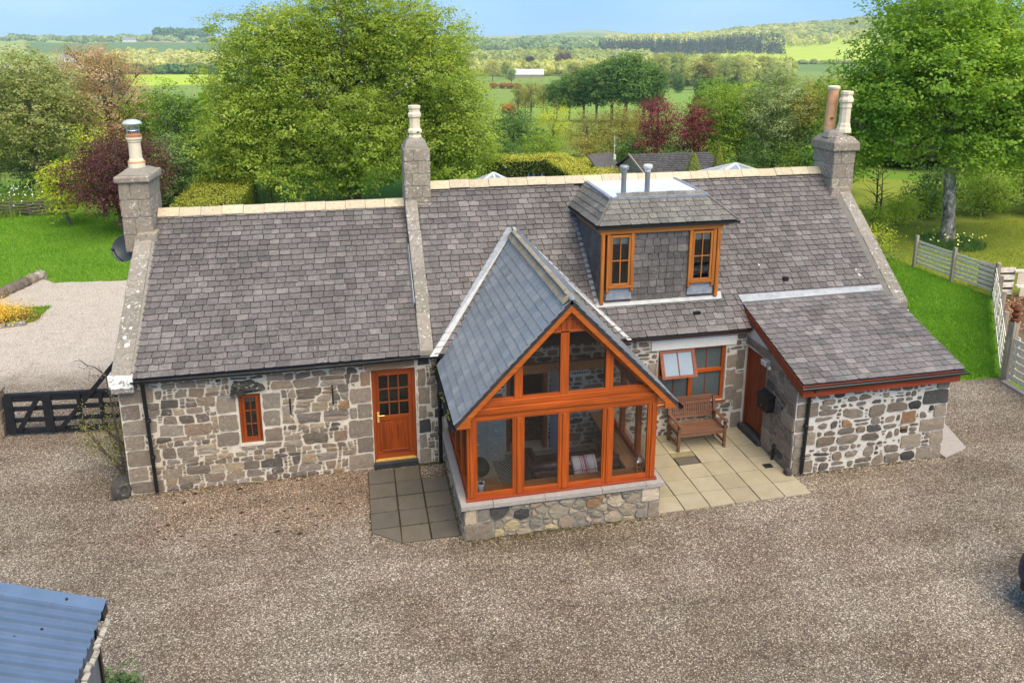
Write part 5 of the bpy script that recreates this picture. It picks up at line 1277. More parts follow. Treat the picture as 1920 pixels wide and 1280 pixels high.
# ================================================================== PAVING
rgp = random.Random(5)
pvr = thing('patio', 'buff square-slab patio between the porch and the outhouse', 'patio', (6.6, -1.4, .004), kind='structure')
part('bedding', MB().box(5.03, 8.10, -2.64, -.02, -.02, .006), M_soil, pvr)
xs = [5.03+.512*i for i in range(7)]; ys = [-2.67, -2.20, -1.72, -1.24, -.76, -.29, -.01]
for i, (a, b) in enumerate(zip(xs, xs[1:])):
    for c, d in zip(ys, ys[1:]):
        b2 = b
        if i == 5: b2 = 8.15 if c < -2.1 else 8.09
        if 5.95 < (a+b)/2 < 6.5 and c == -1.24:
            part('slab', MB().box(a+.006, b2-.006, c+.006+.30, d-.006, .0, .022), mat_stone('mossy_slab', [(.26, .23, .12), (.28, .24, .13)], .1), pvr)
            part('drain_cover', MB().box(a+.03, b2-.03, c+.01, c+.29, .0, .02), M_pav_grey, pvr)
            continue
        z = .024+rgp.uniform(-.003, .003)
        me = MB(); vs = [(x, y, zz) for zz in (-.01, z+0) for y in (c+.008, d-.008) for x in (a+.008, b2-.008)]
        me.add([(x+rgp.uniform(-.003, .003), y+rgp.uniform(-.003, .003), zz+rgp.uniform(-.003, .003)) for x, y, zz in vs], [(0, 2, 3, 1), (4, 5, 7, 6), (0, 1, 5, 4), (2, 6, 7, 3), (0, 4, 6, 2), (1, 3, 7, 5)])
        part('slab', me, M_pav_buff, pvr, bev=.004)
part('gully', MB().box(7.74, 7.92, -1.70, -1.56, .02, .034), M_dark, pvr)
pvl = thing('slab_path', 'grey square-slab path leading to the orange front door', 'path', (.5, -1.3, .004), kind='structure')
part('bedding', MB().poly([(-.15, -2.1, .006), (.37, -2.53, .006), (1.38, -2.53, .006), (1.38, -.62, .006), (.88, -.62, .006), (.88, -.13, .006), (-.15, -.13, .006)]), M_soil, pvl)
cols = [(-.15, .36), (.37, .87), (.88, 1.38)]; rows = [(-.62, -.14), (-1.10, -.63), (-1.58, -1.11), (-2.06, -1.59), (-2.53, -2.07)]
for i, (a, b) in enumerate(cols):
    for j, (c, d) in enumerate(rows):
        if i == 2 and j == 0: continue
        pts = [(a+.009, c+.009), (b-.009, c+.009), (b-.009, d-.009), (a+.009, d-.009)]
        if i == 0 and j == 4: pts = [(b-.006, c+.006), (b-.006, d-.006), (a+.006, d-.006), (a+.006, d-.06)]
        if i == 1 and j == 4: pts[0] = (a+.002, c+.002)
        z = .022+rgp.uniform(-.004, .004)
        part('slab', MB().prism([(x+rgp.uniform(-.004, .004), y+rgp.uniform(-.004, .004), z+rgp.uniform(-.003, .003)) for x, y in pts], (0, 0, -.03)), M_pav_grey, pvl, bev=.004)
mo = MB()
for k in range(420):
    f = rgp.random()
    if f < .5: x, y = rgp.choice([-.15, .365, .875, 1.385])+rgp.gauss(0, .016), rgp.uniform(-2.5, -.1)
    else: x, y = rgp.uniform(-.15, 1.38), rgp.choice([-.625, -1.105, -1.585, -.14, -2.06])+rgp.gauss(0, .016)
    s = rgp.uniform(.006, .018); z = .018
    mo.add([(x-s, y, z), (x, y-s, z), (x+s, y, z), (x, y+s, z), (x, y, z+s*.8)], [(0, 1, 4), (1, 2, 4), (2, 3, 4), (3, 0, 4)])
for k in range(520):
    L_ = rgp.choice([((-4.6, -.03), (-.1, -.03)), ((1.4, -2.72), (5.05, -2.72)), ((1.4, -2.72), (5.05, -2.72)), ((8.1, -2.03), (11.6, -2.03)), ((1.35, -2.7), (1.38, -.1)), ((.9, -.03), (1.4, -.03))])
    t = rgp.random(); x = L_[0][0]+(L_[1][0]-L_[0][0])*t+rgp.gauss(0, .02); y = L_[0][1]+(L_[1][1]-L_[0][1])*t-abs(rgp.gauss(0, .05)); s = rgp.uniform(.008, .03); z = .002
    mo.add([(x-s, y, z), (x, y-s, z), (x+s, y, z), (x, y+s, z), (x, y, z+s*.7)], [(0, 1, 4), (1, 2, 4), (2, 3, 4), (3, 0, 4)])
solo('joint_moss', mo, simple('joint_moss_mat', (.07, .065, .02), .95, .1, 0, .5, 30), 'dark moss in the path joints and along the foot of the walls', kind='stuff')
solo('cast_slab', MB().prism([(11.62, -2.10, .03), (12.35, -1.85, .03), (12.75, -.7, .03), (11.62, -.55, .03)], (0, 0, -.04)), M_granite, 'pale concrete apron at the right foot of the outhouse', 'slab', (12, -1.4, .0), bev=.01)

# ================================================================== BENCH
bn = thing('garden_bench', 'slatted teak bench below the kitchen window', 'bench', (6.80, -.42, .024))
bx0, bx1, by0, by1 = 6.24, 7.34, -.76, -.26
for x in (bx0, bx1-.055):
    part('leg', MB().box(x, x+.055, by0, by0+.055, .024, .62), M_teak, bn, bev=.004)
    part('leg', MB().prism([(x, by1, .024), (x, by1+.06, .024), (x, by1+.06, .45), (x, by1+.15, .93), (x, by1+.10, .93), (x, by1, .45)], (.055, 0, 0)), M_teak, bn)
    part('armrest', MB().box(x-.01, x+.065, by0-.05, by1+.06, .62, .645), M_teak, bn, bev=.008)
    part('side_rail', MB().box(x+.01, x+.045, by0+.055, by1, .36, .42).box(x+.01, x+.045, by0+.055, by1, .12, .16), M_teak, bn)
for k in range(6): part('seat_slat', MB().box(bx0+.0, bx1-.0, by0+.005+k*.082, by0+.005+k*.082+.066, .425, .445), M_teak, bn, bev=.003)
part('front_rail', MB().box(bx0+.055, bx1-.055, by0+.012, by0+.04, .35, .42), M_teak, bn)
def bk(z): return by1+.055+(z-.45)/.48*.085
part('back_rail', MB().prism([(bx0+.055, bk(.88), .87), (bx0+.055, bk(.93), .95), (bx0+.055, bk(.93)+.035, .95), (bx0+.055, bk(.88)+.035, .87)], (bx1-bx0-.11, 0, 0)), M_teak, bn)
part('back_rail', MB().prism([(bx0+.055, bk(.50), .49), (bx0+.055, bk(.54), .54), (bx0+.055, bk(.54)+.03, .54), (bx0+.055, bk(.50)+.03, .49)], (bx1-bx0-.11, 0, 0)), M_teak, bn)
nsl = 19
for k in range(nsl):
    x = bx0+.075+k*(bx1-bx0-.19)/(nsl-1)
    part('back_slat', MB().prism([(x, bk(.53)+.008, .53), (x+.034, bk(.53)+.008, .53), (x+.034, bk(.88)+.008, .88), (x, bk(.88)+.008, .88)], (0, .015, 0)), M_teak, bn)

# ================================================================== SATELLITE DISH
dsh = thing('satellite_dish', 'dark grey satellite dish on the left gable', 'satellite dish', (-4.9, 2.3, 4.4))
dm = MB(); n = 24; c0 = Vector((-4.93, 2.65, 4.20)); ax = Vector((-.30, -.86, .36)).normalized(); e1_ = ax.cross(Z_).normalized(); e2_ = e1_.cross(ax)
rings = [(0.001, -.09), (.10, -.075), (.2, -.045), (.275, 0), (.285, .004), (.275, -.012), (.2, -.058), (.1, -.088), (.001, -.104)]
vs = []
for r, h in rings:
    for q in range(n):
        t = 2*math.pi*q/n; vs.append(c0+e1_*r*math.cos(t)+e2_*r*1.0*math.sin(t)+ax*h)
dm.add(vs, [(i*n+q, i*n+(q+1) % n, (i+1)*n+(q+1) % n, (i+1)*n+q) for i in range(len(rings)-1) for q in range(n)])
part('dish', dm, M_dish, dsh, smooth=True)
part('arm', MB().tube([c0-e2_*.27, c0-e2_*.2+ax*.2, c0-e2_*.08+ax*.36], .013, 6).tube([c0-e2_*.08+ax*.34, c0-e2_*.05+ax*.42], .03, 8), M_dish, dsh)
part('bracket', MB().tube([c0-ax*.09, (-4.75, 2.5, 4.3), (-4.61, 2.5, 4.15)], .02, 6), M_black, dsh)

# ================================================================== LEFT GATE
gt = thing('farm_gate', 'black timber field gate with a long raking brace beside the cottage gable', 'gate', (-6.3, 2.85, 0))
ga, gb = Vector((-7.78, 2.98, 0)), Vector((-4.95, 2.70, 0)); gd = (gb-ga).normalized(); gn = Vector((-gd.y, gd.x, 0))
GP = lambda s, z, o=0: ga+gd*s+gn*o+Z_*z
def gbar(name, s0, z0, s1, z1, w=.05, h=.11): return part(name, MB().beam(GP(s0, z0), GP(s1, z1), w, h), M_blackwood, gt, bev=.006)
Lg = (gb-ga).length
for z, h in ((.12, .12), (.37, .10), (.64, .10), (.86, .10)): gbar('rail', .02, z, Lg, z, .05, h)
part('top_rail', MB().beam(GP(0, .965), GP(Lg, .975), .09, .07), M_blackwood, gt, bev=.006)
for s, w in ((.06, .19), (.86, .19), (1.52, .09), (1.98, .09)):
    part('upright', MB().beam(GP(s, .07, -.04), GP(s, .95, -.04), .035, w, gd), M_blackwood, gt, bev=.004)
part('brace', MB().beam(GP(.22, .15, -.055), GP(.66, .85, -.055), .035, .10), M_blackwood, gt)
part('brace', MB().beam(GP(1.08, .15, -.055), GP(2.45, 1.72, -.055), .05, .10), M_blackwood, gt, 'long brace running up to the gable')
gpst = MB(); gpst.box(-8.32, -7.90, 2.88, 3.25, 0, 1.0, .02)
gps = solo('gate_pier', gpst, M_mortar_g, 'squat stone pier at the far end of the black gate', 'gate pier', (-8.1, 3.05, 0), bev=.03)
for (O, u, n_, L) in ((Vector((-8.33, 2.872, 0)), X_, -Y_, .43), (Vector((-7.892, 2.88, 0)), Y_, X_, .37)):
    for a, b, c in ((0, .33, .6), (.34, .62, .4), (.63, .97, .55)):
        block(gps, .01, L*c-.006, a+.01, b-.006, M_quoin, O, u, Z_, n_, .02, 400); block(gps, L*c+.006, L-.01, a+.01, b-.006, M_stone, O, u, Z_, n_, .02, 401)
part('cap', MB().box(-8.35, -7.87, 2.85, 3.28, 1.0, 1.07, .015), M_skew, gps, bev=.02)

# ================================================================== RIGHT FENCES
def slat_fence(name, A, B, npost, nsl, h, label, posts=True, cat='fence', grp=None, side=1, gap=.0, z0=.10):
    A, B = Vector(A), Vector(B); d = (B-A).normalized(); nn = Vector((-d.y, d.x, 0)); L = (B-A).length
    f = thing(name, label, cat, tuple(A), grp); rg = random.Random(int(A.x*100))
    for i in range(npost):
        p = A+d*(L*i/(npost-1)); part('post', MB().beam(p-Z_*.05, p+Z_*(h+.14+rg.uniform(-.03, .05)), .11, .11, d), M_greypost, f, bev=.008)
    sw_ = (h-z0)/nsl
    for k in range(nsl):
        z = z0+sw_*(k+.5)
        for i in range(npost-1):
            a = A+d*(L*i/(npost-1)+.0)+nn*.075*side; b = A+d*(L*(i+1)/(npost-1)-.008)+nn*.075*side
            part('slat', MB().beam(a+Z_*(z+rg.uniform(-.02, .02)), b+Z_*(z+rg.uniform(-.02, .02)), .022, sw_*.56), M_greywood, f)
    return f
slat_fence('slat_fence', (20.86, 10.15, 0), (20.95, 6.45, 0), 3, 6, 1.08, 'weathered grey slat fence running back towards the sycamore', side=1)
slat_fence('slat_fence', (20.85, 6.30, 0), (16.02, .98, 0), 5, 6, 1.12, 'bleached slat fence seen end-on along the grass strip', side=-1)
gpo = thing('gate_post', 'tall grey gate post topped with a rusty finial', 'gate post', (15.94, .82, 0))
part('post', MB().box(15.85, 16.02, .73, .90, 0, 1.62, .004), M_greypost, gpo, bev=.01)
part('finial', MB().lathe([(.10, 1.60), (.105, 1.66), (.05, 1.70), (.085, 1.75), (.09, 1.80), (.045, 1.84), (.075, 1.88), (.10, 1.93), (.06, 1.99), (.02, 2.04)], (15.935, .815, 0), 12), M_rust, gpo)
part('finial_horn', MB().tube([(15.93, .82, 1.92), (15.82, .86, 1.98), (15.80, .87, 2.06)], [.04, .035, .012], 8), M_rust, gpo)
sg_ = thing('slat_gate', 'grey slatted gate hung on the post with the rusty finial', 'gate', (15.85, .2, 0))
for k in range(6): part('slat', MB().beam((15.90, .70, .18+k*.19), (15.62, -1.6, .18+k*.19), .025, .13), M_greywood, sg_)
for t in (.04, .5, .96):
    p = Vector((15.93, .70, 0)).lerp(Vector((15.65, -1.6, 0)), t); part('upright', MB().beam(p+Z_*.1, p+Z_*1.25, .03, .10, (.28, 2.3, 0)), M_greywood, sg_)
solo('stone_kerb', MB().beam((15.75, .70, .03), (15.45, -1.7, .03), .14, .09), M_granite, 'pale kerb lying under the grey slatted gate', 'kerb', (15.6, -.5, 0))
# compost bay beyond the fence
cbn = thing('compost_bay', 'cream boarded compost bay with capping rails beyond the fence corner', 'compost bay', (22.4, 6.2, 0))
for z, y in ((.22, 6.05), (.68, 6.22)): part('board', MB().beam((21.55, y, z), (24.6, y-.5, z), .04, .42), M_panel, cbn)
for z, y in ((.45, 6.12), (.94, 6.28)): part('rail', MB().beam((21.45, y, z), (24.6, y-.5, z), .14, .08), M_greywood, cbn, bev=.006)
part('side_board', MB().beam((21.5, 6.3, .5), (21.35, 7.6, .5), .04, .9), M_greypost, cbn)
for k in range(4): part('slat', MB().beam((20.98, 6.36, .2+k*.26), (21.5, 6.28, .2+k*.26), .03, .17), M_greywood, cbn)

# ================================================================== BLUE SHED
sh = thing('shed', 'grey boarded shed under a blue ribbed metal roof', 'shed', (-4.3, -7.0, 0))
sx1, sy1, ez = -3.27, -5.86, 2.11
slope = math.tan(R(22.5)); zs_ = lambda x: ez+(sx1-x)*slope
dirY = Vector((.03, -1, 0)).normalized(); dirX = Vector((-1, -.03, 0)).normalized()
def SH(a, b, h=0):   # a: up the slope from the eave, b: from the far verge towards the camera
    p = Vector((sx1, sy1, ez))+dirX*a+dirY*b; p.z = ez+a*slope+h; return p
rm = MB(); prof = []; b = 0; pitch = .140
while b < 4.0:
    for db, h in ((0, 0), (.083, 0), (.092, .042), (.128, .042), (.140, 0)): prof.append((b+db, h))
    b += pitch
for (b0, h0), (b1, h1) in zip(prof, prof[1:]):
    if b1-b0 < 1e-6: continue
    rm.quad(SH(-.06, b0, h0), SH(3.4, b0, h0), SH(3.4, b1, h1), SH(-.06, b1, h1))
shr = part('roof', rm, M_bluemetal, sh)
part('verge_flashing', MB().prism([SH(-.07, -.06, .06), SH(3.4, -.06, .06), SH(3.4, .11, .05), SH(-.07, .11, .05)], (0, 0, -.012)).prism([SH(-.07, -.06, .06), SH(3.4, -.06, .06), SH(3.4, -.06, -.12), SH(-.07, -.06, -.12)], (0, .01, 0)), M_bluemetal_d, sh)
sc = MB(); rgs = random.Random(4)
for a, b_, h in ((.3, .03, .06), (.62, .62, .0), (.86, .82, .0), (.9, .95, 0), (.42, .46, 0), (1.25, .9, 0), (1.0, 1.28, 0), (.78, 1.2, 0), (1.5, .3, 0), (.95, .02, .06), (1.45, 1.3, 0)):
    p = SH(a, b_, h); sc.lathe([(.014, -.005), (.014, .012), (.008, .018)], p, 8)
part('roof_screw', sc, M_black, sh, kind='stuff')
fo = MB(); bb = .12
while bb < 3.9:
    s = rgs.uniform(.05, .13); a0 = rgs.uniform(-.10, -.07); fo.prism([SH(a0, bb, -.03), SH(a0-rgs.uniform(0, .03), bb+s*.5, .0), SH(a0, bb+s, -.03), SH(a0, bb+s, -.06), SH(a0, bb, -.06)], (.05, 0, -.02)); bb += s*rgs.uniform(.8, 1.1)
part('eave_filler', fo, M_foam, sh)
sw2 = MB(); E = lambda b, z, o=0: Vector((sx1, sy1, 0))+dirY*b+dirX*(.05+o)+Z_*z
for k in range(26): 
    b0 = .10+k*.145
    part('board', MB().prism([E(b0, 0), E(b0+.14, 0), E(b0+.14, ez-.05), E(b0, ez-.05)], dirX*.02), M_shedwood, sh)
part('eave_board', MB().prism([E(.06, ez-.12, -.025), E(4.0, ez-.12, -.025), E(4.0, ez-.02, -.025), E(.06, ez-.02, -.025)], dirX*.02), M_greywood, sh)
part('corner_trim', MB().beam(E(.08, 0, -.01), E(.08, ez-.06, -.01), .035, .05), M_black, sh)
part('end_wall', MB().prism([SH(.06, .10, -.06)*1, SH(3.3, .10, -.06), Vector((SH(3.3, .10).x, SH(3.3, .10).y, 0)), Vector((SH(.06, .10).x, SH(.06, .10).y, 0))], (0, -.02, 0)), M_shedwood, sh)
part('corner_cap', MB().box(sx1-.01, sx1+.07, sy1-.11, sy1+.04, ez-.11, ez+.0, .01), M_black, sh)

# ================================================================== CAR at the right edge
car = thing('parked_car', 'dark blue car whose rounded tail just enters the frame above the gravel', 'car', (11.5, -6.62, 0))
Lc, Wc = 4.1, 1.72; cx0, cyc = 9.48, -6.62
secs = [(0.0, .66, .40, .84), (.06, .78, .32, .95), (.25, .80, .27, 1.02), (.9, .85, .24, 1.04), (2.0, .86, .22, 1.02), (3.2, .85, .24, .95), (3.85, .74, .28, .80), (4.1, .50, .36, .66)]
def body(secs, prof):
    vs = []; m = len(prof)
    for x, w, zlo, zhi in secs:
        for a, b in prof: vs.append((cx0+x, cyc+a*w, zlo+(zhi-zlo)*b))
    k = len(secs); fs = [(i*m+q, i*m+(q+1) % m, (i+1)*m+(q+1) % m, (i+1)*m+q) for i in range(k-1) for q in range(m)]
    return MB().add(vs, fs+[tuple(range(m-1, -1, -1)), tuple((k-1)*m+q for q in range(m))])
cbm = body(secs, [(-.85, 0), (-1, .25), (-1, .62), (-.93, .92), (-.8, 1), (.8, 1), (.93, .92), (1, .62), (1, .25), (.85, 0)])
bo = part('body', cbm, M_carblue, car, smooth=True); md = bo.modifiers.new('smooth', 'SUBSURF'); md.levels = md.render_levels = 2
cab = body([(.18, .66, .98, 1.08), (.55, .66, .98, 1.42), (1.3, .67, .98, 1.48), (2.0, .66, .98, 1.44), (2.75, .66, .96, 1.02)], [(-1, 0), (-.86, 1), (.86, 1), (1, 0)])
co_ = part('cabin', cab, M_carblue, car, smooth=True); md = co_.modifiers.new('smooth', 'SUBSURF'); md.levels = md.render_levels = 1
for s in (-1, 1):
    part('window', MB().prism([(cx0+.65, cyc+s*.665, 1.06), (cx0+2.2, cyc+s*.665, 1.06), (cx0+1.9, cyc+s*.60, 1.38), (cx0+.75, cyc+s*.60, 1.36)], (0, s*.008, 0)), M_dark, car)
    part('tail_light', MB().box(cx0+.03, cx0+.12, cyc+s*.64-.03, cyc+s*.64+.03, .76, .84), M_redlamp, car, bev=.02)
    for x in (.80, 3.2):
        w = part('wheel', MB().tube([(cx0+x, cyc+s*.70, .31), (cx0+x, cyc+s*.87, .31)], .31, 24), M_rubber, car)
        part('rim', MB().tube([(cx0+x, cyc+s*.86, .31), (cx0+x, cyc+s*.885, .31)], .20, 16), M_metal, w)
part('bumper', MB().box(cx0-.05, cx0+.12, cyc-.60, cyc+.60, .34, .50), M_black, car, bev=.05)

# ================================================================== REAR ROOFLIGHTS, BUNGALOW, MAST
def lantern_roof(name, ax_, ay, az, hw, hd, drop, label):
    t = thing(name, label, 'rooflight', (ax_, ay, az-drop))
    base = [(ax_-hw, ay-hd, az-drop), (ax_+hw, ay-hd, az-drop), (ax_+hw, ay+hd, az-drop), (ax_-hw, ay+hd, az-drop)]
    apex = (ax_, ay, az)
    for p, q in zip(base, base[1:]+base[:1]):
        part('pane', MB().add([p, q, apex], [(0, 1, 2)]), M_skyglass, t)
    fm = MB()
    for p in base: fm.beam(Vector(p)+Z_*.02, Vector(apex)+Z_*.02, .09, .05)
    for p, q in zip(base, base[1:]+base[:1]):
        fm.beam(p, q, .07, .06); fm.beam(Vector(p).lerp(Vector(q), .5)+Z_*.01, Vector(apex)+Z_*.01, .05, .03)
    part('frame', fm, M_white, t)
    part('upstand', MB().box(ax_-hw, ax_+hw, ay-hd, ay+hd, 0, az-drop-.03), M_mortar, t)
lantern_roof('roof_lantern', 4.17, 9.0, 4.42, 1.3, 1.0, .72, 'white glazed roof lantern peeping over the ridge beside the middle chimney')
lantern_roof('roof_lantern', 12.45, 9.0, 4.45, 1.9, 1.1, .62, 'low white glazed roof lantern peeping over the ridge near the right chimney')
bg_ = thing('bungalow', 'low building with a grey shingled roof beyond the right ridge', 'bungalow', (15.4, 20, 0))
part('wall', MB().box(13.6, 18.2, 18.8, 23.8, 0, 1.85), M_mortar_g, bg_)
rz = 3.0
rr_ = MB(); rr_.prism([(13.3, 21.3, rz), (17.5, 21.3, rz), (18.6, 18.4, 1.8), (13.6, 18.4, 1.8)], (0, 0, -.08)); rr_.prism([(17.5, 21.3, rz), (13.3, 21.3, rz), (13.3, 24.2, 1.8), (18.6, 24.2, 1.8)], (0, 0, -.08)); rr_.prism([(17.5, 21.3, rz), (18.6, 24.2, 1.8), (18.6, 18.4, 1.8)], (0, 0, -.08))
br = part('roof', rr_, M_shingle, bg_)
shp = plan_slates(Vector((13.3, 18.38, 1.80)), X_, Vector((0, 2.92, 1.2)).normalized(), [(.3, 0), (5.28, 0), (4.2, 3.13), (0, 3.13)], .17, .33, .2, 95)
lay_slates(shp, br, M_shingle, .02, 160, 96, .02, .06, 'shingles')
part('gable_wall', MB().prism([(13.55, 18.75, 1.8), (13.38, 21.3, 2.9), (13.55, 23.9, 1.8), (13.6, 23.9, 0), (13.6, 18.8, 0)], (.05, 0, 0)), M_mortar_g, bg_)
part('verge_board', MB().beam((13.28, 21.3, rz+.02), (13.56, 18.4, 1.82), .05, .12), M_greypost, bg_)
part('side_roof', MB().prism([(12.2, 24.6, 2.55), (13.3, 24.0, 2.75), (13.5, 22.4, 1.9), (12.4, 22.8, 1.8)], (0, 0, -.08)), M_shingle, bg_)
mst = thing('aerial_mast', 'thin white mast with a small box on the low grey roof', 'mast', (12.95, 22.4, 2.6))
part('pole', MB().tube([(12.95, 22.4, 2.5), (12.95, 22.4, 3.8)], .016, 6), M_white, mst); part('box', MB().box(12.89, 13.01, 22.3, 22.42, 2.6, 2.86), M_white, mst, bev=.01)
part('dipole', MB().box(12.88, 13.02, 22.38, 22.40, 3.3, 3.32), M_white, mst)
# ================================================================== VEGETATION
def nrmv(a): return a/np.maximum(np.linalg.norm(a, axis=1, keepdims=True), 1e-9)
def leaves(P, N, S, tint, rg, asp=.62, name='foliage', fold=.12):
    """one kite-shaped leaf per point"""
    n = len(P); t = rg.normal(size=(n, 3)); a = nrmv(np.cross(N, t)); b = np.cross(N, a); S = S[:, None]
    v0 = P-a*S*.5; v2 = P+a*S*.5-N*S*fold; v1 = P+b*S*asp*.5+N*S*fold-a*S*.06; v3 = P-b*S*asp*.5+N*S*fold-a*S*.06
    co = np.stack([v0, v1, v2, v3], 1).reshape(-1, 3); f = np.arange(4*n).reshape(n, 4)
    me = np_mesh(name, co, f); at = me.attributes.new('tint', 'FLOAT', 'FACE'); at.data.foreach_set('value', np.clip(tint, 0, 1).astype(np.float32))
    return me
def lobe_leaves(lobes, rg, per_area, nleaf, leaf, clump, flat=.55, inner=.4, tvar=.12, tbase=.5, up=.8, zmin=None):
    """clumps of leaves through the volume of many lobes (c, r3)"""
    Ps, Ns, Ss, Ts = [], [], [], []
    for c, r in lobes:
        r = np.array(r, float); k = max(3, int(per_area*4*np.pi*(r.prod()**(2/3)))); lt = rg.normal(0, tvar*.6)
        d = nrmv(rg.normal(size=(k, 3))); rad = inner+(1.08-inner)*rg.random(k)**.6
        cc = np.array(c)+d*r*rad[:, None]+rg.normal(size=(k, 3))*clump*.35
        ct = tbase+lt+rg.normal(0, tvar, k)
        m = nleaf; cs = clump*rg.uniform(.6, 1.35, k)
        off = rg.normal(size=(k, m, 3))*np.array([.5, .5, .5*flat])*cs[:, None, None]
        p = (cc[:, None, :]+off).reshape(-1, 3)
        nn = np.repeat(d, m, 0)*.6+np.repeat(rg.normal(size=(k, 3))*.30, m, 0)+np.array([0, 0, up])+rg.normal(size=(k*m, 3))*.30
        Ps.append(p); Ns.append(nrmv(nn)); Ss.append(leaf*rg.uniform(.55, 1.35, k*m)); Ts.append(np.repeat(ct, m)+rg.normal(0, tvar*.5, k*m))
    P, N, S, Tn = (np.concatenate(q) for q in (Ps, Ns, Ss, Ts))
    if zmin is not None:
        ok = P[:, 2] > zmin; P, N, S, Tn = P[ok], N[ok], S[ok], Tn[ok]
    return P, N, S, Tn
def auto_lobes(C, rad, n, k, rg, zlow=-.8, shell=(.45, .8), jit=.25):
    C = np.array(C, float); rad = np.array(rad, float); out = []
    for i in range(n):
        z = 1-2*(i+.5)/n
        if z < zlow: continue
        t = i*2.39996+rg.uniform(-.4, .4); q = math.sqrt(max(0, 1-z*z)); d = np.array([q*math.cos(t), q*math.sin(t), z])
        s = rg.uniform(*shell); rr = k*rad.mean()*rg.uniform(1-jit, 1+jit)
        out.append((C+d*rad*s, (rr*1.15, rr*1.15, rr*.72)))
    out.append((C, tuple(rad*.45)))
    return out
def limbs(mb, base, top, lobes, r0, rg, n=14, hmin=.3):
    base = Vector(base); top = Vector(top); mid = base.lerp(top, .5)+Vector((rg.normal()*.05, rg.normal()*.05, 0))*(top-base).length
    mb.tube([base-Vector((0, 0, .15)), base+Vector((0, 0, .05))*max(.1, r0*3), base.lerp(mid, .3), mid, base.lerp(top, .78), top], [r0*1.35, r0*1.15, r0*.95, r0*.75, r0*.5, r0*.2], 9)
    idx = rg.permutation(len(lobes))[:n]
    for i in idx:
        c = Vector(lobes[i][0]); s = base.lerp(top, rg.uniform(hmin, .8)); m1 = s.lerp(c, .5)+Vector((0, 0, -.06*(c-s).length))
        r = r0*rg.uniform(.25, .42); mb.tube([s, m1, c], [r, r*.7, r*.25], 6)
        for q in range(3):
            e = c+Vector(np.clip(rg.normal(size=3), -1.2, 1.2)*lobes[i][1][0]*.5); mb.tube([m1.lerp(c, .6), c.lerp(e, .5), e], [r*.4, r*.25, r*.08], 4, False)
# leaf colours, dark to light
LG = lambda *c: list(c)
M_lf_big = mat_leaf('maple_green', LG((.062, .094, .014), (.108, .150, .021), (.165, .212, .032), (.240, .275, .055)), .4)
M_lf_syc = mat_leaf('sycamore_green', LG((.052, .100, .014), (.096, .165, .020), (.160, .235, .028), (.270, .310, .042)), .38)
M_lf_grey = mat_leaf('grey_green', LG((.070, .085, .030), (.115, .130, .045), (.165, .180, .060), (.240, .240, .110)), .3)
M_lf_bronze = mat_leaf('bronze_leaf', LG((.11, .075, .04), (.19, .135, .075), (.27, .19, .12), (.36, .28, .20)), .3)
M_lf_dark = mat_leaf('dark_green', LG((.018, .045, .012), (.040, .080, .018), (.070, .120, .025), (.120, .175, .035)), .25)
M_lf_mid = mat_leaf('mid_green', LG((.045, .085, .012), (.085, .140, .018), (.140, .200, .028), (.220, .265, .050)), .35)
M_lf_blue = mat_leaf('bluish_green', LG((.035, .065, .025), (.065, .105, .035), (.100, .150, .050), (.150, .200, .070)), .25)
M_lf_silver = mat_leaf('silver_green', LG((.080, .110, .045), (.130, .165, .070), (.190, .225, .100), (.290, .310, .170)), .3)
M_lf_brown = mat_leaf('brownish_green', LG((.070, .075, .018), (.120, .120, .028), (.180, .160, .040), (.240, .210, .065)), .3)
M_lf_red = mat_leaf('burgundy_leaf', LG((.028, .011, .012), (.052, .019, .020), (.080, .031, .032), (.125, .060, .050)), .3)
M_lf_red2 = mat_leaf('red_leaf', LG((.052, .012, .016), (.094, .021, .028), (.145, .036, .046), (.21, .075, .072)), .3)
M_lf_yel = mat_leaf('yellow_green', LG((.12, .15, .015), (.20, .24, .022), (.29, .31, .035), (.40, .39, .06)), .4)
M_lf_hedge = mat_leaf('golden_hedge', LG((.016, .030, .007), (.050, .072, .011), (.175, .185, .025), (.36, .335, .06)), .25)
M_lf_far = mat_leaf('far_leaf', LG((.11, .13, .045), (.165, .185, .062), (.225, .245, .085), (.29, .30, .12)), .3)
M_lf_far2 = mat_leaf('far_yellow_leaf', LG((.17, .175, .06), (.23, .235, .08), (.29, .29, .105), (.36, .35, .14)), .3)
M_lf_con = mat_leaf('conifer_needles', LG((.022, .026, .022), (.036, .040, .034), (.052, .056, .046), (.075, .078, .062)), .1)
M_lf_grass = mat_leaf('grass_blades', LG((.042, .105, .009), (.072, .155, .012), (.104, .195, .017), (.16, .215, .032)), .35)
M_lf_olive = mat_leaf('olive_grass_blades', LG((.09, .11, .014), (.13, .15, .019), (.17, .18, .026), (.22, .21, .04)), .35)
M_lf_white = mat_leaf('white_blossom', LG((.45, .48, .42), (.62, .64, .58), (.72, .73, .68), (.8, .8, .76)), .2)
M_lf_gorse = mat_leaf('gorse_leaf', LG((.12, .075, .03), (.20, .11, .035), (.26, .14, .04), (.30, .2, .06)), .2)
M_lf_thuja = mat_leaf('thuja', LG((.05, .075, .012), (.085, .115, .016), (.15, .16, .025), (.24, .20, .04)), .2)

def own_tree(name, label, cat, base, lobes, mat, leaf, per_area, nleaf, clump, trunk_r, top, seed, bark=None, group=None, nl=14, hmin=.3, **kw):
    rg = np.random.default_rng(seed); t = thing(name, label, cat, tuple(base), group)
    off = np.array(base, float)
    P, N, S, Tn = lobe_leaves(lobes, rg, per_area, nleaf, leaf, clump, **kw)
    link('crown', leaves(P-off, N, S, Tn, rg), mat, t)
    mb = MB(); limbs(mb, base, top, lobes, trunk_r, rg, nl, hmin); part('trunk', mb, bark or M_bark, t, smooth=True)
    return t
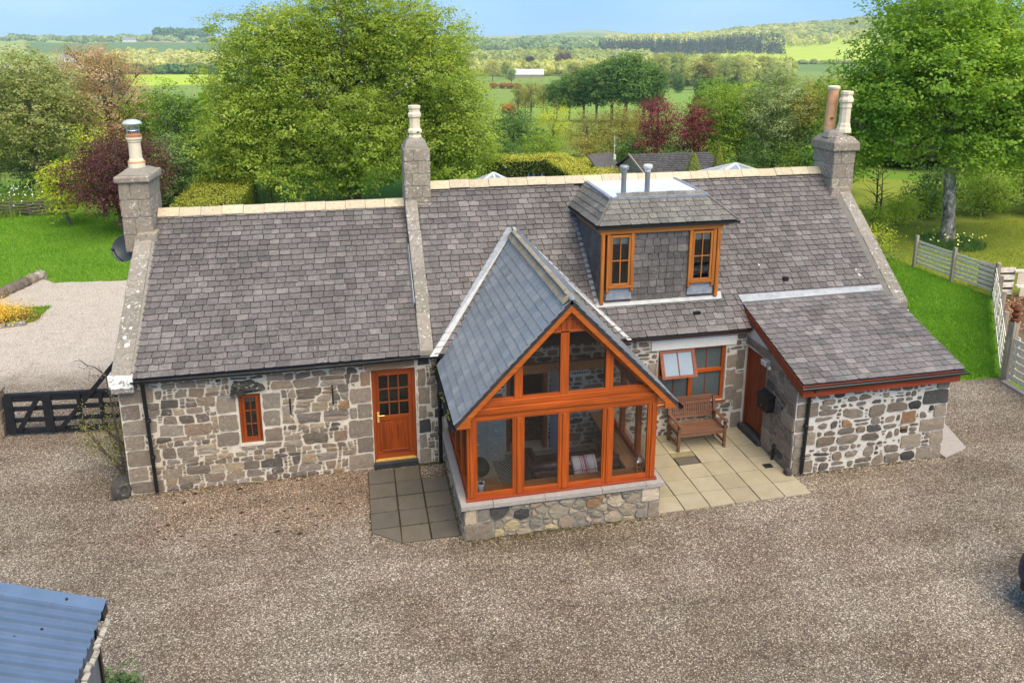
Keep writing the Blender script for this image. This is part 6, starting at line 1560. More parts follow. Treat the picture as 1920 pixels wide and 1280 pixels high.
# --- the great tree behind the left half of the house
rgB = np.random.default_rng(3)
bl_ = []
for C, rad, n, k in (((-3.9, 27.6, 7.0), (3.4, 3.4, 4.6), 26, .36), ((3.3, 28.4, 7.2), (3.9, 3.6, 5.0), 30, .36), ((-.4, 28.6, 8.8), (3.6, 3.2, 4.0), 22, .38), ((-5.4, 27.0, 4.2), (2.5, 2.6, 2.6), 14, .42), ((5.4, 27.4, 3.9), (2.9, 2.6, 2.9), 16, .42), ((.2, 26.4, 3.8), (4.6, 2.2, 2.9), 22, .36), ((-5.6, 26.6, 2.6), (2.6, 2.0, 2.2), 16, .42), ((4.6, 27.0, 2.2), (3.4, 2.2, 2.0), 16, .42), ((-1.0, 27.0, 1.9), (3.6, 1.8, 1.7), 16, .42)):
    bl_ += auto_lobes(C, rad, n, k, rgB, -.95)
own_tree('spreading_tree', 'huge spreading bright green tree behind the left half of the cottage', 'tree', (-.2, 28.2, 0), bl_, M_lf_big, .14, 3.4, 17, .40, .42, (-.2, 28.4, 8.5), 33, nl=26, hmin=.12, tvar=.12)
# --- sycamore on the right
rgS = np.random.default_rng(5); sl_ = []
for C, rad, n, k in (((24.4, 13.4, 8.2), (4.5, 3.8, 3.8), 36, .34), ((21.7, 14.2, 5.6), (2.3, 2.2, 2.9), 18, .40), ((27.2, 13.0, 5.6), (3.3, 2.8, 2.9), 24, .38), ((25.2, 11.5, 4.6), (2.9, 1.6, 1.7), 16, .40), ((20.6, 14.6, 4.0), (1.3, 1.2, 2.0), 8, .5), ((28.5, 13.5, 4.2), (2.6, 2.0, 1.6), 12, .42)):
    sl_ += auto_lobes(C, rad, n, k, rgS, -.9)
own_tree('sycamore', 'tall sycamore with pale mottled trunk on the right-hand lawn', 'tree', (24.8, 12.95, 0), sl_, M_lf_syc, .16, 3.6, 15, .42, .27, (23.7, 13.0, 7.5), 34, M_bark_w, nl=20, hmin=.38, tvar=.11, up=.8)

# --- tree kinds: unit-height prototypes whose meshes the others share
KINDS = {}
def kind(name, C, rad, n, k, seed, leaf, per_area, nleaf, clump, tr, zlow=-.9, shell=(.45, .8), **kw):
    rg = np.random.default_rng(seed); lb = auto_lobes(C, rad, n, k, rg, zlow, shell)
    P, N, S, Tn = lobe_leaves(lb, rg, per_area, nleaf, leaf, clump, zmin=.005, **kw)
    cm = leaves(P, N, S, Tn, rg, name='crown_'+name); mb = MB(); limbs(mb, (0, 0, 0), (C[0], C[1], min(.92, C[2]+rad[2]*.5)), lb, tr, rg, 12, .2)
    tm = mb.mesh('trunk_'+name, (0, 0, 0), True); cm.materials.append(M_lf_mid); tm.materials.append(M_bark); KINDS[name] = (cm, tm)
kind('round', (0, 0, .60), (.36, .36, .38), 30, .36, 101, .032, 120, 14, .07, .028, -.95)
kind('dome', (0, 0, .62), (.40, .40, .36), 34, .34, 102, .030, 130, 14, .06, .024, -.55)
kind('bush', (0, 0, .48), (.46, .46, .48), 30, .36, 103, .034, 110, 13, .08, .02, -1)
kind('broom', (0, 0, .52), (.34, .34, .50), 34, .24, 104, .024, 80, 10, .07, .02, -1, (.3, .9), flat=2.2, up=.1)
kind('airy', (0, 0, .58), (.34, .34, .42), 44, .22, 105, .026, 100, 11, .055, .020, -.95, (.35, .95))
kind('column', (0, 0, .50), (.20, .20, .50), 24, .42, 106, .03, 130, 14, .05, .02, -1, flat=1.5, up=.3)
kind('small', (0, 0, .62), (.38, .38, .36), 16, .42, 107, .075, 26, 10, .13, .022, -.6)
def grow(name, label, cat, kd, base, h, rad, mat, seed, group=None, bark=None, krad=None):
    cm, tm = KINDS[kd]; kr = krad or {'round': .46, 'dome': .48, 'bush': .56, 'broom': .42, 'airy': .42, 'column': .26, 'small': .48}[kd]
    t = thing(name, label, cat, tuple(base), group); s = rad/kr; rg = random.Random(seed)
    t.scale = (s, s, h); t.rotation_euler = (0, 0, rg.uniform(0, 6.28))
    for nm, me, m_ in (('crown', cm, mat), ('trunk', tm, bark or M_bark)):
        o = bpy.data.objects.new(nm, me); COL.objects.link(o); o.parent = t; o.material_slots[0].link = 'OBJECT'; o.material_slots[0].material = m_
    return t
G_ = lambda x, y: (x, y, Tz(x, y)-.05)
def own(name, label, x, y, h, r, mat, seed, n=26, k=.36, leaf=.13, per=1.5, zc=.55, rz=.45, cat='tree', zlow=-1, bark=None, **kw):
    z = Tz(x, y); rg = np.random.default_rng(seed)
    return own_tree(name, label, cat, (x, y, z), auto_lobes((x, y, z+h*zc), (r*.78, r*.78, h*rz), n, k, rg, zlow), mat, leaf*.95, per*2.2, 14, .36, .02*h, (x, y, z+h*.85), seed, bark, **kw)
# left group
own('willow', 'grey-green willow-like tree at the far left edge of the lawn', -16.9, 31, 8.8, 4.3, M_lf_grey, 201, 40, .30, .15, 1.4)
own('willow', 'second grey-green tree cut by the left edge of the picture', -20.6, 31.6, 7.6, 3.2, M_lf_mid, 202, 30, .34, .15, 1.3)
own('copper_tree', 'thin-leaved bronze tree rising behind the left chimney', -13.9, 34, 9.3, 4.1, M_lf_bronze, 203, 54, .22, .11, 1.9, .58, .44)
own('leafy_tree', 'mid-green tree between the bronze tree and the great tree', -11.2, 34.5, 6.6, 2.6, M_lf_mid, 204, 26, .36, .14, 1.4)
own('dark_shrub_tree', 'dark green spiky-topped tree left of the great tree', -9.4, 30.2, 6.5, 1.7, M_lf_dark, 205, 26, .34, .13, 2.0)
own('blue_green_shrub', 'bluish-green bush at the foot of the dark spiky tree', -9.2, 26.9, 4.5, 1.9, M_lf_blue, 206, 24, .38, .13, 1.8, .46, .5, cat='shrub')
own('blue_green_shrub', 'low green bush left of the great tree trunk', -6.6, 30.5, 4.2, 1.8, M_lf_mid, 207, 22, .38, .13, 1.6, .46, .5, cat='shrub')
own('burgundy_maple', 'burgundy-leaved maple behind the left chimney', -10.4, 22.3, 4.9, 3.2, M_lf_red, 208, 50, .30, .10, 2.2, .54, .44, zlow=-.95)
own('yellow_shrub', 'yellow-green leafy shrub beside the burgundy maple', -13.4, 24.6, 3.6, 1.35, M_lf_yel, 209, 22, .40, .12, 1.8, .50, .48, cat='shrub')
own('yellow_shrub', 'sparse yellow-green sapling behind the burgundy maple', -12.2, 26.0, 5.2, 1.2, M_lf_yel, 210, 18, .34, .12, 1.0, .62, .40, cat='shrub')
own('twiggy_shrub', 'half-bare rounded shrub at the end of the left hedge', -4.4, 27.4, 2.0, 1.15, M_lf_brown, 211, 20, .34, .08, 1.5, .5, .5, cat='shrub')
for i, (x, y, h, r, m_) in enumerate(((-21.5, 33.5, 2.6, 2.4, M_lf_dark), (-17.6, 33.8, 2.7, 2.4, M_lf_blue), (-14.4, 32.4, 2.6, 2.1, M_lf_dark), (-11.6, 31.4, 2.6, 2.0, M_lf_mid), (-7.6, 33.0, 2.4, 2.0, M_lf_dark))):
    own('understorey_shrub', ['first', 'second', 'third', 'fourth', 'last'][i]+' low shrub from the left under the trees behind the left lawn', x, y, h, r, m_, 340+i, 18, .42, .12, 1.6, .42, .5, cat='shrub', group='low shrubs behind the left lawn')
# right group beyond the ridge
own('loose_shrub', 'loose dark green shrub just right of the great tree', 12.4, 44.5, 4.4, 3.2, M_lf_dark, 221, 26, .36, .13, 1.6, .44, .5, cat='shrub')
own('loose_shrub', 'light green twiggy shrub behind the golden hedge', 16.1, 45.7, 5.0, 2.9, M_lf_yel, 222, 34, .26, .10, 1.6, .46, .5, cat='shrub')
grow('broom_bush', 'upright brush-like bush between two green shrubs', 'shrub', 'broom', G_(18.0, 43.0), 4.2, 2.4, M_lf_brown, 223)
own('loose_shrub', 'wide yellowish shrub left of the two red trees', 20.2, 40.8, 4.9, 3.3, M_lf_brown, 224, 28, .34, .12, 1.7, .43, .5, cat='shrub')
own('red_tree', 'deep red tree, left one of the pair beyond the low grey roof', 20.8, 35.6, 5.6, 1.95, M_lf_red2, 225, 34, .30, .11, 2.4, .48, .5, group='red trees beyond the grey roof')
own('red_tree', 'deep red tree, right one of the pair beyond the low grey roof', 22.7, 33.8, 5.4, 1.8, M_lf_red2, 226, 32, .30, .11, 2.4, .48, .5, group='red trees beyond the grey roof')
own('leafy_tree', 'full green tree just right of the red pair', 25.2, 34.5, 6.8, 3.4, M_lf_mid, 227, 36, .34, .13, 1.7, .48, .5)
own('silver_tree', 'pale silver-green airy tree left of the right chimney', 27.9, 32.3, 7.9, 3.2, M_lf_silver, 228, 54, .26, .12, 2.2, .50, .5)
own('leafy_tree', 'yellowish tree top between the green and silver trees', 29.5, 40.0, 6.4, 3.0, M_lf_yel, 229, 26, .30, .13, 1.3)
own('brownish_tree', 'brownish-green tree directly behind the right chimney', 30.3, 30.4, 7.4, 3.0, M_lf_brown, 230, 38, .30, .13, 1.7, .48, .5)
own('dark_undertree', 'dark leafy tree below the silver tree', 29.6, 28.6, 4.2, 2.9, M_lf_dark, 231, 22, .38, .13, 1.7, .48, .5)
own('leafy_tree', 'leafy green tree filling the gap right of the chimney', 27.3, 23.4, 5.6, 2.1, M_lf_mid, 232, 24, .36, .14, 1.5)
# back hedge-shrubs on the right
for i, (x, y, h, r, m_, lab) in enumerate(((30.6, 17.2, 2.6, 1.8, M_lf_mid, 'olive shrub right behind the sycamore trunk'), (33.5, 16.4, 2.9, 2.0, M_lf_dark, 'dark shrub at the back of the right lawn'), (36.8, 15.8, 3.2, 2.2, M_lf_brown, 'brownish tall shrub at the right picture edge'),
        (25.4, 16.9, 1.5, 1.3, M_lf_yel, 'low yellow-green shrub left of the sycamore trunk'), (27.6, 17.4, 1.6, 1.3, M_lf_mid, 'low green shrub close behind the sycamore trunk'), (23.3, 15.9, 1.3, 1.1, M_lf_yel, 'low yellow-green growth beside the cottage gable'), (28.7, 18.4, 2.6, 1.9, M_lf_dark, 'dark olive shrub just right of the sycamore trunk'), (32.2, 18.6, 3.6, 2.2, M_lf_mid, 'tall green shrub behind the right lawn'), (35.4, 18.0, 3.4, 2.2, M_lf_brown, 'brownish shrub second from the right edge'), (39.5, 17.0, 3.8, 2.6, M_lf_dark, 'dark shrub at the extreme right behind the lawn'))):
    own('border_shrub', lab, x, y, h, r, m_, 240+i, 20, .38, .12, 2.0, .48, .5, cat='shrub', group='shrubs behind the right lawn')
bt_ = thing('bare_sapling', 'thin nearly bare sapling left of the sycamore trunk', 'tree', (23.9, 16.6, 0))
mb = MB(); rgx = random.Random(12)
for k in range(3):
    a = Vector((23.9+k*.15, 16.6, 0)); b_ = a+Vector((rgx.uniform(-.3, .3), 0, 2.6)); mb.tube([a, a.lerp(b_, .5)+Vector((.06, 0, 0)), b_], [.05, .035, .012], 6)
    for q in range(9):
        s = a.lerp(b_, rgx.uniform(.25, .95)); e = s+Vector((rgx.uniform(-1, 1), rgx.uniform(-.6, .6), rgx.uniform(.2, .8))); mb.tube([s, s.lerp(e, .5)+Vector((0, 0, .05)), e], [.018, .012, .004], 4, False)
part('trunk', mb, M_twig, bt_)
# --- clipped hedges
def hedge(label, boxes, seed, mat, top_lit_t, side_t, leaf=.085, dens=330, cat='hedge'):
    rg = np.random.default_rng(seed); x0 = boxes[0]; base = ((x0[0]+x0[1])/2, (x0[2]+x0[3])/2, 0)
    t = thing('clipped_hedge', label, cat, base); Ps, Ns, Ts = [], [], []; core = MB()
    for a, b, c, d, h in boxes:
        core.box(a+.16, b-.16, c+.16, d-.16, 0, h-.16)
        for (o, u, v, n, tt) in (((a, c, h), (b-a, 0, 0), (0, d-c, 0), (0, 0, 1), top_lit_t), ((a, c, 0), (b-a, 0, 0), (0, 0, h), (0, -1, 0), side_t), ((a, c, 0), (0, d-c, 0), (0, 0, h), (-1, 0, 0), side_t), ((b, c, 0), (0, d-c, 0), (0, 0, h), (1, 0, 0), side_t), ((a, d, 0), (b-a, 0, 0), (0, 0, h), (0, 1, 0), side_t)):
            u, v, n, o = map(lambda q: np.array(q, float), (u, v, n, o)); k = int(np.linalg.norm(u)*np.linalg.norm(v)*dens)
            p = o+rg.random((k, 1))*u+rg.random((k, 1))*v+n*(rg.normal(0, .055, (k, 1))+.07*np.sin(p_sin(rg, k)))
            q_ = np.stack([(p[:, 0]-(a+b)/2)/((b-a)/2), (p[:, 1]-(c+d)/2)/((d-c)/2), (p[:, 2]-h/2)/(h/2)], 1)
            Ps.append(p); Ns.append(nrmv(n+rg.normal(size=(k, 3))*.55+np.array([0, 0, .3])))
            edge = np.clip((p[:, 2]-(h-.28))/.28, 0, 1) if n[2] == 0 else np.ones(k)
            Ts.append(tt+(top_lit_t-tt)*edge+rg.normal(0, .12, k))  # lighter top tint: golden new growth plus sky light painted into the leaves
    P, N, Tn = (np.concatenate(q) for q in (Ps, Ns, Ts)); off = np.array(base)
    P[:, 2] += .06*np.sin(P[:, 0]*2.1)*np.cos(P[:, 1]*1.7)
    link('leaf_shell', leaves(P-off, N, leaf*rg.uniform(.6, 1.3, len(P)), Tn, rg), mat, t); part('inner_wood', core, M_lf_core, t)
    return t
def p_sin(rg, k): return rg.uniform(0, 6.28, (k, 1))
M_lf_core = simple('hedge_core', (.016, .022, .008), .95, .05)
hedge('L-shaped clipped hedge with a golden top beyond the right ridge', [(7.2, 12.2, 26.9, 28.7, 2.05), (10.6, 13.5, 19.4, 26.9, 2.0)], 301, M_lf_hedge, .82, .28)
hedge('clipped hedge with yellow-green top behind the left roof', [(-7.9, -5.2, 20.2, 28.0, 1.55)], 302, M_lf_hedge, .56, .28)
# thuja cones and small things
def spindle(label, x, y, h, r, seed):
    rg = np.random.default_rng(seed); n = 5200; t = rg.uniform(0, 6.28, n); u = rg.random(n); prof = np.sin(np.pi*np.clip(.12+u*.88, 0, 1))**.75*(1-.25*u)
    rr = r*prof*(1+.10*np.sin(t*5+u*9))*rg.uniform(.86, 1.04, n); P = np.stack([rr*np.cos(t), rr*np.sin(t), h*(.02+.98*u)], 1)
    N = nrmv(np.stack([np.cos(t), np.sin(t), .35+u], 1)+rg.normal(size=(n, 3))*.4); tt = thing('thuja_cone', label, 'conifer', (x, y, 0))
    link('crown', leaves(P, N, rg.uniform(.05, .10, n), .30+.35*u**3+rg.normal(0, .12, n), rg, .5), M_lf_thuja, tt); part('trunk', MB().tube([(x, y, 0), (x, y, h*.9)], [.08, .02], 6), M_bark, tt)
spindle('plump green conifer cone before the low grey roof', 14.75, 17.0, 3.65, .62, 311); spindle('slim conifer column right of the plump cone', 15.95, 17.0, 3.95, .44, 312)
for i, (x, y, h, r, m_) in enumerate(((10.6, 40.5, 2.4, 2.0, M_lf_dark), (13.8, 40.8, 2.5, 2.2, M_lf_mid), (17.2, 40.2, 2.3, 2.1, M_lf_brown), (19.6, 37.2, 2.4, 1.9, M_lf_dark), (21.7, 34.0, 2.2, 1.6, M_lf_dark), (23.9, 32.6, 2.6, 1.9, M_lf_mid), (26.4, 31.0, 2.8, 2.2, M_lf_dark), (28.4, 29.6, 2.8, 2.0, M_lf_mid))):
    own('understorey_shrub', ['first', 'second', 'third', 'fourth', 'fifth', 'sixth', 'seventh', 'last'][i]+' low shrub from the left in the thicket beyond the right ridge', x, y, h, r, m_, 320+i, 18, .42, .12, 1.6, .42, .5, cat='shrub', group='low shrubs beyond the right ridge')
pots = MB()
for k, x in enumerate((7.9, 8.15, 8.55)): pots.lathe([(.05, 2.15), (.06, 2.3), (.03, 2.42)], (x, 20.0, 0), 8); pots.tube([(x, 20, 0), (x, 20, 2.2)], .02, 5)
solo('garden_stake', pots, simple('blue_plastic', (.03, .07, .30), .4, .4), 'small blue garden ornaments before the golden hedge', 'ornament', (8.2, 20, 0))

# --- middle distance: clump with trunks, brown trees, row of field trees
clump_t = ((45.0, 149.7, 9.2, 2.8), (46.2, 144.2, 10.4, 3.0), (50.0, 146.2, 11.8, 3.5), (51.2, 140.5, 12.6, 3.7), (55.9, 144.2, 14.0, 4.4), (57.0, 138.5, 15.0, 5.2), (61.2, 139.2, 13.2, 4.4), (64.4, 143.1, 10.4, 3.1))
for i, (x, y, h, r) in enumerate(clump_t):
    grow('field_tree', ['leftmost low dark tree of the valley clump', 'second dark tree from the left in the valley clump', 'third dark tree from the left in the valley clump', 'dark tree left of the middle of the valley clump', 'dark tree in the middle of the valley clump', 'tallest broad dark tree of the valley clump', 'dark tree just right of the tallest in the valley clump', 'rightmost smaller dark tree of the valley clump'][i], 'tree', 'round', G_(x, y), h*1.05, r*1.25, M_lf_dark, 400+i, 'dense clump of trees in the valley')
for i, (x, y, h, r) in enumerate(((38.4, 159.6, 9.2, 2.3), (40.3, 155.1, 9.8, 2.5), (43.5, 156.3, 9.2, 2.3), (40.9, 163.1, 8.4, 2.4))):
    grow('thin_tree', ['leftmost thin brownish tree beside the valley clump', 'tallest thin brownish tree beside the valley clump', 'thin brownish tree touching the valley clump', 'thin brownish tree standing behind the other three'][i], 'tree', 'airy', G_(x, y), h, r, M_lf_brown, 420+i, 'thin brownish trees beside the dark clump')
def at(a, r): x = CAM.x+r*math.sin(R(a)); y = CAM.y+r*math.cos(R(a)); return (x, y, Tz(x, y)-.1)
rgr = random.Random(31)
for i in range(17):
    a = 21.2+i*.58+rgr.uniform(-.15, .15); r = rgr.uniform(440, 530); h = rgr.uniform(17.5, 23)
    grow('parkland_tree', ['first','second','third','fourth','fifth','sixth','seventh','eighth','ninth','tenth','eleventh','twelfth','thirteenth','fourteenth','fifteenth','sixteenth','last'][i]+' pale spring tree from the left in the long parkland row', 'tree', rgr.choice(['dome', 'round', 'airy']), at(a, r), h, rgr.uniform(6.5, 9), rgr.choice([M_lf_far, M_lf_far, M_lf_far2, M_lf_silver, M_lf_brown]), 440+i, 'row of pale trees beyond the valley field')
for i, (a, r, h, w) in enumerate(((24.2, 395, 10, 3.8), (25.7, 405, 8.5, 3.3))):
    grow('hawthorn', ('small dark thorn tree under the pale row, left one', 'small dark thorn tree under the pale row, right one')[i], 'tree', 'bush', at(a, r), h, w, M_lf_dark, 470+i)
grow('yellow_bush', 'bright yellow bush beside the white barn', 'shrub', 'bush', at(14.55, 665), 10, 4.6, mat_leaf('bright_yellow', LG((.35, .30, .01), (.50, .44, .015), (.62, .55, .03), (.7, .62, .06)), .3), 480)
M_lf_purple = mat_leaf('purplish_needles', LG((.06, .04, .035), (.09, .065, .05), (.12, .09, .065), (.16, .12, .08)), .1)
for i in range(4): grow('purple_conifer', ['first','second','third','last'][i]+' purplish conifer counted rightwards from the white barn', 'conifer', 'column', at(15.4+i*.25, 730+i*8), 20+i % 2*4, 4.6, M_lf_purple, 485+i, 'dark conifers right of the barn')
for i, a in enumerate((10.7, 11.35, 11.9, 12.45)):
    grow('gorse_bush', ['first','second','third','last'][i]+' orange-brown gorse bush from the left below the barn', 'shrub', 'bush', at(a, 430), 3.8, 3.0, M_lf_gorse, 490+i, 'gorse bushes below the barn')
grow('gorse_bush', 'lone orange-brown bush at the edge of the nearer field', 'shrub', 'bush', at(11.8, 215), 3.2, 3.2, M_lf_gorse, 495)
for i, (a, r, h, w, m_) in enumerate(((10.6, 560, 17, 6, M_lf_far2), (11.6, 600, 15, 5, M_lf_far), (12.6, 690, 16, 6.5, M_lf_far2), (13.4, 705, 18, 6, M_lf_con), (16.6, 600, 15, 7, M_lf_far2), (17.8, 580, 17, 7, M_lf_far2), (19.1, 560, 18, 7, M_lf_far2), (20.2, 540, 17, 6.5, M_lf_far), (12.0, 470, 12, 3.6, M_lf_silver))):
    grow('farm_tree', ['pale yellow tree left of the white barn', 'grey-green tree left of the white barn', 'pale yellow tree behind the white barn', 'dark rounded tree behind the white barn', 'pale yellow tree right of the dark conifers', 'pale yellow tree behind the left of the dark clump', 'pale yellow tree behind the dark clump', 'pale tree behind the right of the dark clump', 'small silvery tree below the barn'][i], 'tree', 'round', at(a, r), h, w, m_, 500+i)
# barn
bx, by_, bz = at(13.2, 625); brn = thing('white_roofed_barn', 'long barn with a bright white roof in the valley', 'barn', (bx, by_, bz))
dr_ = Vector((math.cos(R(13)), -math.sin(R(13)), 0)); dn_ = Vector((dr_.y, -dr_.x, 0))*-1
Q = lambda s, d, z: Vector((bx, by_, bz))+dr_*s+dn_*d+Z_*z
part('wall', MB().prism([Q(-12.5, -6, 0), Q(12.5, -6, 0), Q(12.5, 6, 0), Q(-12.5, 6, 0)], (0, 0, 2.6)), M_greypost, brn)
part('roof', MB().prism([Q(-13, -6.4, 2.5), Q(13, -6.4, 2.5), Q(13, 0, 6.6), Q(-13, 0, 6.6)], (0, 0, .15)).prism([Q(13, 6.4, 2.5), Q(-13, 6.4, 2.5), Q(-13, 0, 6.6), Q(13, 0, 6.6)], (0, 0, .15)), M_white, brn)
part('gable', MB().prism([Q(12.5, -6, 2.6), Q(12.5, 6, 2.6), Q(12.5, 0, 6.5)], dr_*.1), M_flue, brn)
# distant houses
for i, (a, r, w, lab) in enumerate(((34.3, 1680, 15, 'white farmhouse among the trees on the right-hand hill'), (-17.6, 1250, 16, 'white farmhouse right of the bronze tree'), (-14.0, 2050, 30, 'cream farm buildings on the far left skyline'))):
    hx, hy, hz = at(a, r); hs = thing('farmhouse', lab, 'house', (hx, hy, hz)); d1 = Vector((math.cos(R(a)), -math.sin(R(a)), 0)); d2 = Vector((math.sin(R(a)), math.cos(R(a)), 0)); H = Vector((hx, hy, hz))
    part('wall', MB().prism([H-d1*w/2-d2*4, H+d1*w/2-d2*4, H+d1*w/2+d2*4, H-d1*w/2+d2*4], (0, 0, 6)), M_white, hs)
    part('roof', MB().prism([H-d1*w/2-d2*4.3+Z_*6, H+d1*w/2-d2*4.3+Z_*6, H+d1*w/2+Z_*10, H-d1*w/2+Z_*10], (0, 0, .3)), M_flue, hs)
    wn = MB()
    for k in range(4): p = H-d1*(w/2-1.6-k*(w-3.2)/3)-d2*4.05+Z_*2.2; wn.prism([p-d1*.5, p+d1*.5, p+d1*.5+Z_*1.6, p-d1*.5+Z_*1.6], d2*-.05)
    part('window', wn, M_dark, hs)

# --- far woods: masses of small trees
def wood(name, spots, hmin, hmax, wmin, wmax, mat, seed, cone=False, nq=70, label=None, tb=.5):
    rg = np.random.default_rng(seed); n = len(spots); P, N, S, Tn = [], [], [], []
    for (x, y) in spots:
        z = Tz(x, y); h = rg.uniform(hmin, hmax); w = rg.uniform(wmin, wmax); d = nrmv(rg.normal(size=(nq, 3)))
        if cone: hz = rg.random(nq)**1.3; rad = (1-hz)*w; t = rg.uniform(0, 6.28, nq); p = np.stack([x+rad*np.cos(t), y+rad*np.sin(t), z+h*(.05+.95*hz)], 1); nn = np.stack([np.cos(t), np.sin(t), np.full(nq, .35)], 1); s = np.maximum(w*.55*(1-hz*.6), h*.06)
        else: p = np.array([x, y, z+h*.56])+d*np.array([w, w, h*.46])*(.72+.3*rg.random((nq, 1))); nn = d+np.array([0, 0, .3])+rg.normal(size=(nq, 3))*.35; s = np.full(nq, w*.62*(70/max(nq, 70))**.5)
        P.append(p); N.append(nrmv(nn)); S.append(s*rg.uniform(.6, 1.2, nq)); Tn.append(np.full(nq, tb+rg.normal(0, .14))+rg.normal(0, .07, nq))
    P, N, S, Tn = (np.concatenate(q) for q in (P, N, S, Tn)); o = link(name, leaves(P, N, S, Tn, rg, .9), mat); return tag(o, label, kind='stuff')
def scatter(a0, a1, r0, r1, n, seed):
    rg = np.random.default_rng(seed); a = np.radians(rg.uniform(a0, a1, n)); r = rg.uniform(r0, r1, n); return list(zip(CAM.x+r*np.sin(a), CAM.y+r*np.cos(a)))
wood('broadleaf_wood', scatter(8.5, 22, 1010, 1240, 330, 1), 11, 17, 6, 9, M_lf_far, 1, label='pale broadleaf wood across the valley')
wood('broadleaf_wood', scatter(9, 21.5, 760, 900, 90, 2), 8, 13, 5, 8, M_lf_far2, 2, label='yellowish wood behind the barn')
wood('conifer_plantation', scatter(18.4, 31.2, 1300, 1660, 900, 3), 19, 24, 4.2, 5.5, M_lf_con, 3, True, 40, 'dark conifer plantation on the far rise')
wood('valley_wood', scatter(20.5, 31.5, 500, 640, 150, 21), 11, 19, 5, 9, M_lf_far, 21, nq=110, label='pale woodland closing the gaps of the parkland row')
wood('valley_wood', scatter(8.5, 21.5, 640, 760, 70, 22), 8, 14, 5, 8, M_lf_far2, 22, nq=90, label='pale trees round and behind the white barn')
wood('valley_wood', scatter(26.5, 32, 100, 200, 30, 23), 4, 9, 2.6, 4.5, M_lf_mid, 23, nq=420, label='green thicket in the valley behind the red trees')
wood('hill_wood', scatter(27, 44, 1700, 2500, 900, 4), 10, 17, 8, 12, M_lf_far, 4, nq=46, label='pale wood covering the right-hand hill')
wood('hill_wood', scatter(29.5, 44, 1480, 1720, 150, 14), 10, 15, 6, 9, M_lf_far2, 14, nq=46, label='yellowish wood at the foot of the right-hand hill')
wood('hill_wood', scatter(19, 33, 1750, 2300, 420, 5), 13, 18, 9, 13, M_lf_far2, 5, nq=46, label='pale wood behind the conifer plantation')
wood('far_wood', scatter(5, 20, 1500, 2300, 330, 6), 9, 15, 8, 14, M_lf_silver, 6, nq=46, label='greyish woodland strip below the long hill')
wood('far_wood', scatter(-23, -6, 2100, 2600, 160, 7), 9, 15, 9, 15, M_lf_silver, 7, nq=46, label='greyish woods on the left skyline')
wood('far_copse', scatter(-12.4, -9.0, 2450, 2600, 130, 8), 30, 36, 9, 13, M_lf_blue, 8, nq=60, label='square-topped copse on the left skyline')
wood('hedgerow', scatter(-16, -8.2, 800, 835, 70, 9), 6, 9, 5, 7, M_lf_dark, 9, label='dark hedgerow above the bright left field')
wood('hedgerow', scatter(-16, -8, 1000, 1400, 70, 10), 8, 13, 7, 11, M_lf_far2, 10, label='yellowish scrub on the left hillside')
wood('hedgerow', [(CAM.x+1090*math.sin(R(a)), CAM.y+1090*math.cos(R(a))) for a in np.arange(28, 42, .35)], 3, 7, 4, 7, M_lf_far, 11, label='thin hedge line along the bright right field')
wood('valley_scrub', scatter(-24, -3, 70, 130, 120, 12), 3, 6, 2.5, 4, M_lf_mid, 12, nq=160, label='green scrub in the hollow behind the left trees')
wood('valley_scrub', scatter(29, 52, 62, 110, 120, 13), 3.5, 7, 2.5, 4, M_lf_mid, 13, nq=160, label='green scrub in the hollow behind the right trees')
for i, (a, r, h, w) in enumerate(((-16.2, 276, 18.5, 4.4), (-15.0, 300, 14, 4.0))):
    grow('far_tree', ('lone dark tree right of the bronze tree crown', 'smaller dark tree beside the lone dark one')[i], 'tree', 'round', at(a, r), h, w, M_lf_con, 520+i)

# --- grass, borders, flowers
def blades(name, label, polyf, n, mat, seed, hgt=(.03, .075), wid=.018, box=None, tb=.5):
    rg = np.random.default_rng(seed); x = rg.uniform(box[0], box[1], n); y = rg.uniform(box[2], box[3], n); ok = polyf(x, y); x, y = x[ok], y[ok]; n = len(x)
    z = T(x, y)-.03; h = rg.uniform(*hgt, n); t = rg.uniform(0, 6.28, n); lean = rg.normal(0, .5, (n, 2))*h[:, None]
    b0 = np.stack([x-np.cos(t)*wid, y-np.sin(t)*wid, z], 1); b1 = np.stack([x+np.cos(t)*wid, y+np.sin(t)*wid, z], 1); tp = np.stack([x+lean[:, 0], y+lean[:, 1], z+.02+h], 1)
    me = np_mesh(name, np.stack([b0, b1, tp], 1).reshape(-1, 3), np.arange(3*n).reshape(n, 3))
    at_ = me.attributes.new('tint', 'FLOAT', 'FACE'); pn = np.sin(x*1.7+np.sin(y*1.1)*2)*np.sin(y*1.3+1)*.12
    at_.data.foreach_set('value', np.clip(tb+pn+rg.normal(0, .15, n), 0, 1).astype(np.float32))
    return tag(link(name, me, mat), label, kind='stuff')
line = lambda x: (x-16)*(5.5/4.9)+1.0
blades('lawn_grass', 'bright green mown lawn left of the cottage', lambda x, y: (y > 14.75+.15*np.sin(x*3)) & ((x > -10.9) | (y > 15.5+.0*x) | (x < -12.2)) , 90000, M_lf_grass, 601, box=(-22, -4.7, 13.4, 27))
blades('grass_strip', 'bright green grass strip right of the outhouse', lambda x, y: (y > 1.12+.05*np.sin(x*9)) & (x > 11.9) & (x < 20.9) & (y > line(x)) & (y < 11.5), 80000, M_lf_grass, 602, box=(11.8, 21, 1, 11.5))
blades('olive_lawn', 'yellowish lawn under the sycamore', lambda x, y: (x > 20.95) & (y < 16) & ((y > 7.4)), 36000, M_lf_olive, 603, box=(20.9, 36, 5, 16))
